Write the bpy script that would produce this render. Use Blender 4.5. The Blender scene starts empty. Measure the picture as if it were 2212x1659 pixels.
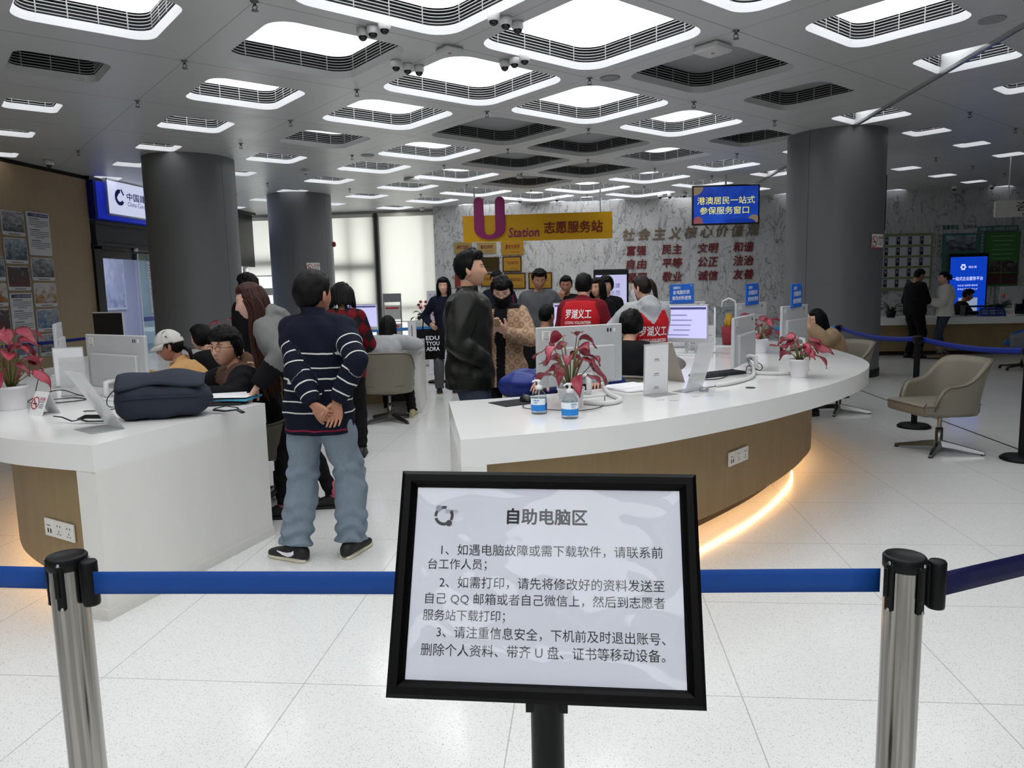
import bpy, bmesh, math, random
import numpy as np
from mathutils import Vector, Matrix, noise
sc = bpy.context.scene
COL = sc.collection
random.seed(7)
# ------------------------------------------------------------------ camera (solved from the photo's verticals, floor tiles and ceiling grid)
IW, IH, F = 2212, 1659, 1594.246
PITCH, ROLL, YAW, CAMH = .128566, -.0231841, .0978878, 1.45
_fw = Vector((-math.sin(YAW)*math.cos(PITCH), math.cos(YAW)*math.cos(PITCH), -math.sin(PITCH)))
_r = Vector((math.cos(YAW), math.sin(YAW), 0)); _u = _r.cross(_fw)
_R = math.cos(ROLL)*_r + math.sin(ROLL)*_u; _U = -math.sin(ROLL)*_r + math.cos(ROLL)*_u
EYE = Vector((0, 0, CAMH))
cam = bpy.data.objects.new('camera', bpy.data.cameras.new('camera'))
COL.objects.link(cam)
cam.matrix_world = Matrix(((_R.x,_U.x,-_fw.x,0),(_R.y,_U.y,-_fw.y,0),(_R.z,_U.z,-_fw.z,CAMH),(0,0,0,1)))
cam.data.sensor_width = 36; cam.data.lens = F/IW*36; cam.data.clip_start = .05; cam.data.clip_end = 200
sc.camera = cam
# ------------------------------------------------------------------ view transform, world, daylight
sc.view_settings.view_transform = 'Standard'; sc.view_settings.look = 'None'
sc.cycles.max_bounces = 7; sc.cycles.diffuse_bounces = 3; sc.cycles.use_adaptive_sampling = True; sc.cycles.adaptive_threshold = .03; sc.cycles.glossy_bounces = 3; sc.cycles.transmission_bounces = 5; sc.cycles.transparent_max_bounces = 8; sc.cycles.caustics_reflective = False; sc.cycles.caustics_refractive = False
sc.view_settings.exposure = 0.0; sc.view_settings.gamma = 1.0; sc.view_settings.use_curve_mapping = False
BOX_L = 3.2          # radiance of a lit ceiling panel
w = bpy.data.worlds.new('world'); sc.world = w; w.use_nodes = True
bg = w.node_tree.nodes['Background']; bg.inputs[0].default_value = (.80,.90,1,1); bg.inputs[1].default_value = 1.5
def area(name, loc, rot, sx, sy, power, col=(1,1,1)):
    l = bpy.data.lights.new(name, 'AREA'); l.shape = 'RECTANGLE'; l.size = sx; l.size_y = sy; l.energy = power; l.color = col
    o = bpy.data.objects.new(name, l); COL.objects.link(o); o.location = loc; o.rotation_euler = rot; return o
# daylight that falls on the window wall from outside
area('daylight', (-6.7, 21.6, 2.2), (math.radians(-90), 0, 0), 6.4, 3.6, 190, (1,.99,.975))
CEIL = 3.65
# ------------------------------------------------------------------ pixel -> place (used to read positions off the photo)
def ray(x, y): return _R*((x-IW/2)/F) - _U*((y-IH/2)/F) + _fw
def atZ(x, y, z): d = ray(x, y); return EYE + d*((z-CAMH)/d.z)
def atY(x, y, Y): d = ray(x, y); return EYE + d*(Y/d.y)
def atX(x, y, X): d = ray(x, y); return EYE + d*(X/d.x)
# ------------------------------------------------------------------ materials
MATS = {}
def s2l(c):
    if isinstance(c, str):
        c = [int(c[i:i+2], 16)/255 for i in (0, 2, 4)]
    return tuple((v/12.92 if v <= .04045 else ((v+.055)/1.055)**2.4) for v in c)
class NT:
    def __init__(s, m): s.t = m.node_tree; s.n = s.t.nodes; s.p = s.n['Principled BSDF']
    def new(s, ty, **kw):
        nd = s.n.new(ty)
        for k, v in kw.items():
            if k.startswith('i_'):
                key = k[2:]; key = int(key) if key.isdigit() else key.replace('_', ' ')
                nd.inputs[key].default_value = v
            else: setattr(nd, k, v)
        return nd
    def link(s, a, ao, b, bi): s.t.links.new(a.outputs[ao], b.inputs[bi])
    def math(s, op, a, b=None, c=None, clamp=False):
        nd = s.n.new('ShaderNodeMath'); nd.operation = op; nd.use_clamp = clamp
        for i, v in enumerate((a, b, c)):
            if v is None: continue
            if isinstance(v, (int, float)): nd.inputs[i].default_value = v
            else: s.t.links.new(v, nd.inputs[i])
        return nd.outputs[0]
    def mix(s, f, a, b):
        nd = s.n.new('ShaderNodeMix'); nd.data_type = 'RGBA'
        for i, v in ((0, f), (6, a), (7, b)):
            if isinstance(v, (int, float)): nd.inputs[i].default_value = v
            elif isinstance(v, tuple): nd.inputs[i].default_value = (*v, 1)[:4]
            else: s.t.links.new(v, nd.inputs[i])
        return nd.outputs[2]
    def coords(s, kind='Object'):
        tc = s.new('ShaderNodeTexCoord'); return tc.outputs[kind]
    def noise(s, vec, scale, detail=3, rough=.5):
        nd = s.new('ShaderNodeTexNoise'); nd.inputs['Scale'].default_value = scale; nd.inputs['Detail'].default_value = detail; nd.inputs['Roughness'].default_value = rough
        if vec is not None: s.t.links.new(vec, nd.inputs['Vector'])
        return nd.outputs['Fac']
    def ramp(s, f, *stops):
        nd = s.new('ShaderNodeValToRGB'); cr = nd.color_ramp
        while len(cr.elements) < len(stops): cr.elements.new(.5)
        for e, (p, c) in zip(cr.elements, stops):
            e.position = p; e.color = (*c, 1) if len(c) == 3 else c
        s.t.links.new(f, nd.inputs[0]); return nd.outputs[0]
    def scale(s, vec, v):
        nd = s.new('ShaderNodeMapping'); nd.inputs['Scale'].default_value = v; s.t.links.new(vec, nd.inputs[0]); return nd.outputs[0]
    def sep(s, vec):
        nd = s.new('ShaderNodeSeparateXYZ'); s.t.links.new(vec, nd.inputs[0]); return nd.outputs
    def base(s, v): s.t.links.new(v, s.p.inputs['Base Color'])
    def bump(s, h, strength=.3, dist=.002):
        nd = s.new('ShaderNodeBump'); nd.inputs['Strength'].default_value = strength; nd.inputs['Distance'].default_value = dist
        s.t.links.new(h, nd.inputs['Height']); s.t.links.new(nd.outputs[0], s.p.inputs['Normal'])
def mat(name, col, rough=.5, metal=0, spec=.5, emit=0, trans=0, coat=0, alpha=1, ior=1.45, tex=None):
    if name in MATS: return MATS[name]
    m = bpy.data.materials.new(name); m.use_nodes = True; MATS[name] = m
    p = m.node_tree.nodes['Principled BSDF']; c = s2l(col)
    p.inputs['Base Color'].default_value = (*c, 1); p.inputs['Roughness'].default_value = rough; p.inputs['Metallic'].default_value = metal
    p.inputs['Specular IOR Level'].default_value = spec; p.inputs['IOR'].default_value = ior
    if emit: p.inputs['Emission Color'].default_value = (*c, 1); p.inputs['Emission Strength'].default_value = emit
    if trans: p.inputs['Transmission Weight'].default_value = trans
    if coat: p.inputs['Coat Weight'].default_value = coat; p.inputs['Coat Roughness'].default_value = .08
    if alpha < 1: p.inputs['Alpha'].default_value = alpha
    # every material carries a faint procedural unevenness
    n = NT(m)
    if tex is not None: tex(n, c)
    elif not emit and not trans:
        f = n.noise(n.coords(), 9, 2); v = n.mix(f, tuple(x*.93 for x in c), tuple(min(1, x*1.07) for x in c)); n.base(v)
    return m
def fabric(name, col, rough=.9, sc_=38, strength=.35, var=.18):
    def tex(n, c):
        v = n.coords(); a = n.noise(n.scale(v, (1, 1, .55)), 7, 4, .6); b = n.noise(v, 420, 1)
        n.base(n.mix(a, tuple(x*(1-var) for x in c), tuple(min(1, x*(1+var)) for x in c)))
        n.bump(n.math('ADD', n.math('MULTIPLY', a, 3.0), n.math('MULTIPLY', b, .35)), strength, .004)
    return mat(name, col, rough, spec=.25, tex=tex)
# ------------------------------------------------------------------ objects
def tagp(o, label=None, cat=None, group=None, kind=None):
    for k, v in (('label', label), ('category', cat), ('group', group), ('kind', kind)):
        if v: o[k] = v
    return o
def empty(name, loc, rz=0, label=None, cat=None, group=None):
    o = bpy.data.objects.new(name, None); COL.objects.link(o); o.location = loc; o.rotation_euler = (0, 0, rz); o.empty_display_size = .1
    return tagp(o, label, cat, group)
def link(name, me, parent=None, loc=None):
    o = bpy.data.objects.new(name, me); COL.objects.link(o)
    if parent is not None: o.parent = parent
    if loc is not None: o.location = loc
    return o
class MB:
    """collects shapes and links them as one mesh object"""
    def __init__(s): s.v = []; s.f = []; s.m = []; s.k = 0; s.sm = []
    def add(s, vs, fs, smooth=False):
        b = len(s.v); s.v += [tuple(v) for v in vs]; s.f += [tuple(i+b for i in f) for f in fs]; s.m += [s.k]*len(fs); s.sm += [smooth]*len(fs); return s
    def slot(s, k): s.k = k; return s
    def box(s, c, d, M=None, bev=0):
        x, y, z = d[0]/2, d[1]/2, d[2]/2
        if bev:
            e = bev
            vs = [];
            for sz in (-1, 1):
                for (ax, ay) in ((x-e, y), (x, y-e), (x, -(y-e)), (x-e, -y), (-(x-e), -y), (-x, -(y-e)), (-x, y-e), (-(x-e), y)):
                    vs.append((ax, ay, sz*(z-e)))
            for sz in (-1, 1):
                for (ax, ay) in ((x-e, y-e), (x-e, -(y-e)), (-(x-e), -(y-e)), (-(x-e), y-e)):
                    vs.append((ax, ay, sz*z))
            fs = [(i, (i+1) % 8, 8+(i+1) % 8, 8+i) for i in range(8)]
            for base, o, fl in ((0, 16, 0), (8, 20, 1)):
                q = [(o, o+1, o+2, o+3)]
                for k in range(4):
                    a0 = base+2*k; a1 = base+(2*k+1) % 8; nx = base+(2*k+2) % 8
                    q.append((o+k, a1, a0)) ; q.append((o+k, o+(k+1) % 4, nx, a1))
                fs += q if not fl else [tuple(reversed(t)) for t in q]
        else:
            vs = [(-x,-y,-z),(x,-y,-z),(x,y,-z),(-x,y,-z),(-x,-y,z),(x,-y,z),(x,y,z),(-x,y,z)]
            fs = [(3,2,1,0),(4,5,6,7),(0,1,5,4),(1,2,6,5),(2,3,7,6),(3,0,4,7)]
        c = Vector(c); vs = [((M @ Vector(v)) if M else Vector(v)) + c for v in vs]
        return s.add(vs, fs)
    def prism(s, pts, z0, z1, M=None):
        n = len(pts); vs = [(x, y, z0) for x, y in pts] + [(x, y, z1) for x, y in pts]
        fs = [tuple(range(n-1, -1, -1)), tuple(range(n, 2*n))] + [(i, (i+1) % n, n+(i+1) % n, n+i) for i in range(n)]
        if M: vs = [M @ Vector(v) for v in vs]
        return s.add(vs, fs)
    def lathe(s, prof, n=24, c=(0,0,0), M=None, cap=True):
        vs, fs = [], []
        for r, z in prof:
            for i in range(n): a = 2*math.pi*i/n; vs.append((r*math.cos(a), r*math.sin(a), z))
        for k in range(len(prof)-1):
            for i in range(n): fs.append((k*n+i, k*n+(i+1) % n, (k+1)*n+(i+1) % n, (k+1)*n+i))
        if cap: fs.append(tuple(range(n-1, -1, -1))); fs.append(tuple((len(prof)-1)*n+i for i in range(n)))
        c = Vector(c); vs = [((M @ Vector(v)) if M else Vector(v)) + c for v in vs]
        return s.add(vs, fs, True)
    def tube(s, pts, r, n=8, flat=1.0, closed=False):
        pts = [Vector(p) for p in pts]; N = len(pts); rs = r if isinstance(r, (list, tuple)) else [r]*N
        vs, fs = [], []; up = Vector((0, 0, 1)); prev = None
        for i, p in enumerate(pts):
            if closed: t = pts[(i+1) % N]-pts[i-1]
            else: t = pts[min(i+1, N-1)]-pts[max(i-1, 0)]
            t.normalize()
            if prev is None: a = t.orthogonal().normalized() if abs(t.z) > .95 else t.cross(up).normalized()
            else: a = (prev - t*prev.dot(t)).normalized()
            prev = a; b = t.cross(a)
            for k in range(n):
                an = 2*math.pi*k/n; vs.append(p + a*(rs[i]*math.cos(an)) + b*(rs[i]*flat*math.sin(an)))
        for i in range(N if closed else N-1):
            j = (i+1) % N
            for k in range(n): fs.append((i*n+k, i*n+(k+1) % n, j*n+(k+1) % n, j*n+k))
        if not closed: fs.append(tuple(range(n-1, -1, -1))); fs.append(tuple((N-1)*n+k for k in range(n)))
        return s.add(vs, fs, True)
    def sphere(s, c, r, nu=16, nv=10, M=None, z0=-1, z1=1):
        r = r if isinstance(r, (tuple, list)) else (r, r, r); prof = []
        vs, fs = [], []
        a0, a1 = math.asin(z0), math.asin(z1)
        for j in range(nv+1):
            a = a0+(a1-a0)*j/nv
            for i in range(nu):
                b = 2*math.pi*i/nu; v = Vector((r[0]*math.cos(a)*math.cos(b), r[1]*math.cos(a)*math.sin(b), r[2]*math.sin(a)))
                vs.append((M @ v if M else v) + Vector(c))
        for j in range(nv):
            for i in range(nu): fs.append((j*nu+i, j*nu+(i+1) % nu, (j+1)*nu+(i+1) % nu, (j+1)*nu+i))
        return s.add(vs, fs, True)
    def sheet(s, grid, thick=0, smooth=True):
        """grid of points [row][col]; thick > 0 makes a solid sheet"""
        R, Cn = len(grid), len(grid[0]); P = [Vector(p) for row in grid for p in row]; fs = []
        for r in range(R-1):
            for c in range(Cn-1): a = r*Cn+c; fs.append((a, a+1, a+Cn+1, a+Cn))
        if not thick: return s.add(P, fs, smooth)
        nm = [Vector((0, 0, 0)) for _ in P]
        for f in fs:
            n_ = (P[f[1]]-P[f[0]]).cross(P[f[3]]-P[f[0]])
            for i in f: nm[i] += n_
        Q = [p - n_.normalized()*thick if n_.length > 0 else p for p, n_ in zip(P, nm)]; N = len(P)
        f2 = fs + [tuple(N+i for i in reversed(f)) for f in fs]
        edge = [c for c in range(Cn)] + [r*Cn+Cn-1 for r in range(1, R)] + [(R-1)*Cn+c for c in range(Cn-2, -1, -1)] + [r*Cn for r in range(R-2, 0, -1)]
        for i in range(len(edge)): a, b = edge[i], edge[(i+1) % len(edge)]; f2.append((b, a, N+a, N+b))
        return s.add(P+Q, f2, smooth)
    def mesh(s, name, mats):
        me = bpy.data.meshes.new(name); me.from_pydata(s.v, [], s.f)
        for m in (mats if isinstance(mats, (list, tuple)) else [mats]): me.materials.append(m)
        me.polygons.foreach_set('material_index', s.m); me.polygons.foreach_set('use_smooth', s.sm); me.update(); return me
    def build(s, name, mats, parent=None, loc=None): return link(name, s.mesh(name, mats), parent, loc)
def Rz(a): return Matrix.Rotation(a, 4, 'Z')
def Rx(a): return Matrix.Rotation(a, 4, 'X')
def Ry(a): return Matrix.Rotation(a, 4, 'Y')
def Tr(x, y, z): return Matrix.Translation((x, y, z))
def frame(o, x, z=None):
    """matrix with local x along x, local z along z, origin o"""
    x = Vector(x).normalized(); z = Vector(z or (0, 0, 1)); y = z.cross(x).normalized(); z = x.cross(y)
    return Matrix(((x.x,y.x,z.x,o[0]),(x.y,y.y,z.y,o[1]),(x.z,y.z,z.z,o[2]),(0,0,0,1)))
_txt = {}
def text_geo(t, bold=0.0, ext=0.0):
    """vertices / faces of a line of text, 1 unit em, centred"""
    k = (t, bold, ext)
    if k in _txt: return _txt[k]
    cu = bpy.data.curves.new('txt', 'FONT'); cu.body = t; cu.size = 1; cu.offset = bold; cu.extrude = ext; cu.resolution_u = 2; cu.align_x = 'CENTER'; cu.align_y = 'CENTER'
    o = bpy.data.objects.new('txt', cu); COL.objects.link(o)
    dg = bpy.context.evaluated_depsgraph_get(); ev = o.evaluated_get(dg); me = ev.to_mesh()
    vs = [tuple(v.co) for v in me.vertices]; fs = [tuple(p.vertices) for p in me.polygons]
    ev.to_mesh_clear(); bpy.data.objects.remove(o); bpy.data.curves.remove(cu)
    if vs:
        xs = [v[0] for v in vs]; ys = [v[1] for v in vs]; cx, cy = (min(xs)+max(xs))/2, (min(ys)+max(ys))/2
        vs = [(x-cx, y-cy, z) for x, y, z in vs]
        _txt[k] = (vs, fs, max(xs)-min(xs), max(ys)-min(ys))
    else: _txt[k] = ([], [], 1, 1)
    return _txt[k]
def put_text(mb, t, M, height=None, width=None, bold=0.0, ext=0.0, off=0.0015, shear=0.0):
    """adds a text line to mb: M's x runs along the line, M's y is up, M's z is out of the surface"""
    vs, fs, W_, H_ = text_geo(t, 0, 0); bd = max(0, bold)*.55; bold = 0
    sy = height/H_ if height else width/W_; sx = width/W_ if width else sy
    out = [M @ Vector((x*sx + shear*y*sy, y*sy, off)) for x, y, z in vs]
    if ext > 0:
        n = len(vs); bk = [M @ Vector((x*sx + shear*y*sy, y*sy, off-ext)) for x, y, z in vs]
        cnt = {}
        for f in fs:
            for i in range(len(f)): cnt[(f[i], f[(i+1) % len(f)])] = 1
        side = [(b, a, n+a, n+b) for (a, b) in cnt if (b, a) not in cnt]
        mb.add(out+bk, list(fs)+side); reps = [(bd*a, bd*b_, -.0004*(q+1)) for q, (a, b_) in enumerate(((1, .0), (-1, 0), (0, 1), (0, -1)))] if bd else []
        for dx, dy, dz in reps:
            o2 = [M @ Vector(((x+dx)*sx + shear*y*sy, (y+dy)*sy, off+dz)) for x, y, z in vs]; b2 = [M @ Vector(((x+dx)*sx + shear*y*sy, (y+dy)*sy, off-ext)) for x, y, z in vs]; mb.add(o2+b2, list(fs)+side)
    else:
        mb.add(out, fs)
        if bd:
            for q, (a, b_) in enumerate(((1, .0), (-1, 0), (0, 1), (0, -1))): mb.add([M @ Vector(((x+bd*a)*sx + shear*y*sy, (y+bd*b_)*sy, off-.00004*(q+1))) for x, y, z in vs], fs)
    return mb
def dup(root, loc=None, rz=None, label=None, group=None, name=None):
    r = root.copy(); COL.objects.link(r)
    if loc is not None: r.location = loc
    if rz is not None: r.rotation_euler = (0, 0, rz)
    if label: r['label'] = label
    if group: r['group'] = group
    for ch in list(root.children):
        c = ch.copy(); COL.objects.link(c); c.parent = r
        for g in list(ch.children):
            d = g.copy(); COL.objects.link(d); d.parent = c
    return r
ORD = ['nearest','second','third','fourth','fifth','sixth','seventh','eighth','ninth','tenth','eleventh','twelfth','thirteenth','fourteenth']
# ================================================================== people
def np_loft(rings):
    """rings: list of (n,3) arrays -> closed loft"""
    n = len(rings[0]); vs = [tuple(p) for r in rings for p in r]; fs = []
    for k in range(len(rings)-1):
        for i in range(n): fs.append((k*n+i, k*n+(i+1) % n, (k+1)*n+(i+1) % n, (k+1)*n+i))
    fs.append(tuple(range(n-1, -1, -1))); fs.append(tuple((len(rings)-1)*n+i for i in range(n)))
    return vs, fs
def ring(c, ax, ay, n=18, e=1.0):
    out = []
    for i in range(n):
        a = 2*math.pi*i/n; ca, sa = math.cos(a), math.sin(a)
        out.append(Vector(c) + ax*(math.copysign(abs(ca)**e, ca)) + ay*(math.copysign(abs(sa)**e, sa)))
    return out
def limb(p0, p1, rs, hint=None, n=14, caps=(True, True), flat=1.0):
    """tapered capsule p0->p1 through the radii rs"""
    p0, p1 = Vector(p0), Vector(p1); t = (p1-p0).normalized()
    a = (Vector(hint) if hint is not None else Vector((0, 1, 0.01))); a = (a - t*a.dot(t))
    if a.length < 1e-3: a = t.orthogonal()
    a.normalize(); b = t.cross(a); R = []
    if caps[0]:
        for q in (-.95, -.6): k = math.sqrt(1-q*q); R.append(ring(p0+t*(q*rs[0]), a*rs[0]*k*flat, b*rs[0]*k, n))
    m = len(rs)
    for i, r in enumerate(rs): R.append(ring(p0.lerp(p1, i/(m-1)), a*r*flat, b*r, n))
    if caps[1]:
        for q in (.6, .95): k = math.sqrt(1-q*q); R.append(ring(p1+t*(q*rs[-1]), a*rs[-1]*k*flat, b*rs[-1]*k, n))
    return np_loft(R)
def ik(a, tgt, l1, l2, hint):
    a, tgt, hint = Vector(a), Vector(tgt), Vector(hint); d = tgt-a; L = min(max(d.length, abs(l1-l2)+.01), (l1+l2)*.998); d.normalize()
    x = (l1*l1-l2*l2+L*L)/(2*L); h = math.sqrt(max(l1*l1-x*x, 0)); hp = hint - d*hint.dot(d)
    hp = hp.normalized() if hp.length > 1e-4 else d.orthogonal()
    return a + d*x + hp*h, a + d*L
def remesh(mb, voxel, smooth=4, fac=.5):
    me = bpy.data.meshes.new('tmp'); me.from_pydata(mb.v, [], mb.f); me.update()
    o = bpy.data.objects.new('tmp', me); COL.objects.link(o)
    m = o.modifiers.new('r', 'REMESH'); m.mode = 'VOXEL'; m.voxel_size = voxel; m.use_smooth_shade = True
    if smooth: k = o.modifiers.new('s', 'SMOOTH'); k.factor = fac; k.iterations = smooth
    dg = bpy.context.evaluated_depsgraph_get(); ev = o.evaluated_get(dg); r = ev.to_mesh()
    V = np.empty(len(r.vertices)*3); r.vertices.foreach_get('co', V); V = V.reshape(-1, 3)
    Fq = [tuple(p.vertices) for p in r.polygons]
    ev.to_mesh_clear(); bpy.data.objects.remove(o); bpy.data.meshes.remove(me)
    return V, Fq
def mesh_np(name, V, Fq, mats, midx=None, attr=None):
    me = bpy.data.meshes.new(name); me.from_pydata([tuple(v) for v in V], [], Fq)
    for m in (mats if isinstance(mats, (list, tuple)) else [mats]): me.materials.append(m)
    if midx is not None: me.polygons.foreach_set('material_index', np.asarray(midx, dtype=np.int32))
    me.polygons.foreach_set('use_smooth', [True]*len(me.polygons))
    for k, a in (attr or {}).items():
        at = me.attributes.new(k, 'FLOAT', 'POINT'); at.data.foreach_set('value', np.asarray(a, dtype=np.float32))
    me.update(); return me
def sub_mesh(V, Fq, keep, arr=None):
    idx = {}; nv = []; nf = []
    for f, k in zip(Fq, keep):
        if not k: continue
        t = []
        for i in f:
            if i not in idx: idx[i] = len(nv); nv.append(i)
            t.append(idx[i])
        nf.append(tuple(t))
    return V[nv], nf, ({k: a[nv] for k, a in arr.items()} if arr else None)
def g2(x, s): return np.exp(-(x/s)**2)
_HEADS = {}
def head_grid(child=0, n=52, m=40, face=True, wide=1.0):
    th = np.linspace(-math.pi/2+.02, math.pi/2-.02, m); ph = np.linspace(0, 2*math.pi, n, endpoint=False)
    T, P_ = np.meshgrid(th, ph, indexing='ij'); d = np.stack([np.cos(T)*np.cos(P_), np.cos(T)*np.sin(P_), np.sin(T)], -1)
    X = d[..., 0]*.077*wide; Y = d[..., 1]*.096; Z = d[..., 2]*.115
    low = np.clip(-Z/.115, 0, 1)
    X = X*(1-.36*low**1.5); Y = np.where(d[..., 1] > 0, Y*(1-.12*low), Y*(1-.45*low**1.2)) + .012*low   # jaw
    Y = np.where(Y < 0, Y*1.04, Y)
    cT = np.maximum(np.cos(T), .02); q = np.clip((1-np.abs(np.sin(T))**2.7)**(1/2.7)/cT, 1, 1.9); lowf = (Z < 0)
    Y = np.where(lowf & (d[..., 1] > 0), .012*low+(Y-.012*low)*(1+(q-1)*.85), Y); X = np.where(lowf, X*(1+(q-1)*.35), X)
    if face:
        fr = np.clip(d[..., 1], 0, 1)**1.5
        nose = g2(X, .0135)*np.where(Z > -.032, np.clip((.030-Z)/.062, 0, 1)**1.3, np.exp(-((Z+.032)/.008)**2))
        Y = Y + fr*(.026*nose)
        Y = Y - fr*.009*(g2(X-.031, .019)+g2(X+.031, .019))*g2(Z-.014, .013)
        Y = Y + fr*.004*g2(Z-.034, .010)*(g2(X-.03, .025)+g2(X+.03, .025))
        Y = Y + fr*(.0045*g2(X, .020)*(g2(Z+.058, .006)+g2(Z+.068, .006)) - .004*g2(X, .02)*g2(Z+.0632, .003))
        Y = Y + fr*.008*g2(X, .02)*g2(Z+.097, .014) - fr*.004*g2(X, .026)*g2(Z+.081, .007)
        X = X + np.sign(X)*.005*g2(Z+.012, .025)*np.clip(d[..., 1]+.1, 0, 1)
    V = np.stack([X, Y, Z], -1).reshape(-1, 3)
    Fq = [(j*n+i, j*n+(i+1) % n, (j+1)*n+(i+1) % n, (j+1)*n+i) for j in range(m-1) for i in range(n)]
    Fq += [tuple(range(n-1, -1, -1)), tuple((m-1)*n+i for i in range(n))]
    return V, Fq, d.reshape(-1, 3)
SKIN_T = lambda n, c: (n.base(n.mix(n.noise(n.coords(), 22, 3), tuple(x*.86 for x in c), tuple(min(1, x*1.12) for x in c))), n.p.inputs.__getitem__('Subsurface Weight').__setattr__('default_value', .08), n.p.inputs['Subsurface Radius'].__setattr__('default_value', (.01, .004, .002)))
def skinm(name, col): return mat(name, col, .48, spec=.4, tex=SKIN_T)
SK = skinm('skin', 'C99A80'); SKD = skinm('skin_tan', 'A87860'); SKL = skinm('skin_fair', 'D8AC98')
LIP = mat('lip', 'A05F58', .45); EYEW = mat('eye_white', 'D8D4D0', .3); EYED = mat('eye_dark', '17110F', .25); BROW = mat('brow', '2A211E', .8)
def hairm(name, col, sp=.5):
    def tex(n, c):
        a = n.noise(n.scale(n.coords(), (60, 60, 6)), 3, 4, .7); n.base(n.mix(a, tuple(x*.45 for x in c), tuple(min(1, x*1.7) for x in c))); n.bump(a, .6, .003)
    return mat(name, col, .5, spec=sp, tex=tex)
HBLK = hairm('hair_black', '0C0A0A', .16); HBRN = hairm('hair_brown', '331A13', .25); HDKB = hairm('hair_dark_brown', '1E1510', .22)
GLASSF = mat('glasses_frame', '2B2422', .3, metal=.6)
def add_hand(parts, wrist, a, nrm, right, k=1.0, curl=.5, thumb=.5, spread=0.0):
    """five fingers on a palm; returns its own remeshed (V,F)"""
    a = Vector(a).normalized(); nrm = Vector(nrm); nrm = (nrm-a*nrm.dot(a)).normalized(); s = a.cross(nrm)*(1 if right else -1); w_ = Vector(wrist)
    mb = MB(); R = []
    for t, hw, ht in ((-.03, .024, .021), (0, .025, .020), (.03, .034, .0175), (.06, .041, .016), (.085, .041, .014), (.095, .036, .010)):
        R.append(ring(w_+a*(t*k), s*hw*k, nrm*ht*k, 16, .8))
    mb.add(*np_loft(R))
    cu = curl if isinstance(curl, (list, tuple)) else (curl,)*4
    for i, (o, L, r) in enumerate(((-.031, .060, .0078), (-.0105, .075, .0088), (.0105, .081, .0092), (.031, .072, .0090))):
        p = w_ + a*(.083*k) + s*(o*k); d = (a + s*(o*2.2*(.25+spread))).normalized(); c = cu[i]
        for j, (fr, kk) in enumerate(((.45, 1.0), (.31, 1.15), (.24, .7))):
            an = c*kk*.95; d = (d*math.cos(an)+nrm*math.sin(an)).normalized(); side = d.cross(s)
            q = p + d*(L*fr*k); rr = r*k*(1-.13*j)
            mb.add(*limb(p, q, [rr, rr*.93, rr*.9], n=8)); p = q
            nrm_l = (nrm*math.cos(an)-a*math.sin(an))
    p = w_ + a*(.022*k) + s*(.026*k); d = (a*.62+s*.62+nrm*(.15+.5*thumb)).normalized(); q = p+d*(.048*k)
    mb.add(*limb(p, q, [.0155*k, .0125*k, .0105*k], n=9))
    d2 = (d + a*.35 + nrm*.55*thumb - s*.45*thumb).normalized(); q2 = q+d2*(.034*k); mb.add(*limb(q, q2, [.0105*k, .0105*k, .009*k], n=8))
    return remesh(mb, .0032*k, 3, .5)
class Fig:
    pass
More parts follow.
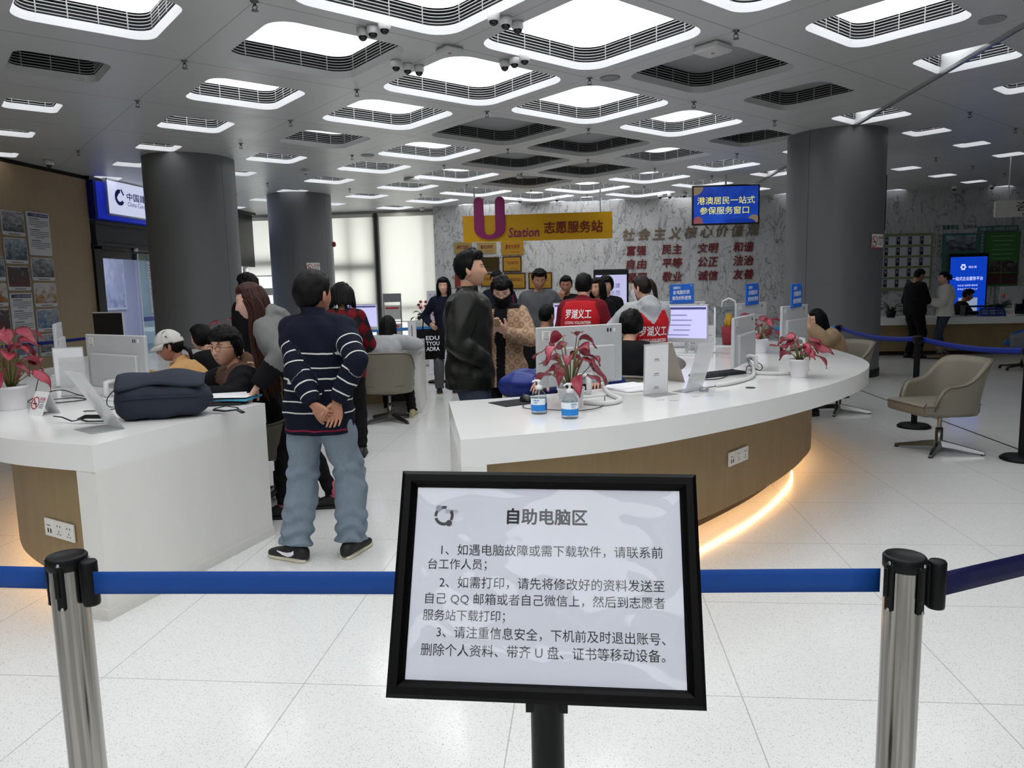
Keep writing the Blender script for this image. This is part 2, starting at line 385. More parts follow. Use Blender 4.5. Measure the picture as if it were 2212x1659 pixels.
def skeleton(H=1.7, hipz=None, lean=0, side=0, twist=0, head=(0, 0, 0), lh=None, rh=None, lhint=(-.5, -.6, -.3), rhint=(.5, -.6, -.3), lf=(-.11, 0), rf=(.11, 0), sit=False, lk=(-.1, 1, .1), rk=(.1, 1, .1), shrug=0, fem=0, hipy=0, hoff=(0, 0, 0)):
    """local frame: x = the person's right, y = forward, z = up; origin on the floor under the pelvis. head = (yaw left+, pitch down+, roll)"""
    k = H/1.7; g = Fig(); g.k = k; g.H = H
    hz = hipz if hipz is not None else .878*k
    g.hip = Vector((0, hipy, hz)); L = .552*k
    le, sd = math.radians(lean), math.radians(side)
    dirn = Vector((math.sin(sd), math.sin(le)*math.cos(sd), math.cos(le)*math.cos(sd)))
    g.neck = g.hip + dirn*L; mid = g.hip + Vector((dirn.x*.3, dirn.y*.3, 1)).normalized()*(L*.42)
    def spine(t): return g.hip*(1-t)**2 + mid*(2*t*(1-t)) + g.neck*t*t
    g.spine = spine
    def tang(t): return ((mid-g.hip)*(2*(1-t)) + (g.neck-mid)*(2*t)).normalized()
    def fr(t):
        z = tang(t); tw = math.radians(twist)*t; x = Vector((math.cos(tw), math.sin(tw), 0)); y = z.cross(x).normalized(); x = y.cross(z).normalized(); return x, y, z
    g.fr = fr
    x, y, z = fr(.93); sw = (.160 - .012*fem)*k
    c = spine(.885) + z*(shrug*k)
    g.sl, g.sr = c - x*sw, c + x*sw
    u, f = .292*k, .252*k
    def arm(s, tgt, hint, sg):
        tgt = Vector(tgt) if tgt is not None else s + Vector((sg*.07*k, .04, -(u+f)*.985)) + 0*y
        return ik(s, tgt, u, f, hint)
    g.el, g.wl = arm(g.sl, lh, lhint, -1); g.er, g.wr = arm(g.sr, rh, rhint, 1)
    hx = Vector((.088*k, 0, 0)); g.hl, g.hr = g.hip - hx - Vector((0, 0, .02*k)), g.hip + hx - Vector((0, 0, .02*k))
    th, sh = .408*k, .40*k
    g.al = Vector((lf[0], lf[1], (.075*k if len(lf) < 3 else lf[2]))); g.ar = Vector((rf[0], rf[1], (.075*k if len(rf) < 3 else rf[2])))
    g.kl, g.al = ik(g.hl, g.al, th, sh, lk); g.kr, g.ar = ik(g.hr, g.ar, th, sh, rk)
    # head
    zt = tang(1.0); yw, pt, rl = [math.radians(v) for v in head]
    nk = (zt*.6 + Vector((0, .25, 1))*.4).normalized()
    base = Matrix.Rotation(yw+math.radians(twist)*.9, 3, 'Z') @ Matrix.Rotation(-pt, 3, 'X') @ Matrix.Rotation(rl, 3, 'Y')
    g.Mh = base; g.hk = k*1.0
    g.hc = g.neck + nk*(.054*k) + base @ Vector((0, .022, .085))*k + Vector(hoff)
    g.nk_top = g.hc + base @ Vector((0, -.022, -.055))*k
    return g
TORSO_M = [(-.10, .150, .105), (0, .163, .118), (.12, .158, .115), (.3, .143, .105), (.5, .152, .112), (.68, .166, .120), (.82, .172, .112), (.91, .150, .095), (.97, .095, .078), (1.02, .062, .064)]
TORSO_F = [(-.10, .155, .108), (0, .166, .118), (.12, .155, .110), (.32, .126, .095), (.5, .137, .108), (.66, .150, .124), (.80, .155, .104), (.91, .132, .085), (.97, .085, .07), (1.02, .055, .058)]
def torso(mb, g, fat=1.0, fem=0, add=0.0, t0=-.1, t1=1.02, belly=0, e=.85):
    R = []
    prof = TORSO_F if fem else TORSO_M
    ts = [p[0] for p in prof]; N = 16
    for i in range(N):
        t = t0 + (t1-t0)*i/(N-1); hw = np.interp(t, ts, [p[1] for p in prof]); hd = np.interp(t, ts, [p[2] for p in prof])
        wv = max(0, 1-abs(t-.3)/.35); f2 = fat + belly*wv
        x, y, z = g.fr(max(0, min(1, t))); c = g.spine(max(0, min(1.02, t))) + (Vector((0, 0, t*.5*g.k)) if t < 0 else Vector((0, 0, 0)))
        c = c + y*(belly*.03*wv)
        tap = add*(1 if t < .93 else max(.25, (1.05-t)/.12)) + (.014*g.k*min(1, max(0, (.16-t)/.2)) if add > .013 else 0)
        R.append(ring(c, x*((hw*f2)*g.k+tap), y*((hd*f2)*g.k+tap), 26, e))
    mb.add(*np_loft(R))
def arms(mb, g, fat=1.0, add=0.0, upto=1.0, which='lr', puff=0.0):
    k = g.k
    for s, e, w_, nm in ((g.sl, g.el, g.wl, 'l'), (g.sr, g.er, g.wr, 'r')):
        if nm not in which: continue
        inn = g.spine(.93); mb.add(*limb(inn.lerp(s, .35), s, [.062*k*fat+add*.7, .060*k*fat+add], n=16))
        mb.add(*limb(s, e, [.060*k*fat+add, .054*k*fat+add+puff, .047*k*fat+add+puff, .044*k*fat+add], n=16))
        if upto > 0: mb.add(*limb(e, e.lerp(w_, upto), [.044*k*fat+add, .042*k*fat+add+puff, .034*k*fat+add+puff*.7, .028*k*fat+add], n=16, caps=(True, upto < .5)))
def legs(mb, g, fat=1.0, add=0.0, end=1.0, flare=0.0, straight=0):
    k = g.k
    for h, n_, a in ((g.hl, g.kl, g.al), (g.hr, g.kr, g.ar)):
        mb.add(*limb(h, n_, [.088*k*fat+add, .080*k*fat+add, .066*k*fat+add, .056*k*fat+add+straight*.012], n=18))
        e = n_.lerp(a, end); mb.add(*limb(n_, e, [.056*k*fat+add+straight*.012, .058*k*fat+add+straight*.012, .047*k*fat+add+straight*.02, .040*k*fat+add+flare], n=18, caps=(True, False)))
def bone_attr(V, g):
    """per vertex: which bone is nearest (0 torso 1/2 left arm 3/4 right arm 5.. legs) and a height that runs on along sleeves and legs"""
    B = [('t', g.spine(0), g.spine(.5)), ('t', g.spine(.5), g.spine(.85))]
    segs = [(g.hip-Vector((0, 0, .1)), g.spine(.45), 0, -.1, .45*.552*g.k), (g.spine(.45), g.spine(.9), 0, .45*.552*g.k, .9*.552*g.k),
            (g.sl, g.el, 1, .9*.552*g.k, .9*.552*g.k-.292*g.k), (g.el, g.wl, 2, .9*.552*g.k-.292*g.k, .9*.552*g.k-.544*g.k),
            (g.sr, g.er, 3, .9*.552*g.k, .9*.552*g.k-.292*g.k), (g.er, g.wr, 4, .9*.552*g.k-.292*g.k, .9*.552*g.k-.544*g.k)]
    best = np.full(len(V), 1e9); sec = np.full(len(V), 1e9); bid = np.zeros(len(V), int); al = np.zeros(len(V))
    for a, b, i, h0, h1 in segs:
        a_, b_ = np.array(a), np.array(b); ab = b_-a_; t = np.clip(((V-a_)@ab)/(ab@ab), -.15 if i == 0 else 0, 1.15); dd = np.linalg.norm(V-(a_+t[:, None]*ab), axis=1)
        sc_ = dd - (.13*g.k if i == 0 else .045*g.k)
        up = sc_ < best; same = (bid == i) | ((bid == 0) & (i == 0)) | ((bid+1)//2 == (i+1)//2); sec = np.where(up & ~same, best, np.where(~up & ~same, np.minimum(sec, sc_), sec)); best = np.where(up, sc_, best); bid = np.where(up, i, bid); al = np.where(up, h0+(h1-h0)*t, al)
    return bid, al, np.clip((sec-best)/.018, 0, 1)
def wrinkle(V, amp, seed, g=None):
    """soft cloth folds: moves the points a few millimetres"""
    s = seed*1.7
    d = np.sin(V[:, 2]*38+np.sin(V[:, 0]*17+s)*2.1+np.cos(V[:, 1]*21+s)*1.7)*np.sin(V[:, 0]*11+V[:, 1]*13+s) + .6*np.sin(V[:, 0]*47+V[:, 2]*29+s*2)*np.cos(V[:, 1]*41+s)
    c = V.mean(0); r = V-c; r[:, 2] = 0; n_ = np.linalg.norm(r, axis=1, keepdims=True)+1e-6
    return V + r/n_*(d*amp)[:, None]
def ankle_folds(V, g, amp):
    V = V.copy()
    for h, kn, a in ((g.hl, g.kl, g.al), (g.hr, g.kr, g.ar)):
        c = np.array(a); r = V-c; ax = np.array((kn-a).normalized()); t = r@ax; rad = r-t[:, None]*ax; n_ = np.linalg.norm(rad, axis=1)
        m = (n_ < .13) & (t < .60) & (t > -.1); an = np.arctan2(rad[:, 1], rad[:, 0]); w_ = np.clip(1-(t-.02)/.30, 0, 1)**1.3+.5*np.exp(-((t-.40)/.07)**2)
        f = np.sin(t*82+1.3*np.sin(an*2+c[0]*9)+np.cos(an*3))*w_*amp; V[m] += (rad/np.maximum(n_, 1e-4)[:, None]*f[:, None])[m]
    return V
def shoe_mesh(a, fwd, k, hgt=.075, wide=1.0):
    """(upper MB, sole MB) for an ankle a pointing along fwd"""
    f = Vector((fwd[0], fwd[1], 0)).normalized(); s = Vector((f.y, -f.x, 0)); z0 = a.z-hgt*k; o = Vector((a.x, a.y, z0)); up, so = MB(), MB(); R, S = [], []
    for t, hw, h in ((-.085, .018, .035), (-.075, .032, .070), (-.03, .037, .100), (.02, .038, .092), (.07, .041, .068), (.12, .045, .052), (.16, .042, .042), (.185, .030, .034), (.197, .012, .026)):
        c = o+f*(t*k); R.append(ring(c+Vector((0, 0, (.012+h*.5)*k)), s*hw*k*wide, Vector((0, 0, h*.5*k)), 14, .75))
        S.append(ring(c+Vector((0, 0, .012*k)), s*(hw+.005)*k*wide, Vector((0, 0, .012*k)), 12, .6))
    up.add(*np_loft(R), True); so.add(*np_loft(S), True); return up, so
def hair_shell(style, seed=1, n=64, m=48, wide=1.0):
    V, Fq, d = head_grid(n=n, m=m, face=False, wide=wide)
    z = V[:, 2]; y = V[:, 1]; x = V[:, 0]
    fr = np.clip(d[:, 1], 0, 1)
    st = dict(short=(.020, .010, .062, -.02, -.082), buzz=(.012, .005, .068, -.01, -.055), thick=(.034, .022, .050, -.045, -.075), bob=(.028, .022, .058, -.075, -.10), long=(.022, .016, .064, -.09, -.10), tied=(.014, .010, .066, -.03, -.075), quiff=(.030, .009, .064, -.02, -.072))[style]
    top, sd, zf, zs, zb = st
    line = np.where(d[:, 1] > .35, zf - .0*x, np.where(d[:, 1] > -.15, zs+(zf-zs)*np.clip((d[:, 1]+.02)/.37, 0, 1)**1.5, zb+(zs-zb)*np.clip((d[:, 1]+.75)/.6, 0, 1)))
    t = np.clip((z-line)/.022, -1, 1)
    th = sd + (top-sd)*np.clip(d[:, 2]*1.3, 0, 1)
    if style == 'quiff': th = th + .022*np.clip(d[:, 2], 0, 1)**2*np.clip(d[:, 1]+.3, 0, 1)
    nz = np.array([noise.noise(Vector((a*34+seed, b*34, c*12))) for a, b, c in V]); n2 = np.array([noise.noise(Vector((a*90+seed, b*90, c*22))) for a, b, c in V])
    th = th*(1+.28*nz+.30*n2)
    off = np.where(t > 0, th*np.clip(t, 0, 1)**.6, -.016)
    N = d/np.array([.077, .096, .115]); N /= np.linalg.norm(N, axis=1, keepdims=True)
    return V + N*off[:, None], Fq
def strands(mb, roots_dirs, r0, r1, seed):
    for pts in roots_dirs:
        m = len(pts); mb.tube(pts, [r0*(1-.0*i)+(r1-r0)*(i/(m-1))**2 for i in range(m)], n=6, flat=.5)
def person(name, label, loc, face, skel, top=None, bottom=None, shoes=None, hair=None, skin=SK, fem=0, fat=1.0, belly=0, bodyvox=.012, clothvox=.010, hands=(None, None), glasses=False, mask=None, headk=1.0, wide=1.0, seed=1, bare=False, eyes=True, hw=1.0, detail=True):
    """face: heading in degrees, 0 = away from the camera (+Y), 90 = towards -X, 180 = towards the camera. loc = floor point under the pelvis"""
    root = empty('person', (loc[0], loc[1], 0), math.radians(face), label, 'person')
    g = skeleton(**{"fem": fem, **skel}); g.root = root; k = g.k
    # ---- body: one continuous skin
    mb = MB(); torso(mb, g, fat*.84, fem, 0, -.1, 1.0); arms(mb, g, .84); legs(mb, g, .82)
    mb.add(*limb(g.neck - g.fr(1)[2]*.05*k, g.nk_top, [.062*k, .052*k*(1-.1*fem), .050*k*(1-.1*fem), .05*k], n=16))
    for a, kn, fdir in ((g.al, g.kl, None), (g.ar, g.kr, None)): mb.add(*limb(a, a+Vector((0, .10*k, -.035*k)), [.036*k, .03*k, .026*k], n=10))
    V, Fq = remesh(mb, bodyvox, 5); Vs = [V]; Fs = list(Fq); mi = [0]*len(Fq)
    def join(V2, F2, m_):
        b = sum(len(v) for v in Vs); Vs.append(np.asarray(V2, dtype=float).reshape(-1, 3)); Fs.extend(tuple(i+b for i in f) for f in F2); mi.extend([m_]*len(F2))
    hk = k*headk*.98; Mh = np.array(g.Mh); hc = np.array(g.hc)
    def tohead(P_): return (np.asarray(P_, dtype=float)*hk) @ Mh.T + hc
    hv, hf, hd = head_grid(wide=wide); join(tohead(hv), hf, 0)
    fb = MB(); fm = (hd[:, 1] > .2); fxz = hv[fm][:, [0, 2]]; fy = hv[fm][:, 1]
    def sy(x, z, dy=0.0):
        q_ = (fxz[:, 0]-x)**2+(fxz[:, 1]-z)**2; ii = np.argsort(q_)[:4]; w4 = 1/(q_[ii]+1e-7); return float((fy[ii]*w4).sum()/w4.sum())+dy
    for sx in (-1, 1):   # ears
        fb.slot(0).sphere((sx*.080*wide, -.008, -.008), (.009, .019, .033), 10, 8, M=Matrix.Rotation(sx*.35, 3, 'Z') @ Matrix.Rotation(.2, 3, 'X'))
    if eyes:
        for sx in (-1, 1):
            ey = sy(sx*.031, .0125)
            fb.slot(2).sphere((sx*.031, ey-.0035, .0125), (.0135, .0052, .0048), 12, 6)
            fb.slot(3).sphere((sx*.031, ey-.0012, .0125), (.0052, .0036, .0046), 10, 6)
            fb.slot(3).tube([(sx*(.031+t*.015), sy(sx*(.031+t*.015), .0175, .0006), .0180-.004*t*t) for t in (-1, -.5, 0, .5, 1)], .0013, 5)
            fb.slot(4).tube([(sx*(.031+t*.020), sy(sx*(.031+t*.020), .0345, .0006), .0350-.0015*t-.003*t*t) for t in (-1, -.5, 0, .5, 1)], [.0015, .0026, .0026, .0022, .001], 6, .8)
        for zz, rr in ((-.0590, .0036), (-.0670, .0042)):
            fb.slot(1).tube([(t*.022, sy(t*.022, zz, -rr*.45), zz+.0015*t*t*(1 if zz < -.063 else -1)) for t in (-1, -.5, 0, .5, 1)], [.0006, rr*.85, rr, rr*.85, .0006], 6, .7)
    base = sum(len(v) for v in Vs); Vs.append(tohead(np.array(fb.v))); Fs.extend(tuple(i+base for i in f) for f in fb.f); mi.extend(fb.m)
    for hsp, w_, el, right in ((hands[0], g.wl, g.el, False), (hands[1], g.wr, g.er, True)):
        if hsp == 'none': continue
        hsp = hsp or {}
        a = Vector(hsp.get('a', (w_-el).normalized() + Vector((0, .15, 0)))); nr = Vector(hsp.get('n', (1 if not right else -1, 0, 0)))
        V2, F2 = add_hand(None, w_, a, nr, right, k*hw, hsp.get('curl', .35), hsp.get('thumb', .4), hsp.get('spread', 0)); join(V2, F2, 0)
    body = link('body', mesh_np('body', np.concatenate(Vs), Fs, [skin, LIP, EYEW, EYED, BROW], mi), root)
    # ---- clothes
    if top:
        mb = MB(); fit = top.get('fit', .014); torso(mb, g, fat, fem, fit, top.get('hem', -.12), top.get('neck', .985), belly); arms(mb, g, .95+(fat-1)*.6, fit*.7, top.get('sleeve', .98), puff=top.get('puff', 0)*.8)
        if top.get('collar') == 'stand': mb.add(*np_loft([ring(g.spine(.93)+g.fr(.93)[2]*0, g.fr(1)[0]*.085*k, g.fr(1)[1]*.085*k, 22), ring(g.spine(1.0), g.fr(1)[0]*.074*k, g.fr(1)[1]*.078*k, 22), ring(g.neck.lerp(g.nk_top, top.get('ch', .42)), g.fr(1)[0]*.070*k, g.fr(1)[1]*.074*k, 22)]))
        if top.get('collar') == 'hood':
            x, y, z = g.fr(1); c = g.spine(.96)-y*.05*k
            for i in range(10):
                a = math.pi*(.0+i/9.0); p = c + x*(math.cos(a)*.092*k) - y*(math.sin(a)*.052*k) - z*(.02*k*abs(math.cos(a))) + z*.045*k*math.sin(a)
                a2 = math.pi*((i+1)/9.0); q = c + x*(math.cos(a2)*.092*k) - y*(math.sin(a2)*.052*k) - z*(.02*k*abs(math.cos(a2))) + z*.045*k*math.sin(a2)
                if i < 9: mb.add(*limb(p, q, [.033*k, .033*k], n=10))
            hd_ = top.get('hood', 1.0); mb.add(*limb(c-y*.07*k+z*.01*k, c-y*.095*k-z*.12*k*hd_, [.055*k*hd_, .075*k*hd_, .05*k*hd_, .015*k], hint=y, n=16, flat=.45))
        V, Fq = remesh(mb, clothvox, top.get('smooth', 5)); bid, al, edg = bone_attr(V, g); V = wrinkle(V, top.get('wr', .004), seed)
        fb_ = bid[[f[0] for f in Fq]]; fc = V[[f[0] for f in Fq]]; fal = al[[f[0] for f in Fq]]
        cls = top['cls'](fb_, fal, fc, g) if 'cls' in top else np.zeros(len(Fq), int)
        for i, (pn, pm) in enumerate(top['parts']):
            if not (cls == i).any(): continue
            v2, f2, at = sub_mesh(V, Fq, cls == i, {'al': al, 'bone': bid.astype(float), 'edge': edg})
            o = link(pn, mesh_np(pn, v2, f2, pm, None, at), root)
            if i == 0: g.top_obj = o
    if bottom:
        mb = MB(); fit = bottom.get('fit', .012); torso(mb, g, fat, fem, fit*.6, -.12, .12, 0); legs(mb, g, 1.0+(fat-1)*.5, fit, bottom.get('end', .97), bottom.get('flare', .008), bottom.get('straight', 0))
        V, Fq = remesh(mb, clothvox, 4); V = wrinkle(V, bottom.get('wr', .004), seed+5); V = ankle_folds(V, g, bottom.get('folds', .006)); link(bottom.get('name', 'trousers'), mesh_np('trousers', V, Fq, bottom['mat']), root)
    if shoes:
        for a, kn, di in ((g.al, g.kl, shoes.get('ld', (0, 1))), (g.ar, g.kr, shoes.get('rd', (0, 1)))):
            u_, s_ = shoe_mesh(a, di, k*1.04); so = u_.build('shoe', shoes['mat'], root); s_.build('sole', shoes['sole'], so)
            g.shoes = getattr(g, 'shoes', []) + [so]
    # ---- hair
    if hair:
        V, Fq = hair_shell(hair['style'], seed, wide=wide); mb = MB(); mb.add(V, Fq, True); rnd = random.Random(seed)
        hs = hair['style']
        if hair.get('tuft'):
            for i in range(hair['tuft']):
                a = rnd.uniform(0, 6.28); e = rnd.uniform(.45, 1.45); d0 = Vector((math.cos(e)*math.cos(a)*.080*wide, math.cos(e)*math.sin(a)*.098-.004, math.sin(e)*.118)); 
                if d0.y > .05 and d0.z < .06: continue
                o_ = d0.normalized(); t_ = o_.cross(Vector((rnd.uniform(-1, 1), rnd.uniform(-1, 1), rnd.uniform(-.3, 1)))).normalized(); L = rnd.uniform(.03, .06)
                mb.tube([d0*1.02, d0*1.12+t_*L*.4+Vector((0, 0, .004)), d0*1.16+t_*L-Vector((0, 0, .008))], [.011, .009, .002], 6, .5)
        if hair.get('len'):
            L = hair['len']; N = hair.get('n', 46); a0, a1 = hair.get('arc', (-35, 215)); bw = hair.get('bw', 1.0)
            for i in range(N):
                a = math.radians(a0+(a1-a0)*(i+rnd.uniform(-.4, .4))/(N-1)); ca, sa = math.cos(a), -math.sin(a)
                rx, ry = .094*wide, .110; tl = rnd.uniform(.9, 1.05)*L; pts = []; w0 = rnd.uniform(-.008, .008)
                for j in range(8):
                    q = j/7; zz = .085-q*tl; 
                    if zz > 0: sc_ = math.sqrt(max(0, 1-(zz/.128)**2))
                    else: sc_ = 1.0+hair.get('flare', .06)*min(1, -zz/.15)-hair.get('tuck', .0)*max(0, -zz-.05)
                    sc_ = max(sc_, .5); pts.append(Vector((ca*rx*sc_*bw+w0, sa*ry*sc_-.004-hair.get('back', 0)*q*q, zz+rnd.uniform(-.003, .003))))
                mb.tube(pts, [.010, .015, .017, .017, .017, .016, .013, .004], 6, .55)
        if hair.get('pony'):
            px, py, pz, L = hair['pony']
            for i in range(16):
                a = rnd.uniform(0, 6.28); r = .018*math.sqrt(rnd.random())
                pts = [Vector((px+math.cos(a)*r*s_, py-.045*math.sin(min(1, q*2.2)*1.57)+.01*q, pz+math.sin(a)*r*s_+.012*math.sin(q*3.1)-L*q**1.3)) for q, s_ in ((0, .6), (.15, 1.2), (.35, 1.8), (.6, 1.7), (.85, 1.2), (1, .6))]
                mb.tube(pts, [.010, .013, .014, .013, .010, .003], 6, .7)
        if hair.get('bun'):
            px, py, pz, r = hair['bun']; mb.sphere((px, py, pz), (r, r*.8, r), 16, 10)
            for i in range(14): a = i/14*6.28; mb.tube([(px+math.cos(a+t*.5)*r*(1.02-.1*abs(t)), py+t*r*.6, pz+math.sin(a+t*.5)*r*(1.02-.1*abs(t))) for t in (-1, -.5, 0, .5, 1)], [.003, .006, .007, .006, .003], 5)
        hv2 = tohead(np.array([tuple(v) for v in mb.v])); ho = link('hair', mesh_np('hair', hv2, mb.f, hair['mat']), root); g.hair = ho
    if glasses:
        mb = MB()
        for sx in (-1, 1):
            mb.tube([(sx*.033+.022*math.cos(t), .103, .008+.019*math.sin(t)) for t in [i/14*6.283 for i in range(14)]], .0014, 6, closed=True)
            mb.tube([(sx*.055, .102, .014), (sx*.074, .085, .014), (sx*.082, .02, .012), (sx*.083, -.01, .004)], .0014, 5)
        mb.tube([(-.011, .103, .012), (0, .106, .014), (.011, .103, .012)], .0014, 5)
        v = tohead(np.array([tuple(p) for p in mb.v])); link('glasses', mesh_np('glasses', v, mb.f, GLASSF), root)
    if mask:
        mb = MB(); rows = []
        for j in range(9):
            z_ = -.012-.098*j/8; row = []
            for i in range(17):
                t = -1+2*i/16; row.append((math.sin(t*1.35)*.080*wide*(1-.22*(j/8)**2), math.cos(t*1.35)*.094*(1-.05*abs(j-3)/4)+.016+.018*g2(t, .3)*g2(z_+.03, .03), z_+.016*abs(t)*(1-j/5)))
            rows.append(row)
        mb.sheet(rows, .002); v = tohead(np.array([tuple(p) for p in mb.v])); link('face_mask', mesh_np('face_mask', v, mb.f, mask), root)
    g.tohead = tohead; return g
# ================================================================== the setting
def struct(o): o['kind'] = 'structure'; return o
def t_floor(n, c):
    v = n.coords(); x, y, z = n.sep(v)
    vo = n.new('ShaderNodeTexVoronoi'); vo.inputs['Scale'].default_value = 170; n.t.links.new(v, vo.inputs['Vector'])
    big = n.noise(v, 60, 2); rnd = n.sep(vo.outputs['Color'])[0]
    fleck = n.math('MULTIPLY', n.math('LESS_THAN', vo.outputs['Distance'], .34), n.math('GREATER_THAN', rnd, .45))
    dark = n.math('MULTIPLY', n.math('LESS_THAN', vo.outputs['Distance'], .26), n.math('GREATER_THAN', rnd, .93))
    fine = n.noise(v, 330, 2)
    col = n.mix(fine, (.64,.645,.63), (.84,.84,.825)); col = n.mix(n.math('MULTIPLY', fleck, .55), col, (.40,.40,.39)); col = n.mix(n.math('MULTIPLY', dark, .8), col, (.12,.12,.12))
    def grid(u, o, wd):
        a = n.math('ABSOLUTE', n.math('SUBTRACT', n.math('FRACT', n.math('DIVIDE', n.math('SUBTRACT', u, o-.4), .8)), .5)); return n.math('LESS_THAN', a, wd/.8)
    g = n.math('MAXIMUM', grid(x, -1.055, .0022), grid(y, 2.51, .0022))
    col = n.mix(n.math('MULTIPLY', g, .55), col, (.22,.22,.21)); n.base(col)
    rg = n.math('ADD', n.math('MULTIPLY', n.noise(v, 1.3, 4), .12), .07); n.t.links.new(rg, n.p.inputs['Roughness'])
M_FLOOR = mat('terrazzo', 'D8D8D4', .15, spec=.5, tex=t_floor)
mb = MB(); mb.add([(-12.5,-7.5,0),(13.6,-7.5,0),(13.6,22,0),(-12.5,22,0)], [(0,1,2,3)]); struct(mb.build('floor', M_FLOOR))
mb = MB(); mb.box((3.66, 8, .001), (.022, 24, .002)); struct(mb.build('trim_1', mat('joint_strip', '3A3B3A', .5)))
# ---- ceiling: panels on a grid turned 45 degrees, each with a rounded square opening
C0, D0, CS, DS = 5.0, 4.87, 1.8, 1.79
def lat(c, d): return ((c-d)/math.sqrt(2), (c+d)/math.sqrt(2))
def cell_xy(i, j): return lat(C0+CS*i, D0+DS*j)
def box_size(X):
    s = 1.37-.175*max(0, abs(X+.5)-.75); return max(.46, round(s*1.1/.05)*.05)
OFF = {(1,2),(2,2),(2,3),(3,3),(3,4),(1,0),(2,0),(3,1),(-2,2)}
DIM = {(3,2),(0,3),(-1,1)}
def rsq(h, r, n=6):
    pts = []
    for cx, cy, a0 in ((h-r, h-r, 0), (-h+r, h-r, 90), (-h+r, -h+r, 180), (h-r, -h+r, 270)):
        for k in range(n+1): a = math.radians(a0+90*k/n); pts.append((cx+r*math.cos(a), cy+r*math.sin(a)))
    return pts
R45 = Matrix.Rotation(math.radians(45), 4, 'Z')
ceil = MB(); lights = []
for i in range(-12, 14):
    for j in range(-12, 14):
        X, Y = cell_xy(i, j)
        if not (-11 < X < 14.5 and -8.5 < Y < 21.4): continue
        lit_ok = -8.9 < X < 12.6 and Y > -7 and not (X < -3.0 and Y > 20.2) and Y < 19.75 and not (X > 9 and Y < 8)
        o = Vector((X, Y, CEIL)); oc = [R45 @ Vector((a*CS/2, b*DS/2, 0)) + o for a, b in ((1,1),(-1,1),(-1,-1),(1,-1))]
        if not lit_ok: ceil.add(oc, [(3,2,1,0)]); continue
        s = box_size(X); h = s/2; r = .16*s; ip = [R45 @ Vector((x, y, 0)) + o for x, y in rsq(h, r)]
        fs = []; n = 7
        for q in range(4):
            for t in range(n-1): fs.append((q, 4+q*n+t+1, 4+q*n+t))
            fs.append((q, (q+1) % 4, 4+((q+1) % 4)*n, 4+q*n+n-1))
        ceil.add(oc+ip, fs); lights.append((i, j, X, Y, s))
def t_ceil(n, c):
    v = n.coords(); x, y, z = n.sep(v); k = 1/math.sqrt(2)
    cc = n.math('MULTIPLY', n.math('ADD', x, y), k); dd = n.math('MULTIPLY', n.math('SUBTRACT', y, x), k)
    def line(u, o, p, wd): return n.math('LESS_THAN', n.math('ABSOLUTE', n.math('SUBTRACT', n.math('FRACT', n.math('DIVIDE', n.math('SUBTRACT', u, o), p)), .5)), wd/p)
    g = n.math('MAXIMUM', line(cc, C0, CS, .003), line(dd, D0, DS, .0045))
    n.base(n.mix(n.math('MULTIPLY', g, .8), n.mix(n.noise(v, 1.1, 3), tuple(a*.95 for a in c), tuple(a*1.05 for a in c)), (.04,.04,.04)))
    n.t.links.new(n.math('ADD', n.math('MULTIPLY', n.noise(v, 2.2, 3), .16), .30), n.p.inputs['Roughness'])
M_CEIL = mat('ceiling_panel', 'C2C4C4', .36, metal=.15, spec=.5, tex=t_ceil)
struct(ceil.build('ceiling', M_CEIL))
mb = MB(); mb.box((.5, 7, CEIL+.32), (30, 33, .04)); struct(mb.build('ceiling_slab', mat('slab', '202020', .9)))
M_RIM = mat('light_rim', 'B4B6B6', .42, spec=.4); M_LOUV = mat('light_louver', '9A9C9C', .45, spec=.3); M_HOUS = mat('light_housing', '101114', .7)
def m_emit(name, col, e):
    return mat(name, col, .6, emit=e)
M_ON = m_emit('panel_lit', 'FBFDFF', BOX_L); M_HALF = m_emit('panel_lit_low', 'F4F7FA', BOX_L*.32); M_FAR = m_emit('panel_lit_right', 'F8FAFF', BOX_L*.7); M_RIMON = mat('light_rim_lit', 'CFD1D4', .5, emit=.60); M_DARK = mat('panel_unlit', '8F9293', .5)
_lb = {}
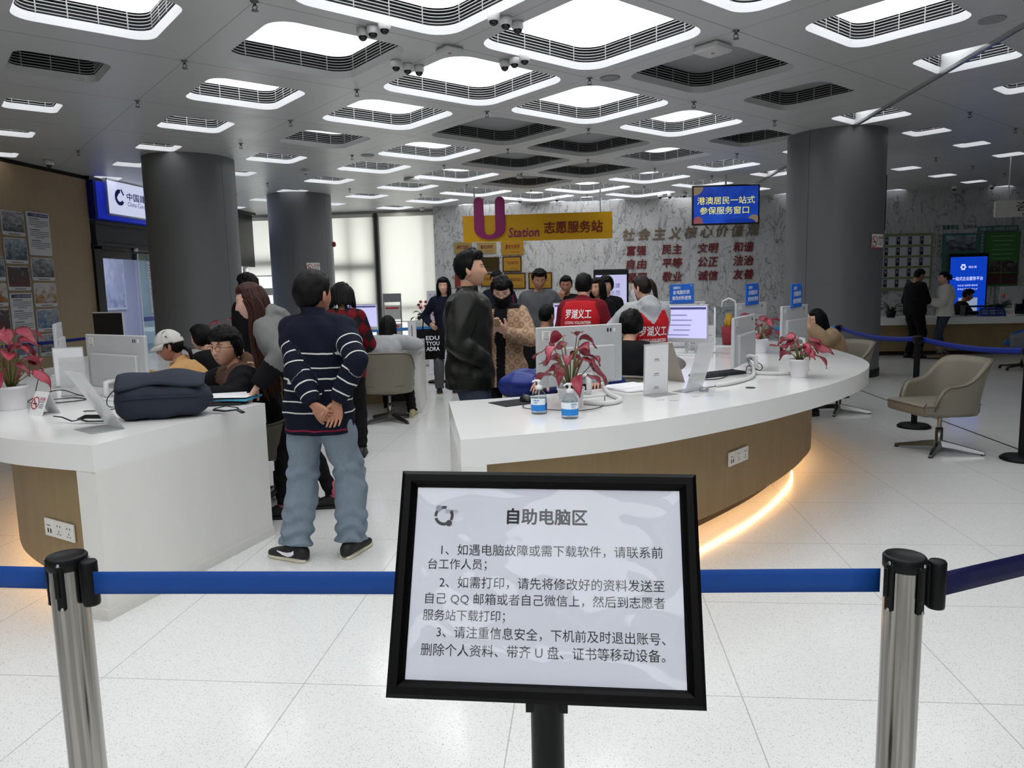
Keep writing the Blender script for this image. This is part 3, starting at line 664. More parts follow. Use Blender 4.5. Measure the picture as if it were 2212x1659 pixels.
def light_meshes(s):
    if s in _lb: return _lb[s]
    h = s/2; r = .16*s; e = .03; z1 = .062; hi = h-e; ri = max(.03, r-e*.6)
    rim = MB(); a, b = rsq(h, r), rsq(hi, ri); n = len(a); vs = [(x, y, 0) for x, y in a]+[(x, y, z1) for x, y in b]
    rim.add(vs, [(k, (k+1) % n, n+(k+1) % n, n+k) for k in range(n)], False)
    lv = MB(); 
    for q in range(5):
        z = z1+.012+q*.027; o_, i_ = rsq(hi+.001, ri), rsq(hi-.010, ri-.008); vs = []
        for p, zz in ((i_, z), (i_, z+.007), (o_, z+.007), (o_, z)): vs += [(x, y, zz) for x, y in p]
        lv.add(vs, [(l*n+k, l*n+(k+1) % n, ((l+1) % 4)*n+(k+1) % n, ((l+1) % 4)*n+k) for l in range(4) for k in range(n)])
    nb = 4 if s > .8 else 3
    for q in range(4):
        M = Matrix.Rotation(q*math.pi/2, 4, 'Z')
        for t in range(nb): x = -(hi-ri-.01)+2*(hi-ri-.01)*t/(nb-1); lv.box(M @ Vector((x, hi-.006, z1+.070)), (.009, .007, .135), M)
    hs = MB(); a = rsq(h+.10, r+.08); vs = [(x, y, .003) for x, y in a]+[(x, y, .23) for x, y in a]
    hs.add(vs, [(k, n+k, n+(k+1) % n, (k+1) % n) for k in range(n)]); hs.add([(x, y, .23) for x, y in a], [tuple(range(n-1, -1, -1))])
    b2 = rsq(h+.002, r); hs.add([(x, y, .004) for x, y in a]+[(x, y, .004) for x, y in b2], [(k, (k+1) % n, n+(k+1) % n, n+k) for k in range(n)])
    df = MB(); a = rsq(hi-.004, ri); df.prism(a, .205, .220)
    out = ({k: rim.mesh('rim', m) for k, m in (('on', M_RIMON), ('far', M_RIMON), ('half', M_RIM), ('off', M_RIM))}, lv.mesh('louver', M_LOUV), hs.mesh('housing', M_HOUS), {k: df.mesh('diffuser', m) for k, m in (('on', M_ON), ('far', M_FAR), ('half', M_HALF), ('off', M_DARK))})
    _lb[s] = out; return out
rows = sorted({i-j for i, j, *_ in lights})
rowname = {}
for k, q in enumerate(rows): rowname[q] = k
M_PART = mat('light_partition', 'E4E5E6', .5)
for q in rows:
    vis = 0
    for (i, j, X, Y, s) in sorted([l for l in lights if l[0]-l[1] == q], key=lambda l: l[3]):
        st = 'off' if (i, j) in OFF else 'half' if (i, j) in DIM else 'far' if X > 4.3 else 'on'
        p = ray(0, 0); d = Vector((X, Y, CEIL))-EYE; zc = d.dot(_fw); px, py = IW/2+F*d.dot(_R)/max(zc, .01), IH/2-F*d.dot(_U)/max(zc, .01)
        seen = zc > .5 and -130 < px < IW+130 and py > -90
        word = {'off': 'switched-off dark', 'half': 'dimly lit', 'on': 'brightly lit', 'far': 'small lit'}[st]
        k0 = rowname[q]
        if seen:
            lab = f'{word} square ceiling light, {ORD[min(vis,13)]} from camera in row {k0+1} from tan wall'; vis += 1
        else: lab = 'square ceiling light behind the viewer, out of the photo'
        t = empty('ceiling_light', (X, Y, CEIL), math.radians(45), lab, 'ceiling light', 'recessed ceiling lights' if seen else 'ceiling lights behind the viewer')
        rim, lv, hs, df = light_meshes(s)
        link('rim', rim[st], t); link('louver', lv, t); link('housing', hs, t); link('diffuser', df[st], t)
        if abs(X-3.9) < .2:
            mb = MB(); mb.box((0, 0, .105), (.10, s*1.30, .20), Matrix.Rotation(math.radians(-45), 4, 'Z')); mb.build('partition', M_PART, t)
mb = MB(); mb.box((3.87, 7.2, CEIL-.015), (.05, 24.6, .03)); mb.box((3.87, 7.2, CEIL-.032), (.022, 24.6, .005))
tagp(mb.build('ceiling_rail', mat('rail_metal', 'A8AAAB', .25, metal=.9)), 'long metal rail along the ceiling running into the grey column', 'rail')
# sprinklers on the panel corners
mb = MB(); mb.lathe([(.001, 0), (.032, 0), (.030, -.006), (.012, -.009), (.011, -.03), (.016, -.032)], 14); mb.tube([(.012, 0, -.03), (.020, 0, -.045), (.008, 0, -.062), (0, 0, -.066)], .0035, 6); mb.tube([(-.012, 0, -.03), (-.020, 0, -.045), (-.008, 0, -.062), (0, 0, -.066)], .0035, 6); mb.lathe([(.001, -.066), (.028, -.067), (.026, -.071), (.001, -.071)], 12)
spm = mb.mesh('sprinkler', mat('sprinkler_metal', '6A6C6C', .35, metal=.8)); cnt = {}
for (i, j, X, Y, s) in sorted(lights, key=lambda l: l[3]):
    x, y = lat(C0+CS*(i+.5), D0+DS*(j+.5))
    if not (3 < y < 19.2) or x < -8.6: continue
    d = Vector((x, y, CEIL))-EYE; zc = d.dot(_fw); px = IW/2+F*d.dot(_R)/zc; py = IH/2-F*d.dot(_U)/zc
    if not (0 < px < IW and py > 0) or (i+2*j) % 5 == 4 or abs(x-3.87) < .3: continue
    k0 = rowname[i-j]; cnt[k0] = cnt.get(k0, 0)+1
    tagp(link('sprinkler', spm, None, (x, y, CEIL)), f'small sprinkler head, {ORD[cnt[k0]-1]} from camera along ceiling row {k0+1} from tan wall', 'sprinkler', 'ceiling sprinklers')
# dome cameras
M_CAMW = mat('camera_white', 'D5D6D6', .4); M_CAMG = mat('camera_dome', '0C0D10', .06, spec=.8)
bm_, dm_ = MB(), MB(); bm_.lathe([(.001, 0), (.062, 0), (.064, -.03), (.060, -.062), (.050, -.075), (.047, -.078)], 22); bm_.box((.0, -.062, -.02), (.02, .004, .012)); dm_.sphere((0, 0, -.072), (.047, .047, .05), 18, 8, z0=-1, z1=.05)
dcam = None
def dome(px, py, lab, grp, k=1.0, loc=None):
    global dcam
    p = loc or atZ(px, py, CEIL)
    if dcam is None:
        dcam = empty('dome_camera', p, 0, lab, 'security camera', grp); bm_.build('housing', M_CAMW, dcam); dm_.build('dome', M_CAMG, dcam); r = dcam
    else: r = dup(dcam, p, random.uniform(0, 6), lab, grp)
    r.scale = (k, k, k); return r
for gi, (pts, nm) in enumerate(((((783,62),(805,56),(830,47)), 'over the upper left lit ceiling panel'), (((1066,28),(1092,37),(1118,47)), 'beside the largest lit ceiling panel'), (((855,131),(880,138),(905,142)), 'left of the central lit ceiling panel'), (((1090,131),(1111,124),(1133,117)), 'right of the central lit ceiling panel'))):
    for k, (a, b) in enumerate(pts): dome(a, b, f'{("leftmost","middle","rightmost")[k]} white dome camera of the three {nm}', 'clustered dome cameras', .82)
for (a, b, nm) in ((106,346,'above the tan wall'), (1123,428,'just right of the purple letter U'), (1203,425,'above the middle of the yellow sign'), (912,449,'above the corner where window meets marble'), (1426,419,'left of three above the wall slogan'), (1447,418,'middle of three above the wall slogan'), (1478,416,'right of three above the wall slogan'), (2062,401,'by the far right marble wall, nearer the column'), (2143,398,'by the far right wall, nearer the sign pole')):
    dome(a, b, f'single white dome camera on the ceiling {nm}', 'single dome cameras', 1.0)
def ap(px, py, lab, w_, h_, dz):
    p = atZ(px, py, CEIL); t = empty('wireless_access_point', p, math.radians(45), lab, 'access point', 'ceiling access points'); b = MB(); b.box((0, 0, -dz/2), (w_, w_, dz), bev=.018); b.build('housing', mat('ap_white', 'C4C5C3', .5), t)
    c = MB(); c.lathe([(.001, -dz-.001), (.018, -dz-.001), (.018, -dz-.0025), (.001, -dz-.0025)], 14); c.build('badge', mat('ap_badge', '9A7F55', .5), t)
ap(971, 104, 'white square access point box between two camera clusters', .20, .2, .045); ap(1540, 98, 'large white square access point over a dark ceiling light', .27, .27, .07); ap(889, 385, 'distant white access point box near the window ceiling lights', .24, .24, .06)
for px, py, lab in ((1318,168,'round flush ceiling speaker right of the large lit panel'), (2143,42,'round flush ceiling speaker at the upper right of the photo'), (794,335,'round flush ceiling speaker left of the window lights'), (1716,412,'round flush ceiling speaker just left of the right column')):
    p = atZ(px, py, CEIL); b = MB(); b.lathe([(.001, -.006), (.085, -.006), (.092, -.012), (.105, -.010), (.108, 0)], 28); tagp(b.build('ceiling_speaker', mat('speaker_grey', '8C8E8E', .5), None, p), lab, 'speaker', 'ceiling speakers')
for px, py, lab in ((658,366,'small white box sensor near the left columns'), (1122,378,'small white box sensor among the unlit ceiling lights')):
    p = atZ(px, py, CEIL); b = MB(); b.box((0, 0, -.03), (.11, .11, .06), bev=.01); b.lathe([(.001, -.06), (.025, -.06), (.02, -.068), (.001, -.07)], 12); tagp(b.build('ceiling_sensor', mat('ap_white', 'C4C5C3', .5), None, p), lab, 'sensor', 'ceiling sensors')
# ---- walls
def t_marble(n, c):
    v = n.coords(); x, y, z = n.sep(v)
    mp = n.new('ShaderNodeMapping'); mp.inputs['Rotation'].default_value = (0, math.radians(52), 0); mp.inputs['Scale'].default_value = (1, 1, .42); n.t.links.new(v, mp.inputs[0]); q = mp.outputs[0]
    def vein(sc_, wd, det, dist):
        nz = n.new('ShaderNodeTexNoise'); nz.inputs['Scale'].default_value = sc_; nz.inputs['Detail'].default_value = det; nz.inputs['Roughness'].default_value = .55; nz.inputs['Distortion'].default_value = dist; n.t.links.new(q, nz.inputs['Vector'])
        return n.math('SUBTRACT', 1.0, n.math('DIVIDE', n.math('ABSOLUTE', n.math('SUBTRACT', nz.outputs['Fac'], .5)), wd), clamp=True)
    a = vein(3.0, .018, 6, 1.1); b = vein(7.5, .022, 5, .8); m = n.noise(v, 1.4, 3)
    vv = n.math('ADD', n.math('MULTIPLY', a, .75), n.math('MULTIPLY', b, n.math('MULTIPLY', m, .75)), clamp=True)
    col = n.mix(n.noise(q, 3, 5, .6), (.40,.41,.42), (.62,.62,.62)); col = n.mix(vv, col, (.11,.115,.125))
    g = n.math('LESS_THAN', n.math('ABSOLUTE', n.math('SUBTRACT', n.math('FRACT', n.math('DIVIDE', n.math('ADD', x, .3), 1.22)), .5)), .0022); col = n.mix(n.math('MULTIPLY', g, .6), col, (.15,.15,.15)); n.base(col)
M_MARB = mat('marble', 'C8C8C8', .22, spec=.5, tex=t_marble)
mb = MB(); mb.box((4.8, 19.85, 1.83), (17.46, .3, 3.66)); struct(mb.build('wall_back', M_MARB))
mb = MB(); mb.box((-3.93, 20.15, 1.83), (.06, .62, 3.66)); struct(mb.build('trim_2', M_MARB))
def t_tan(n, c):
    v = n.coords(); x, y, z = n.sep(v); a = n.noise(n.scale(v, (1, 8, .35)), 3, 5, .6)
    g = n.math('LESS_THAN', n.math('ABSOLUTE', n.math('SUBTRACT', n.math('FRACT', n.math('DIVIDE', n.math('ADD', y, -11.02), 1.2)), .5)), .0022)
    n.base(n.mix(n.math('MULTIPLY', g, .55), n.mix(a, tuple(k*.85 for k in c), tuple(k*1.12 for k in c)), (.12,.08,.05)))
M_TAN = mat('tan_wall_panel', 'A08A6C', .5, tex=t_tan); M_WALL = mat('plain_wall', 'C9C9C6', .7)
mb = MB(); mb.box((-9.03, 2.71, 1.79), (.2, 20.42, 3.58)); struct(mb.build('wall_left', M_TAN))
mb = MB(); mb.box((-9.05, 2.71, 3.615), (.2, 20.42, .07)); struct(mb.build('trim_3', mat('shadow_gap', '0C0C0C', .8)))
mb = MB(); mb.box((13.5, 6.2, 1.83), (.2, 27.4, 3.66)); struct(mb.build('wall_right', M_WALL))
mb = MB(); mb.box((2.2, -7.5, 1.83), (22.6, .2, 3.66)); struct(mb.build('wall_front', M_WALL))
# ---- round columns
def t_col(n, c):
    v = n.coords(); x, y, z = n.sep(v); an = n.math('ARCTAN2', y, x)
    g = n.math('LESS_THAN', n.math('ABSOLUTE', n.math('SUBTRACT', n.math('FRACT', n.math('DIVIDE', n.math('ADD', an, 7.66), 2.0944)), .5)), .0025); n.base(n.mix(n.math('MULTIPLY', g, .8), n.mix(n.noise(v, 2, 2), tuple(k*.95 for k in c), tuple(k*1.05 for k in c)), (.01,.01,.01)))
M_COL = mat('column_cladding', '707274', .42, metal=.25, spec=.45, tex=t_col); M_CBASE = mat('column_base', '222324', .4, metal=.4)
for x, y in ((-6.36, 11.82), (-6.38, 16.6), (3.86, 12.02)):
    mb = MB(); mb.slot(0).lathe([(.70, .12), (.70, CEIL)], 64, cap=False); mb.slot(1).lathe([(.712, 0), (.712, .12), (.70, .121)], 64, cap=False); struct(mb.build('column', [M_COL, M_CBASE], None, (x, y, 0)))
# ---- window wall with roller blinds
M_FR = mat('window_frame', 'A39F95', .5); M_FRD = mat('window_frame_dark', '2A2A2A', .4); 
def t_pane(n, c):
    tr_ = n.new('ShaderNodeBsdfTransparent'); tr_.inputs[0].default_value = (*c, 1); g = n.new('ShaderNodeBsdfGlossy'); g.inputs['Roughness'].default_value = .02; mx = n.new('ShaderNodeMixShader'); lw = n.new('ShaderNodeLayerWeight'); lw.inputs[0].default_value = .12
    n.t.links.new(n.math('ADD', n.math('MULTIPLY', lw.outputs['Fresnel'], .5), .02), mx.inputs[0]); n.link(tr_, 0, mx, 1); n.link(g, 0, mx, 2); n.t.links.new(mx.outputs[0], n.n['Material Output'].inputs[0])
M_GL = mat('window_glass', 'FAFAF6', .02, tex=t_pane)
def t_blind(n, c):
    v = n.coords(); x, y, z = n.sep(v); d = n.new('ShaderNodeBsdfDiffuse'); t = n.new('ShaderNodeBsdfTranslucent'); mx = n.new('ShaderNodeMixShader'); mx.inputs[0].default_value = .55
    wv = n.math('FRACT', n.math('MULTIPLY', z, 60)); k = n.mix(n.math('MULTIPLY', wv, .12), c, tuple(q*.8 for q in c))
    n.t.links.new(k, d.inputs[0]); n.t.links.new(k, t.inputs[0]); n.link(d, 0, mx, 1); n.link(t, 0, mx, 2); n.t.links.new(mx.outputs[0], n.n['Material Output'].inputs[0])
M_BL = mat('blind_cloth', 'DBDAD5', .9, tex=t_blind)
WY = 20.42
def window(no, x0, x1, bars, dark):
    w_ = struct(empty(f'window_{no}', ((x0+x1)/2, WY, 0))); cx = (x1-x0)/2; fr = MB()
    fr.box((0, 0, .06), (x1-x0, .12, .12)); fr.box((0, 0, 3.58), (x1-x0, .12, .16))
    for s in (-1, 1): fr.box((s*(cx-.04), 0, 1.8), (.08, .12, 3.6))
    for (ax, az0, az1, ah) in bars: fr.box((ax, 0, (az0+az1)/2), (ah, .09, az1-az0))
    struct(fr.build('window_frame', M_FR, w_)); g = MB(); g.box((0, 0, 1.8), (x1-x0-.1, .012, 3.5)); struct(g.build('window_glass', M_GL, w_)); return w_
window(1, -9.6, -7.4, [(.2, .12, 3.5, .16), (0, 1.42, 1.62, 2.1), (0, 2.2, 2.4, 2.1)], 0); window(2, -7.4, -5.72, [(.1, .12, 3.5, .1), (0, 2.02, 2.24, 1.6), (0, .98, 1.1, 1.6)], 0); window(3, -5.60, -3.96, [(.5, .12, 3.5, .06), (0, .95, 1.05, 1.6)], 0)
mb = MB(); mb.box((-5.66, WY-.05, 1.8), (.09, .22, 3.6)); struct(mb.build('trim_4', M_FRD))
mb = MB(); mb.box((-6.7, WY+.0, 3.60), (6, .3, .1)); struct(mb.build('trim_5', M_FR))
def blind(x0, x1, zb, lab):
    t = empty('roller_blind', ((x0+x1)/2, WY-.16, 0), 0, lab, 'blind', 'window roller blinds'); b = MB(); n = 12; rows_ = [[((x0-x1)/2+(x1-x0)*c/n, .004*math.sin(c*1.3+r), zb+(3.5-zb)*r/10) for c in range(n+1)] for r in range(11)]
    b.sheet(rows_, 0); b.build('cloth', M_BL, t); r = MB(); r.box((0, 0, zb-.012), (x1-x0, .02, .03)); r.build('bottom_rail', mat('blind_rail', 'C9C6BC', .5), t); h = MB(); h.box((0, .02, 3.53), (x1-x0, .09, .09)); h.build('cassette', mat('blind_rail', 'C9C6BC', .5), t)
blind(-9.4, -7.5, 1.97, 'half lowered white roller blind behind the left column'); blind(-7.4, -5.74, .98, 'white roller blind beside the rear column, left of the dark mullion'); blind(-5.57, -4.0, .62, 'white roller blind between the dark mullion and the marble wall')
# ---- bank front beyond the tan wall
M_BLK = mat('black_frame', '0B0B0D', .35); M_SHUT = mat('shutter_grey', '33353A', .6); M_BLU = mat('bank_blue', '1226B0', .35); 
mb = MB(); mb.box((-9.0, 16.4, 3.62), (.24, 6.9, .06)); mb.box((-9.04, 16.4, 2.9), (.10, 6.9, 1.4)); struct(mb.build('wall_bank_front', M_BLK))
t = empty('bank_sign', (-8.94, 15.6, 3.0), 0, 'illuminated white and blue bank sign above the glass entrance', 'sign')
mb = MB(); mb.box((.06, 0, .24), (.16, 5.2, .66)); mb.build('blue_casing', mat('bank_blue_lit', '1B35E0', .3, emit=.22), t)
mb = MB(); mb.box((.03, -2.63, .24), (.2, .06, .68)); mb.build('casing_end', mat('bank_navy', '0A1570', .4), t)
mb = MB(); mb.box((.155, .22, .325), (.05, 5.1, .63)); mb.build('white_panel', mat('bank_panel_lit', 'DDE4FF', .3, emit=.6), t)
mb = MB(); mb.box((.15, .22, .0), (.07, 5.16, .03)); mb.box((.15, .22, .64), (.07, 5.16, .03)); mb.box((.15, -2.345, .325), (.07, .03, .66)); mb.build('panel_frame', mat('alu', 'B9BCC2', .35, metal=.8), t)
SM = frame((-8.755, 13.5, 3.0), (0, 1, 0)); SM = Matrix(((0,0,1,.182),(1,0,0,0),(0,1,0,0),(0,0,0,1)))  # text x -> +Y, y -> Z, out -> +X
def sgn(y, z): return Tr(0, y, z) @ SM
mb = MB(); C_ = sgn(-1.98, .34) @ Matrix.Scale(.70, 4)
arc = [(math.radians(a)) for a in range(75, 331, 12)]
for k in range(len(arc)-1):
    q = [C_ @ Vector((r*math.cos(a), r*math.sin(a), .002)) for a, r in ((arc[k], .115), (arc[k+1], .115), (arc[k+1], .215), (arc[k], .215))]; mb.add(q, [(3, 2, 1, 0)])
mb.add([C_ @ Vector(p) for p in ((.06, .20, .002), (.16, .06, .002), (.21, .09, .002), (.10, .24, .002))], [(0, 1, 2, 3)])
mb.add([C_ @ Vector(p) for p in ((-.11, .0, .002), (0, .13, .002), (0, .17, .002), (-.13, .05, .002))], [(0, 1, 2, 3)])
put_text(mb, '中国建设银行', sgn(-1.12, .385), height=.145, width=1.26, bold=.03); put_text(mb, 'China Construction Bank', sgn(-1.10, .245), height=.085, width=1.28)
mb.build('lettering', mat('bank_ink', '0E1F8E', .5), t)
mb = MB(); mb.box((-8.93, 14.6, 2.62), (.10, 3.2, .40)); mb.box((-8.9, 14.6, 2.44), (.14, 3.3, .05)); mb.box((-8.9, 14.6, 2.83), (.14, 3.3, .05)); tagp(mb.build('roller_shutter_box', M_SHUT), 'dark grey shutter box above the bank door', 'shutter box')
d = struct(empty('door_1', (-8.95, 14.3, 0)))
mb = MB(); mb.box((0, -1.28, 1.2), (.14, .22, 2.4)); mb.box((0, 0, 2.40), (.14, 2.8, .10)); mb.box((0, 1.35, 1.2), (.14, .1, 2.4)); struct(mb.build('door_frame', M_BLK, d))
mb = MB(); mb.box((0, .66, 1.17), (.012, 1.3, 2.3)); struct(mb.build('door_glass', mat('door_pane', 'DCEBE6', .03, tex=t_pane), d)); mb = MB(); mb.box((.01, .66, 1.0), (.003, 1.28, .09)); struct(mb.build('door_band', mat('bank_band', '2A3F9E', .5), d)); mb = MB(); mb.box((0, .02, 1.17), (.03, .03, 2.3)); struct(mb.build('door_stile', mat('alu', 'B9BCC2', .35, metal=.8), d))
mb = MB(); mb.sphere((-8.86, 14.15, 2.39), (.05, .05, .045), 14, 8); tagp(mb.build('door_sensor', mat('camera_white', 'D5D6D6', .4)), 'small round sensor above the bank glass door', 'sensor')
mb = MB(); mb.box((-11.5, 15.6, 1.83), (.2, 6, 3.66)); struct(mb.build('wall_bank', mat('bank_wall', 'C7CBE0', .6))); mb = MB(); mb.box((-10.2, 18.2, 1.83), (2.6, .2, 3.66)); struct(mb.build('wall_bank_side', mat('bank_wall', 'C7CBE0', .6))); mb = MB(); mb.box((-10.3, 12.8, 1.83), (2.5, .2, 3.66)); struct(mb.build('wall_bank_near', mat('bank_wall', 'C7CBE0', .6)))
mb = MB(); mb.box((-10.2, 15.5, 3.0), (2.4, 5.3, .05)); struct(mb.build('ceiling_bank', mat('plain_wall', 'C9C9C6', .7)))
mb = MB(); mb.box((-10.0, 15.2, 2.955), (.9, 3.2, .03)); tagp(mb.build('bank_ceiling_light', mat('bank_light', 'E6ECFF', .5, emit=6)), 'bright ceiling panel inside the bank, behind the glass door', 'ceiling light')
# ================================================================== ring counter, two halves
def catmull(P, n=6, closed=False):
    P = [Vector((*p, 0)) if len(p) == 2 else Vector(p) for p in P]; out = []; N = len(P)
    for i in range(N if closed else N-1):
        p0 = P[i-1] if (i > 0 or closed) else P[0]*2-P[1]; p1 = P[i]; p2 = P[(i+1) % N]; p3 = P[(i+2) % N] if (closed or i+2 < N) else P[-1]*2-P[-2]
        for k in range(n):
            t = k/n; out.append(.5*((2*p1)+(p2-p0)*t+(2*p0-5*p1+4*p2-p3)*t*t+(3*p1-p0-3*p2+p3)*t**3))
    if not closed: out.append(P[-1])
    return out
R_OUT = [(-.53,3.08),(-.07,3.28),(.30,3.5),(.83,3.96),(1.22,4.37),(1.57,4.79),(1.92,5.31),(2.15,5.78),(2.27,6.2),(2.335,6.7),(2.35,7.3),(2.28,7.85),(2.08,8.4),(1.7,8.95),(1.15,9.4),(.5,9.68),(-.1,9.78),(-.55,9.78)]
R_IN = [(-.78,4.17),(-.3,4.38),(.2,4.75),(.57,5.25),(.8,5.9),(.85,6.6),(.75,7.35),(.55,7.85),(.2,8.25),(-.3,8.52),(-.74,8.6)]
L_OUT = [(-2.15,2.985),(-2.43,3.06),(-2.74,3.17),(-3.15,3.42),(-3.6,3.85),(-3.98,4.3),(-4.3,4.8),(-4.63,5.31),(-4.86,5.78),(-4.98,6.2),(-5.03,6.7),(-5.04,7.3),(-4.97,7.85),(-4.78,8.4),(-4.4,8.95),(-3.85,9.4),(-3.2,9.68),(-2.6,9.78),(-2.13,9.78)]
L_IN = [(-1.885,4.17),(-2.4,4.38),(-2.9,4.75),(-3.27,5.25),(-3.5,5.9),(-3.55,6.6),(-3.45,7.35),(-3.25,7.85),(-2.9,8.25),(-2.4,8.52),(-1.93,8.55)]
TOPZ = .81
def t_quartz(n, c):
    v = n.coords(); a = n.noise(v, 1.7, 5, .6); n.base(n.mix(a, tuple(k*.95 for k in c), tuple(min(1, k*1.04) for k in c)))
    n.t.links.new(n.math('ADD', n.math('MULTIPLY', a, .08), .10), n.p.inputs['Roughness'])
M_TOP = mat('white_quartz', 'E6E6E4', .14, tex=t_quartz)
def t_endp(n, c):
    v = n.coords(); x, y, z = n.sep(v); a = n.noise(n.scale(v, (1.2, 1.2, .5)), 3, 5, .65); lo = n.math('SUBTRACT', 1.0, n.math('DIVIDE', z, .10), clamp=True)
    scuff = n.math('MULTIPLY', n.noise(n.scale(v, (3, 3, 9)), 6, 4), n.math('MULTIPLY', lo, .45))
    n.base(n.mix(scuff, n.mix(a, tuple(k*.92 for k in c), tuple(min(1, k*1.04) for k in c)), (.30,.285,.26)))
M_END = mat('white_end_panel', 'E0DFDA', .32, tex=t_endp)
def t_oak(n, c):
    v = n.coords(); q = n.scale(v, (1, 1, .09)); a = n.noise(q, 34, 6, .65); b = n.noise(n.scale(v, (1, 1, .22)), 6, 4, .6)
    n.base(n.mix(n.math('MULTIPLY', n.math('ADD', a, b), .62), tuple(k*.62 for k in c), tuple(k*1.28 for k in c)))
M_OAK = mat('oak_veneer', '917B58', .5, tex=t_oak); M_PLI = mat('plinth_brown', '3A2A24', .45); M_LED = mat('warm_led', 'FFC98C', .4, emit=42)
def offset(pts, f):
    out = []; n = len(pts)
    for i, p in enumerate(pts):
        t = (pts[min(i+1, n-1)]-pts[max(i-1, 0)]).normalized(); out.append(p + Vector((-t.y, t.x, 0))*f(i/(n-1), p))
    return out
def strip_wall(mb, A, z0, z1, th=None, smooth=True):
    """vertical curved wall through the points A (thickness th towards the left of travel)"""
    B = offset(A, lambda u, p: th); n = len(A)
    vs = [(p.x, p.y, z0) for p in A]+[(p.x, p.y, z1) for p in A]+[(p.x, p.y, z0) for p in B]+[(p.x, p.y, z1) for p in B]
    b = len(mb.v)
    mb.add(vs, [f for i in range(n-1) for f in ((i, i+1, n+i+1, n+i), (2*n+i+1, 2*n+i, 3*n+i, 3*n+i+1))], smooth)
    mb.add(vs, [f for i in range(n-1) for f in ((n+i, n+i+1, 3*n+i+1, 3*n+i), (i+1, i, 2*n+i, 2*n+i+1))]+[(0, n, 3*n, 2*n), (n-1, 3*n-1, 4*n-1, 2*n-1)])
def counter(name_lab, OUT, IN, sgn):
    t = empty('service_counter', (0, 0, 0), 0, name_lab, 'counter', 'halves of the round counter')
    o, i_ = catmull(OUT, 6), catmull(IN, 6)
    poly = [(p.x, p.y) for p in o]+[(p.x, p.y) for p in reversed(i_)]
    if sgn < 0: poly = list(reversed(poly))
    # worktop: rim walls smooth, top tessellated between the two curves
    n = 100
    def samp(P, n):
        L = [0]
        for k in range(1, len(P)): L.append(L[-1]+(P[k]-P[k-1]).length)
        out = []
        for q in range(n+1):
            s = L[-1]*q/n; k = max(j for j in range(len(L)) if L[j] <= s+1e-9); k = min(k, len(P)-2); u = (s-L[k])/max(1e-9, L[k+1]-L[k]); out.append(P[k].lerp(P[k+1], u))
        return out
    a, b = samp(o, n), samp(i_, n); mb = MB(); N = n+1
    for z, rev in ((TOPZ, sgn < 0), (TOPZ-.12, sgn > 0)):
        vs = [(p.x, p.y, z) for p in a]+[(p.x, p.y, z) for p in b]; mb.add(vs, [((k, k+1, N+k+1, N+k) if not rev else (N+k, N+k+1, k+1, k)) for k in range(n)])
    for P, rev in ((a, sgn > 0), (b, sgn < 0)):
        vs = [(p.x, p.y, TOPZ-.12) for p in P]+[(p.x, p.y, TOPZ) for p in P]; mb.add(vs, [((k, k+1, N+k+1, N+k) if rev else (k+1, k, N+k, N+k+1)) for k in range(n)], True)
    for k in (0, n):
        vs = [(a[k].x, a[k].y, TOPZ-.12), (b[k].x, b[k].y, TOPZ-.12), (b[k].x, b[k].y, TOPZ), (a[k].x, a[k].y, TOPZ)]; mb.add(vs, [(0, 1, 2, 3)])
    mb.build('worktop', M_TOP, t)
    for k, kk in ((0, 1), (-1, -2)):
        p, q = o[k], i_[k]; inw = (o[kk]-o[k]).normalized(); d = (q-p).normalized(); nr = Vector((-d.y, d.x, 0)); nr = nr if nr.dot(inw) > 0 else -nr
        e = MB(); pts = [p+d*.004, q-d*.004, q-d*.004+nr*.11, p+d*.004+nr*.11]; e.prism([(v.x, v.y) for v in pts] if sgn > 0 else [(v.x, v.y) for v in reversed(pts)], .0, TOPZ-.12)
        skp = [p-d*.004-nr*.004, q+d*.004-nr*.004, q+d*.004+nr*.114, p-d*.004+nr*.114]; e.prism([(v.x, v.y) for v in skp], 0, .055); e.build('end_panel', M_END, t)
    f = lambda u, p: sgn*(.06+.34*min(1, max(0, (abs(p.x+1.35)-.95)/2.4)**.9) if True else 0)
    wood = offset(samp(o, 104)[1:-1], f); mb = MB(); strip_wall(mb, wood, .13, TOPZ-.121, sgn*.03); mb.build('oak_front', M_OAK, t)
    pl = offset(wood, lambda u, p: sgn*.15); mb = MB(); strip_wall(mb, pl, 0, .20, sgn*.03); mb.build('plinth', M_PLI, t)
    led = offset(wood, lambda u, p: sgn*.135); mb = MB(); strip_wall(mb, led, .150, .163, sgn*.008); mb.build('light_strip', M_LED, t)
    cap = MB(); n2 = len(wood); cap.add([(p.x, p.y, .20) for p in wood]+[(p.x, p.y, .20) for p in pl], [(k, k+1, n2+k+1, n2+k) for k in range(n2-1)]); cap.build('cove_cover', M_PLI, t)
    # inner modesty panel, dark underside
    inn = offset(samp(o, 80)[4:-4], lambda u, p: f(u, p)+sgn*.3); mb = MB(); strip_wall(mb, inn, 0, TOPZ-.122, sgn*.02); mb.build('inner_panel', M_OAK, t)
    return t, wood
ctr_r, wood_r = counter('right half of the white curved counter with oak front, behind the sign stand', R_OUT, R_IN, 1)
ctr_l, wood_l = counter('left half of the white curved counter whose end panel carries the dark bag', L_OUT, L_IN, -1)
M_SOCK = mat('socket_white', 'E4E3DE', .35); M_HOLE = mat('socket_hole', '2A2A2A', .6)
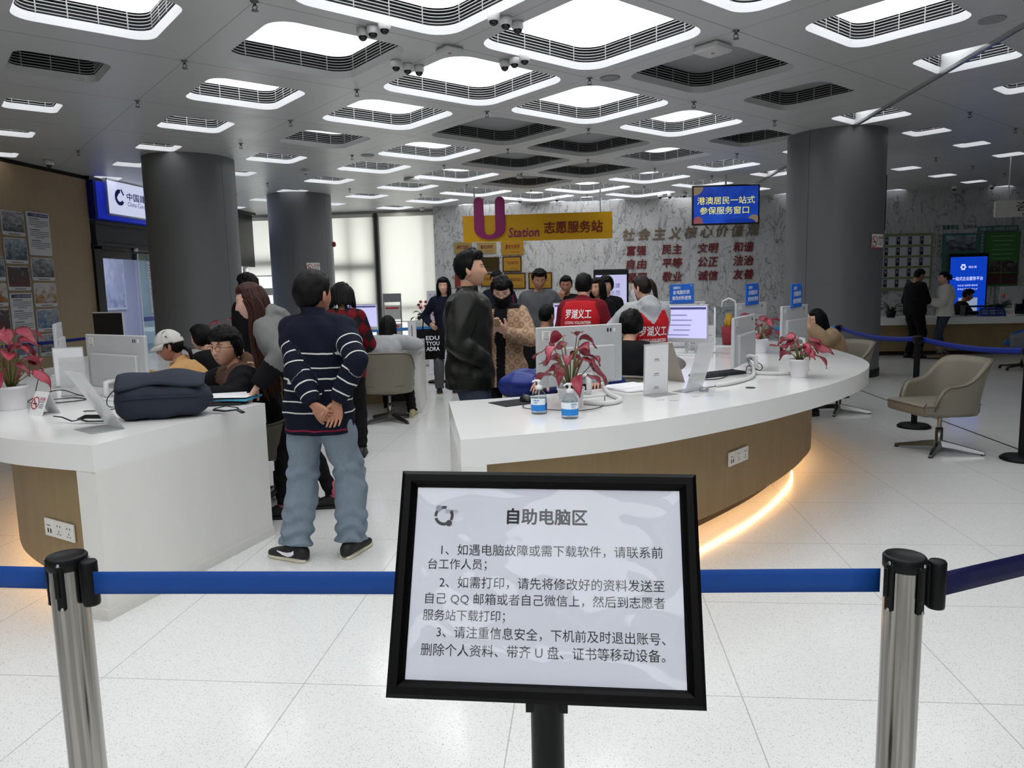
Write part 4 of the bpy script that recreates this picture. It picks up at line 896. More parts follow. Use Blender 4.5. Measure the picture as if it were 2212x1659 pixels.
def socket(parent, wood, px, py, z):
    cand = sorted(range(1, len(wood)-1), key=lambda k: abs((IW/2+F*(Vector((wood[k].x, wood[k].y, z))-EYE).dot(_R)/(Vector((wood[k].x, wood[k].y, z))-EYE).dot(_fw))-px))[:5]; best = min(cand, key=lambda k: wood[k].length)
    p = wood[best]; t = (wood[best+1]-wood[best-1]).normalized(); nr = Vector((t.y, -t.x, 0)); nr = nr if nr.dot(EYE-p) > 0 else -nr
    x = Vector((0, 0, 1)).cross(nr).normalized(); M = Matrix(((x.x, 0, nr.x, p.x+nr.x*.004), (x.y, 0, nr.y, p.y+nr.y*.004), (0, 1, 0, z), (0, 0, 0, 1)))
    b = MB()
    for k in range(3): b.box(M @ Vector(((k-1)*.087, 0, .003)), (.084, .086, .010), M.to_3x3().to_4x4(), bev=.002)
    s = b.build('socket_plate', M_SOCK, parent); h = MB()
    for k in range(3):
        for (ax, ay, w_, hh) in (((-.012, .018, .005, .008), (.012, .018, .005, .008), (0, -.008, .004, .010), (-.012, -.022, .008, .004), (.012, -.022, .008, .004)) if k else ((-.010, -.014, .010, .022), (.014, -.014, .010, .022), (-.004, .012, .034, .003))):
            h.box(M @ Vector(((k-1)*.087+ax, ay, .0085)), (w_, hh, .001), M.to_3x3().to_4x4())
    h.build('socket_holes', M_HOLE, s)
socket(ctr_r, wood_r, 1597, 1030, .42); socket(ctr_l, wood_l, 137, 1090, .36)
# ================================================================== foreground barrier posts and the notice stand
M_CHR = mat('steel_reflection_streaks', 'A29F99', .14, metal=1, tex=lambda n, c: (n.base(n.mix(n.ramp(n.noise(n.scale(n.coords(), (30, 30, .6)), 3, 4), (.40, (.25,.25,.25)), (.60, (1,1,1))), tuple(k*.45 for k in c), c)), n.t.links.new(n.math('ADD', n.math('MULTIPLY', n.noise(n.coords(), 14, 3), .14), .10), n.p.inputs['Roughness'])))  # dark vertical streaks in the colour imitate reflections on polished steel
M_PLB = mat('black_plastic', '08090B', .45, spec=.25); M_SCR = mat('screw', 'B0B0B0', .3, metal=1)
M_BELT = mat('belt_blue', '104490', .6, spec=.3, tex=lambda n, c: (n.base(n.mix(n.noise(n.scale(n.coords(), (8, 8, 60)), 9, 3), tuple(k*.9 for k in c), tuple(k*1.08 for k in c))), n.bump(n.noise(n.scale(n.coords(), (1, 1, 8)), 180, 2), .15, .001)))
def belt(parent, A, B, z0, z1, sag=0.0, name='belt', hgt=.05, m=None):
    """blue webbing from A to B (world xy), hung edge-up; coordinates relative to the parent"""
    o = parent.location if parent else Vector((0, 0, 0)); rows_ = []
    for r in range(4):
        row = []
        for k in range(25):
            u = k/24; z = z0+(z1-z0)*u - sag*4*u*(1-u) + hgt*(r/3-.5); row.append((A[0]+(B[0]-A[0])*u-o.x, A[1]+(B[1]-A[1])*u-o.y+.002*math.sin(u*9), z-o.z))
        rows_.append(row)
    b = MB(); b.sheet(rows_, .0015); return b.build(name, m or M_BELT, parent)
def steel_post(x, y, lab, rot, grp='steel barrier posts'):
    t = empty('barrier_post', (x, y, 0), 0, lab, 'barrier post', grp)
    b = MB(); b.lathe([(.0375, .02), (.0375, .875)], 40, cap=False); b.build('post', M_CHR, t)
    b = MB(); b.lathe([(.001, .0), (.165, 0), (.17, .012), (.15, .022), (.05, .034), (.038, .04)], 40); b.build('base', M_CHR, t)
    b = MB(); b.lathe([(.0385, .868), (.041, .872), (.041, .893), (.038, .897), (.035, .8975), (.034, .8955), (.001, .8955)], 40); b.build('cap', M_PLB, t)
    b = MB(); s = MB()
    for k in range(4):
        a = rot+k*math.pi/2; M = Matrix.Rotation(a, 4, 'Z')
        b.box(M @ Vector((.040, 0, .835)), (.008, .018, .10), M, bev=.003); b.box(M @ Vector((.044, -.004, .845)), (.008, .010, .062), M, bev=.002)
        s.lathe([(.001, 0), (.004, 0), (.0035, .0012), (.001, .0012)], 10, M @ Vector((.0445, .002, .79)), M @ Ry(math.pi/2)); s.lathe([(.001, 0), (.004, 0), (.0035, .0012), (.001, .0012)], 10, M @ Vector((.0445, .002, .887)), M @ Ry(math.pi/2))
    b.build('slot_rail', M_PLB, t); s.build('screws', M_SCR, t)
    return t
PL, PR_ = (-1.128, 1.449), (.644, 1.507)
tl = steel_post(*PL, 'polished steel barrier post left of the notice, linked by blue belts', math.radians(-78)); tr = steel_post(*PR_, 'polished steel barrier post right of the notice, linked by blue belts', math.radians(-62))
def cassette(t, dx, dy):
    b = MB(); b.lathe([(.001, .79), (.0165, .79), (.0175, .795), (.0175, .885), (.015, .889), (.001, .889)], 20, (dx, dy, 0)); b.box((dx*.8, dy*.8, .838), (.02, .018, .09), None, bev=.003); b.build('belt_cassette', M_PLB, t)
cassette(tl, .058, -.012); cassette(tr, .060, -.008)
zb = .842
belt(tl, (PL[0]+.062, PL[1]-.022), (PR_[0]-.044, PR_[1]+.004), zb, zb-.002, .002)
o = belt(tl, (PL[0]-2.2, PL[1]+.06), (PL[0]-.042, PL[1]), zb+.002, zb, .004); 
_e = atZ(2212, 1220, zb+.002); _d = (Vector((_e.x, _e.y))-Vector((PR_[0]+.07, PR_[1]-.02))).normalized()
belt(tr, (PR_[0]+.07, PR_[1]-.015), (PR_[0]+.07+_d.x*2, PR_[1]-.02+_d.y*2), zb, zb, .004, m=mat('belt_navy', '090D40', .6, spec=.3))
# notice stand
SC, SX, SY = Vector((-.0602, 1.0443, 1.0165)), Vector((.9999, .0026, -.0121)).normalized(), Vector((.0098, .4273, .904)).normalized(); SN = SX.cross(SY)
st = empty('notice_stand', (-.055, 1.14, 0), 0, 'black framed notice stand in the foreground with a white instruction sheet', 'sign stand')
SM_ = Tr(.055, -1.14, 0) @ Matrix(((SX.x,SY.x,SN.x,SC.x),(SX.y,SY.y,SN.y,SC.y),(SX.z,SY.z,SN.z,SC.z),(0,0,0,1)))
M_FRM = mat('black_frame_metal', '020203', .36, spec=.12)
b = MB(); W2, H2, ins = .2255, .1645, .025
prof = [(0, -.012), (0, .006), (.006, .012), (.016, .012), (.021, .007), (ins, .002), (ins, -.012)]
cs = [(-1, -1), (1, -1), (1, 1), (-1, 1)]
for q in range(4):
    (ax, ay), (bx, by) = cs[q], cs[(q+1) % 4]; vs = []
    for d_, z in prof: vs += [SM_ @ Vector((ax*(W2-d_), ay*(H2-d_), z)), SM_ @ Vector((bx*(W2-d_), by*(H2-d_), z))]
    b.add(vs, [(2*k, 2*k+1, 2*k+3, 2*k+2) for k in range(len(prof)-1)], False)
b.add([SM_ @ Vector((x*W2, y*H2, -.012)) for x, y in cs], [(3, 2, 1, 0)]); b.build('frame', M_FRM, st)
b = MB(); b.add([SM_ @ Vector((x*(W2-ins+.002), y*(H2-ins+.002), .0008)) for x, y in cs], [(0, 1, 2, 3)]); sheet_ = b.build('notice_sheet', mat('paper_cool', 'DADDE8', .75), st)
M_INK = mat('ink_black', '26262C', .8); b = MB()
def sline(mb, t, x0, x1, y0, y1, h, bold=0): 
    c = ((x0+x1)/2, (y0+y1)/2); a = math.atan2(y1-y0, x1-x0); put_text(mb, t, SM_ @ Tr(c[0], c[1], .0012) @ Matrix.Rotation(a, 4, 'Z'), h, x1-x0, bold, off=0)
sline(b, '自助电脑区', -.059, .062, .0975, .0972, .0235, .05)
lh_ = .0172
sline(b, '1、如遇电脑故障或需下载软件，请联系前', -.158, .173, .0455, .0475, lh_, 0); sline(b, '台工作人员；', -.177, -.088, .0235, .0243, lh_, 0)
sline(b, '2、如需打印，请先将修改好的资料发送至', -.158, .174, -.0022, -.0004, lh_, 0); sline(b, '自己 QQ 邮箱或者自己微信上，然后到志愿者', -.178, .174, -.0260, -.0242, lh_, 0); sline(b, '服务站下载打印；', -.180, -.058, -.0500, -.0492, lh_, 0)
sline(b, '3、请注重信息安全，下机前及时退出账号、', -.158, .173, -.0725, -.0735, lh_, 0); sline(b, '删除个人资料、带齐 U 盘、证书等移动设备。', -.180, .172, -.0975, -.0960, lh_, 0)
b.build('lettering', M_INK, sheet_)
b = MB(); C_ = SM_ @ Tr(-.157, .0965, .0012)
for a0, a1 in ((75, 185), (197, 318), (330, 395)):
    ks = [math.radians(a0+(a1-a0)*k/10) for k in range(11)]
    for k in range(10): b.add([C_ @ Vector((r*math.cos(a), r*math.sin(a), 0)) for a, r in ((ks[k], .0105), (ks[k], .0150), (ks[k+1], .0150), (ks[k+1], .0105))], [(0, 1, 2, 3)])
b.add([C_ @ Vector((.0085+.0048*math.cos(t), -.0112+.0048*math.sin(t), .0002)) for t in [k/16*6.283 for k in range(16)]], [tuple(range(16))])
b.slot(1).add([C_ @ Vector((-.0085+.0048*math.cos(t), .0112+.0048*math.sin(t), .0003)) for t in [k/16*6.283 for k in range(16)]], [tuple(range(16))]); b.slot(0)
put_text(b, '政务服务中心', C_ @ Tr(.0125, .0075, 0), .0036, .0200); put_text(b, 'Government Service Center', C_ @ Tr(.0125, .0045, 0), .0013, .0200)
b.build('emblem', [mat('logo_grey', '45464C', .8), mat('logo_light', '9A9BA4', .8)], sheet_)
# clear wrinkled cover film over the sheet
def t_film(n, c):
    g = n.new('ShaderNodeBsdfGlossy'); g.inputs['Roughness'].default_value = .035; tr_ = n.new('ShaderNodeBsdfTransparent'); mx = n.new('ShaderNodeMixShader'); lw = n.new('ShaderNodeLayerWeight'); lw.inputs[0].default_value = .18
    n.t.links.new(n.math('ADD', n.math('MULTIPLY', lw.outputs['Fresnel'], .5), .032), mx.inputs[0]); n.link(tr_, 0, mx, 1); n.link(g, 0, mx, 2); n.t.links.new(mx.outputs[0], n.n['Material Output'].inputs[0])
M_FILM = mat('clear_film', 'FFFFFF', .05, tex=t_film)
b = MB(); rows_ = []
for r in range(41):
    row = []
    for c in range(57):
        u, v = -1+2*c/56, -1+2*r/40; ed = (1-u**8)*(1-v**8)
        q = noise.noise(Vector((u*1.7+4, v*1.2+2, 1.3)))*.0042 + noise.noise(Vector((u*3.1+v*1.2, v*2.4, 5.1)))*.0012 + .0035*math.exp(-((u-.75)**2+(v+.15)**2)/.08)
        row.append(SM_ @ Vector((u*(W2-ins+.001), v*(H2-ins+.001), .0022+max(0, .002+q)*ed)))
    rows_.append(row)
b.sheet(rows_); b.build('clear_cover', M_FILM, st)
b = MB(); pt = SM_ @ Vector((.004, -.15, -.02)); b.lathe([(.024, .012), (.024, pt.z)], 28, (pt.x, pt.y, 0), cap=False); b.box((pt.x, pt.y+.004, pt.z-.01), (.06, .035, .03)); b.build('pole', mat('pole_black', '060607', .38, spec=.25), st)
b = MB(); b.lathe([(.001, 0), (.17, 0), (.175, .008), (.16, .018), (.03, .028), (.024, .04)], 36, (pt.x, pt.y, 0)); b.build('base', mat('pole_black', '060607', .38, spec=.25), st)
# ---- slim black barrier posts farther back
def black_post(x, y, lab):
    t = empty('barrier_post', (x, y, 0), 0, lab, 'barrier post', 'slim black barrier posts')
    b = MB(); b.lathe([(.028, .02), (.028, .84)], 20, cap=False); b.build('post', M_PLB, t); b = MB(); b.box((0, 0, .868), (.075, .075, .075), bev=.012); b.build('head', M_PLB, t)
    b = MB(); b.lathe([(.001, 0), (.15, 0), (.155, .015), (.13, .035), (.03, .05)], 30); b.build('base', M_PLB, t); return t
q1 = black_post(3.24, 7.52, 'slim black barrier post right of the empty beige chair'); q2 = black_post(3.17, 9.57, 'slim black barrier post in front of the right grey column'); q3 = black_post(3.47, 6.12, 'slim black barrier post at the right edge, only its round foot showing'); q4 = black_post(-2.31, 11.46, 'slim black barrier post beside the woman with the black tote bag')
M_B2 = mat('belt_royal', '152A80', .6, spec=.3); M_B3 = mat('belt_light', '3F7FC0', .6, spec=.3)
belt(q1, (3.27, 7.50), (3.47, 6.15), .872, .872, .035, m=M_B2); belt(q2, (3.18, 9.53), (3.23, 7.56), .872, .872, .05, m=M_B2); belt(q2, (3.13, 9.57), (2.5, 10.0), .872, .85, .02, m=M_B3); belt(q4, (-2.35, 11.46), (-4.4, 10.9), .872, .86, .015, m=M_B3)
_w = atX(0, 765, -8.6); belt(None, (-8.3, 9.2), (-8.3, 12.5), .80, .80, .02, 'wall_belt', m=M_B2)['label'] = 'dark blue barrier belt stretched in front of the photo wall'
bpy.data.objects['wall_belt']['category'] = 'barrier belt'
# ================================================================== chairs
M_LEA = mat('beige_leather', '7A7467', .42, spec=.4, tex=lambda n, c: (n.base(n.mix(n.noise(n.coords(), 6, 3), tuple(k*.93 for k in c), tuple(k*1.06 for k in c))), n.bump(n.noise(n.coords(), 210, 2), .08, .001)))
M_LEA2 = mat('cream_leather', 'CFCABD', .42); M_ALU = mat('polished_alu', '8A8A8A', .22, metal=1); M_PIP = mat('piping', '5E5546', .5); M_DKU = mat('dark_underseat', '151517', .5)
def tub_chair(loc, head, lab, grp=None, leather=None, zs=1.0):
    """heading 0 = sitter faces +Y"""
    t = empty('tub_chair', (loc[0], loc[1], 0), math.radians(head), lab, 'chair', grp); L = leather or M_LEA
    # seat cushion
    b = MB(); out = [(-.235,.29),(-.20,.315),(.20,.315),(.235,.29),(.245,.05),(.235,-.12),(.18,-.22),(0,-.25),(-.18,-.22),(-.235,-.12),(-.245,.05)]; c = catmull(out, 4, True); n = len(c); vs = []
    for s, z in ((.90, .335), (.985, .35), (1.0, .37), (1.0, .415), (.98, .432), (.85, .442), (.4, .447)): vs += [(p.x*s, p.y*s+.01*(1-s), z) for p in c]
    fs = [(k*n+i, k*n+(i+1) % n, (k+1)*n+(i+1) % n, (k+1)*n+i) for k in range(6) for i in range(n)]+[tuple(range(n-1, -1, -1)), tuple(6*n+i for i in range(n))]
    b.add(vs, fs, True); seat = b.build('seat', L, t); b = MB(); b.tube([(p.x*1.002, p.y*1.002, .420) for p in c], .004, 6, closed=True); b.build('piping', M_PIP, seat)
    # shell: back and arms in one curved wall, arms low in front, back high
    N = 40; G = []; rim = []
    for k in range(N+1):
        u = -1+2*k/N; a = u*math.radians(128); ca, sa = math.cos(a), math.sin(a)
        ex = .80; X = .285*math.copysign(abs(sa)**ex, sa); Y = -.265*math.copysign(abs(ca)**ex, ca) if ca > 0 else .34*abs(ca)**.9
        w_ = max(0, ca)**1.0; q = .5+.5*math.tanh((ca-.30)*3.6); ztop = .575+.215*q; 
        if ca < -.30: ztop -= .20*((-ca-.30)/.32)**2.2
        fl = 1.0+.16*q; row = []
        for j in range(9):
            v = j/8; z = .335+(ztop-.335)*v; s = .93+.07*v+(fl-1)*v*v; row.append((X*s*(1+.02*v), Y*s-.02*q*v, z))
        G.append(row); rim.append(row[-1])
    b = MB(); b.sheet(G, -.038); sh = b.build('shell', L, t); b = MB(); b.tube(rim, .006, 6); b.build('piping', M_PIP, sh)
    b = MB(); b.lathe([(.001, .300), (.10, .302), (.17, .33), (.17, .338), (.001, .338)], 24); b.box((.05, -.02, .318), (.16, .03, .012)); b.build('under_plate', M_DKU, t)
    b = MB(); b.lathe([(.019, .18), (.019, .305)], 18, cap=False); b.lathe([(.031, .07), (.030, .20), (.020, .205)], 20, cap=False); b.build('pedestal', M_ALU, t)
    for k in range(4):
        a = math.radians(45+90*k); b = MB(); d = Vector((math.cos(a), math.sin(a), 0)); s = Vector((-d.y, d.x, 0)); vs = []
        for r, hw, z0, z1 in ((.0, .036, .045, .095), (.10, .028, .038, .078), (.30, .017, .012, .036), (.335, .016, .006, .028)):
            vs += [d*r-s*hw+Vector((0,0,z0)), d*r+s*hw+Vector((0,0,z0)), d*r+s*hw*.6+Vector((0,0,z1)), d*r-s*hw*.6+Vector((0,0,z1))]
        b.add(vs, [(4*i+q, 4*i+(q+1) % 4, 4*i+4+(q+1) % 4, 4*i+4+q) for i in range(3) for q in range(4)]+[(3, 2, 1, 0), (12, 13, 14, 15)]); lg = b.build('leg', M_ALU, t); b = MB(); b.lathe([(.018, 0), (.018, .012), (.001, .013)], 12, d*.322); b.build('foot_pad', M_DKU, lg)
    return t
ch0 = tub_chair((2.99, 6.46), 101, 'empty beige tub chair on the right, with four star feet', 'beige tub chairs')
def chair_at(x, y, h, lab): return dup(ch0, (x, y, 0), math.radians(h), lab, 'beige tub chairs')
chair_at(2.82, 8.44, 110, 'beige tub chair behind the right end of the counter, under the woman'); chair_at(-2.18, 8.05, 5, 'beige tub chair seen from behind, under the long haired girl'); chair_at(-.43, 7.80, -6, 'beige tub chair of the man with the backpack'); chair_at(-.27, 5.30, 176, 'pale tub chair of the person in the blue puffer jacket'); chair_at(.30, 5.74, -22, 'beige tub chair under the man in black behind the monitor'); chair_at(.36, 7.40, -20, 'beige tub chair far inside the right counter'); chair_at(-2.18, 4.95, 122, 'beige tub chair under the person in round glasses'); chair_at(-2.88, 5.45, 104, 'beige tub chair under the woman in the white cap'); chair_at(-3.18, 6.38, 80, 'beige tub chair under the dark haired person at the far left')
# blue task armchair at the information desk
t = empty('task_armchair', (6.85, 12.25, 0), math.radians(60), 'blue and grey task armchair on the far right, before the information desk', 'chair')
b = MB(); G = []
for k in range(25):
    u = -1+2*k/24; a = u*math.radians(120); G.append([(.33*math.sin(a)*(1+.1*v), -.30*math.cos(a)*(1+.15*v), .36+.12*v+(.26*(.5+.5*math.cos(a)))*v**1.2) for v in (0, .33, .66, 1)])
b.sheet(G, -.03); b.build('shell', mat('chair_grey', '5A5D62', .5), t); b = MB(); b.sheet([[(.9*p[0], .9*p[1], p[2]+.02) for p in row] for row in G], -.02); b.box((0, .02, .43), (.46, .46, .08), bev=.03); b.build('cushion', mat('chair_blue', '1F4E8C', .7), t)
b = MB(); b.lathe([(.02, .08), (.02, .38)], 14); b.tube([(.0, .02, .34), (.18, .1, .33), (.26, .13, .32)], .008, 6); b.build('pedestal', M_ALU, t)
for k in range(5): a = k*1.2566; b = MB(); b.tube([(0, 0, .08), (.3*math.cos(a), .3*math.sin(a), .05)], [.022, .014], 8); b.sphere((.3*math.cos(a), .3*math.sin(a), .026), .026, 10, 8); b.build('leg', M_DKU, t)
# ================================================================== things on the counters
M_GREYP = mat('monitor_grey', 'B9BBBD', .4); M_WHP = mat('white_plastic', 'DEDFDD', .38); M_SCRN = mat('screen_lit', 'B7B6DE', .2, emit=.75); M_SCRD = mat('screen_dark', '17181C', .15); M_STK = mat('sticker', 'E6E6E2', .6); M_LBLK = mat('label_black', '1C1C1E', .5); M_ACR = None
def t_acr(n, c):
    tr_ = n.new('ShaderNodeBsdfTransparent'); g = n.new('ShaderNodeBsdfGlossy'); d = n.new('ShaderNodeBsdfDiffuse'); tl_ = n.new('ShaderNodeBsdfTranslucent'); g.inputs['Roughness'].default_value = .06; lw = n.new('ShaderNodeLayerWeight'); lw.inputs[0].default_value = .25
    d.inputs[0].default_value = (.85,.87,.88,1); tl_.inputs[0].default_value = (.85,.87,.88,1); a = n.new('ShaderNodeMixShader'); a.inputs[0].default_value = .5; n.link(d, 0, a, 1); n.link(tl_, 0, a, 2)
    m1 = n.new('ShaderNodeMixShader'); m1.inputs[0].default_value = .45; n.link(tr_, 0, m1, 1); n.link(a, 0, m1, 2); m2 = n.new('ShaderNodeMixShader'); n.t.links.new(n.math('ADD', n.math('MULTIPLY', lw.outputs['Fresnel'], .6), .03), m2.inputs[0]); n.link(m1, 0, m2, 1); n.link(g, 0, m2, 2); n.t.links.new(m2.outputs[0], n.n['Material Output'].inputs[0])
M_ACR = mat('acrylic', 'E8ECEE', .1, tex=t_acr)
M_CLR = mat('clear_plastic', 'EEF3F4', .04, tex=t_pane)
def wallframe(p, out):
    """local x right (seen from the front), y up, z out"""
    out = Vector((out[0], out[1], 0)).normalized(); x = Vector((0, 0, 1)).cross(out); return Matrix(((x.x,0,out.x,p[0]),(x.y,0,out.y,p[1]),(0,1,0,p[2]),(0,0,0,1)))
def monitor(A, B, z0, z1, back, lab, base_z=TOPZ, screen='lit', stickers=True, grp='all in one computers', tilt=.0, foot=True, lines=None):
    """panel from A to B (xy); back: a direction the back faces"""
    A, B = Vector((*A, 0)), Vector((*B, 0)); c = (A+B)/2; w_ = (B-A).length; d = (B-A).normalized(); nb = Vector((-d.y, d.x, 0)); nb = nb if nb.dot(Vector((*back, 0))) > 0 else -nb
    t = empty('computer_monitor', (c.x, c.y, base_z), 0, lab, 'computer', grp); M = wallframe((0, 0, (z0+z1)/2-base_z), nb); h = z1-z0
    M = M @ Rx(-tilt)
    b = MB(); b.box(M @ Vector((0, 0, 0)), (w_, h, .022), M.to_3x3().to_4x4(), bev=.005); b.box(M @ Vector((0, -h*.16, .018)), (w_*.78, h*.62, .03), M.to_3x3().to_4x4(), bev=.008); b.build('casing', M_GREYP, t)
    b = MB(); b.box(M @ Vector((0, .012, -.0118)), (w_-.016, h-.05, .001), M.to_3x3().to_4x4()); s = b.build('screen', M_SCRN if screen == 'lit' else M_SCRD, t)
    if screen == 'lit':
        b = MB(); F_ = M @ Ry(math.pi) @ Tr(0, 0, .0128)
        b.box(F_ @ Vector((0, h*.40, 0)), (w_-.03, .02, .0006), F_.to_3x3().to_4x4())
        for k in range(5): b.box(F_ @ Vector((-w_*.1+.03*(k % 2), h*.22-k*.045, 0)), (w_*(.35+.08*(k % 3)), .006, .0006), F_.to_3x3().to_4x4())
        b.build('screen_text', mat('screen_ink', '4A4E86', .4, emit=.2), s)
    if foot:
        b = MB(); fp = M @ Vector((0, -h*.34, .03)); ft = Vector((nb.x*.10, nb.y*.10, .012)); sd = d*.012
        b.tube([fp, fp+nb*.055-Vector((0, 0, .005)), Vector((nb.x*.09, nb.y*.09, .03)), Vector((nb.x*.055, nb.y*.055, .010))], [.016, .017, .016, .016], 12); b.tube([fp-d*.06, fp+d*.06], .014, 12); b.box((nb.x*.03, nb.y*.03, .006), (.26, .20, .012), Matrix.Rotation(math.atan2(d.y, d.x), 4, 'Z'), bev=.003); b.build('stand', M_WHP, t)
    if stickers:
        b = MB(); R3 = M.to_3x3().to_4x4(); b.box(M @ Vector((-w_*.40, h*.36, .0115)), (.055, .055, .001), R3); b.box(M @ Vector((w_*.40, h*.40, .0115)), (.014, .022, .001), R3); b.build('sticker', M_STK, t)
        b = MB()
        for k in range(5): b.box(M @ Vector((-w_*.40, h*.36+.018-k*.008, .0123)), (.04-.006*(k % 3), .002, .0004), R3)
        for k in range(9): b.box(M @ Vector((-w_*.40-.018+k*.0045, h*.36-.021, .0123)), (.002, .008, .0004), R3)
        for k, ww in ((0, .012), (1, .010)): b.box(M @ Vector((w_*.32+k*.022, h*.40, .0118)), (ww, .022, .0004), R3)
        b.build('sticker_print', M_LBLK, t)
    return t, M, w_, h
monitor((-.27, 4.22), (.23, 4.56), .875, 1.225, (-.3, -1), 'grey computer seen from behind on the right counter, behind the red leaved plant')
P0 = atY(1583, 730, 5.15); P1 = atY(1628, 715, 5.85)
monitor((P0.x, P0.y), (P1.x, P1.y), .87, 1.215, (1, -.2), 'grey computer seen almost edge-on, beside the black keyboard')
def blue_sign(M, w_, h, lab, par, x=0, tilt=.03):
    t = empty('blue_notice_board', par.matrix_world.translation if False else par.location, 0, lab, 'sign', 'blue notice boards on the computers'); Q = M @ Tr(x, h*.5+.085, .020) @ Matrix.Rotation(tilt, 4, 'Z')
    b = MB(); b.box(Q @ Vector((0, 0, 0)), (.27, .21, .012), Q.to_3x3().to_4x4(), bev=.003); b.build('board', mat('notice_blue', '1763C8', .5), t)
    b = MB(); put_text(b, '温馨提示', Q @ Tr(-.05, .068, .0065), .028, .085, .02); put_text(b, '此电脑仅供', Q @ Tr(0, .018, .0065), .045, .185, .03); put_text(b, '修改材料使用', Q @ Tr(0, -.045, .0065), .045, .21, .03); b.build('lettering', mat('lettering_white', 'EEF2F8', .5), t)
    b = MB()
    for sx, sy in ((.115, .085), (-.115, -.085)): b.lathe([(.001, .0065), (.008, .0065), (.007, .009), (.001, .0095)], 10, Q @ Vector((sx, sy, 0)), Q.to_3x3().to_4x4())
    b.build('stud', M_SCR, t)
def far_mon(px0, px1, Y0, Y1, yt, zt, lab, slab, **kw):
    a = atY(px0, yt, Y0); b = atY(px1, yt, Y1); t, M, w_, h = monitor((a.x, a.y), (b.x, b.y), zt-.35, zt, (0, -1), lab, **kw); blue_sign(M, w_, h, slab, t, x=-.02); return t
far_mon(1432, 1524, 8.45, 8.25, 660, 1.265, 'grey computer with a blue notice on top, behind the printed placards', 'blue notice board on the far computer, leftmost of three, left of the clear box')
far_mon(1589, 1654, 7.35, 7.85, 660, 1.255, 'grey computer with a blue notice on top, behind the clear donation box', 'blue notice board on the far computer, middle of three, behind the edge-on computer')
far_mon(1688, 1743, 6.55, 7.1, 663, 1.245, 'grey computer with a blue notice on top, in front of the woman in beige', 'blue notice board on the far computer, rightmost of three, before the grey column')
a = atY(1426, 690, 6.95); b_ = atY(1468, 690, 6.75); monitor((a.x, a.y), (b_.x+.25, b_.y), .93, 1.27, (0, 1), 'computer with a lit lilac screen right of the ponytailed volunteer', stickers=False)
a = atY(1195, 690, 8.75); b_ = atY(1240, 690, 8.7); monitor((a.x, a.y), (a.x+.52, a.y+.02), .92, 1.27, (0, 1), 'computer with a lit white screen between the seated man and the red volunteer', stickers=False)
# left side computers
P0 = atY(192, 775, 4.62); P1 = atY(319, 780, 4.30); monitor((P0.x, P0.y), (P1.x, P1.y), .865, 1.215, (-.3, -1), 'grey computer seen from behind on the left counter, beside the capped woman')
P0 = atY(203, 700, 7.6); P1 = atY(268, 700, 7.5); monitor((P0.x, P0.y), (P1.x, P1.y), .96, 1.30, (0, 1), 'computer with a dark switched-off screen near the bank door', screen='dark', stickers=False)
P0 = atY(521, 720, 7.0); P1 = atY(566, 720, 7.5); monitor((P0.x, P0.y), (P1.x, P1.y), .93, 1.27, (.6, 1), 'computer with a lit blue grey screen left of the long haired woman', stickers=False)
P0 = atY(738, 690, 9.1); P1 = atY(816, 690, 9.05); monitor((P0.x, P0.y), (P1.x, P1.y), .98, 1.30, (0, 1), 'computer with a lit lilac screen in front of the long haired girl', stickers=False)
P0 = atY(118, 720, 5.6); P1 = atY(133, 725, 6.1); monitor((P0.x, P0.y), (P1.x, P1.y), .90, 1.25, (1, .2), 'grey computer seen edge-on at the far left, before the photo wall')
# ---- red leaved plants
def t_leaf(n, c):
    v = n.coords(); n.base(n.mix(n.noise(v, 26, 4, .6), tuple(k*.55 for k in c), tuple(min(1, k*1.25) for k in c)))
M_LEAF = mat('leaf_pink', 'A8374C', .38, tex=t_leaf); M_LEAF2 = mat('leaf_red', '8E2A3C', .4, tex=t_leaf); M_LEDG = mat('leaf_edge', '3F3A22', .5); M_STEM = mat('stem', '6E6A3A', .5); M_POT = mat('pot_white', 'E2E1E4', .3); M_SOIL = mat('soil', '2A211B', .95)
def leaf(mb, base, d, L, w_, droop, roll=0, k=0):
    """pointed heart-shaped leaf with a folded midrib"""
    d = Vector(d).normalized(); up = Vector((0, 0, 1)); s = d.cross(up); s = s.normalized() if s.length > .01 else Vector((1, 0, 0)); s = (Matrix.Rotation(roll, 3, d) @ s); nn = s.cross(d); rows_ = []; p = Vector(base); cur = d.copy()
    for i in range(10):
        t = i/9; hw = w_*(math.sin(math.pi*min(1, (t*.93+.07))**.75)**.9)*(1-t**4)+.0008; fold = .30
        rows_.append([p + s*(hw*q) + nn*(abs(q)*hw*fold - .012*q*q*math.sin(t*7+k)) for q in (-1, -.55, 0, .55, 1)])
        cur = (cur + Vector((0, 0, -droop))*.11).normalized(); nn = s.cross(cur); p = p + cur*(L/9)
    mb.slot(k % 2).sheet(rows_, .0009); edge = [r[0] for r in rows_]+[r[-1] for r in reversed(rows_)]; mb.slot(2).tube(edge, .0011, 4); mb.slot(k % 2)
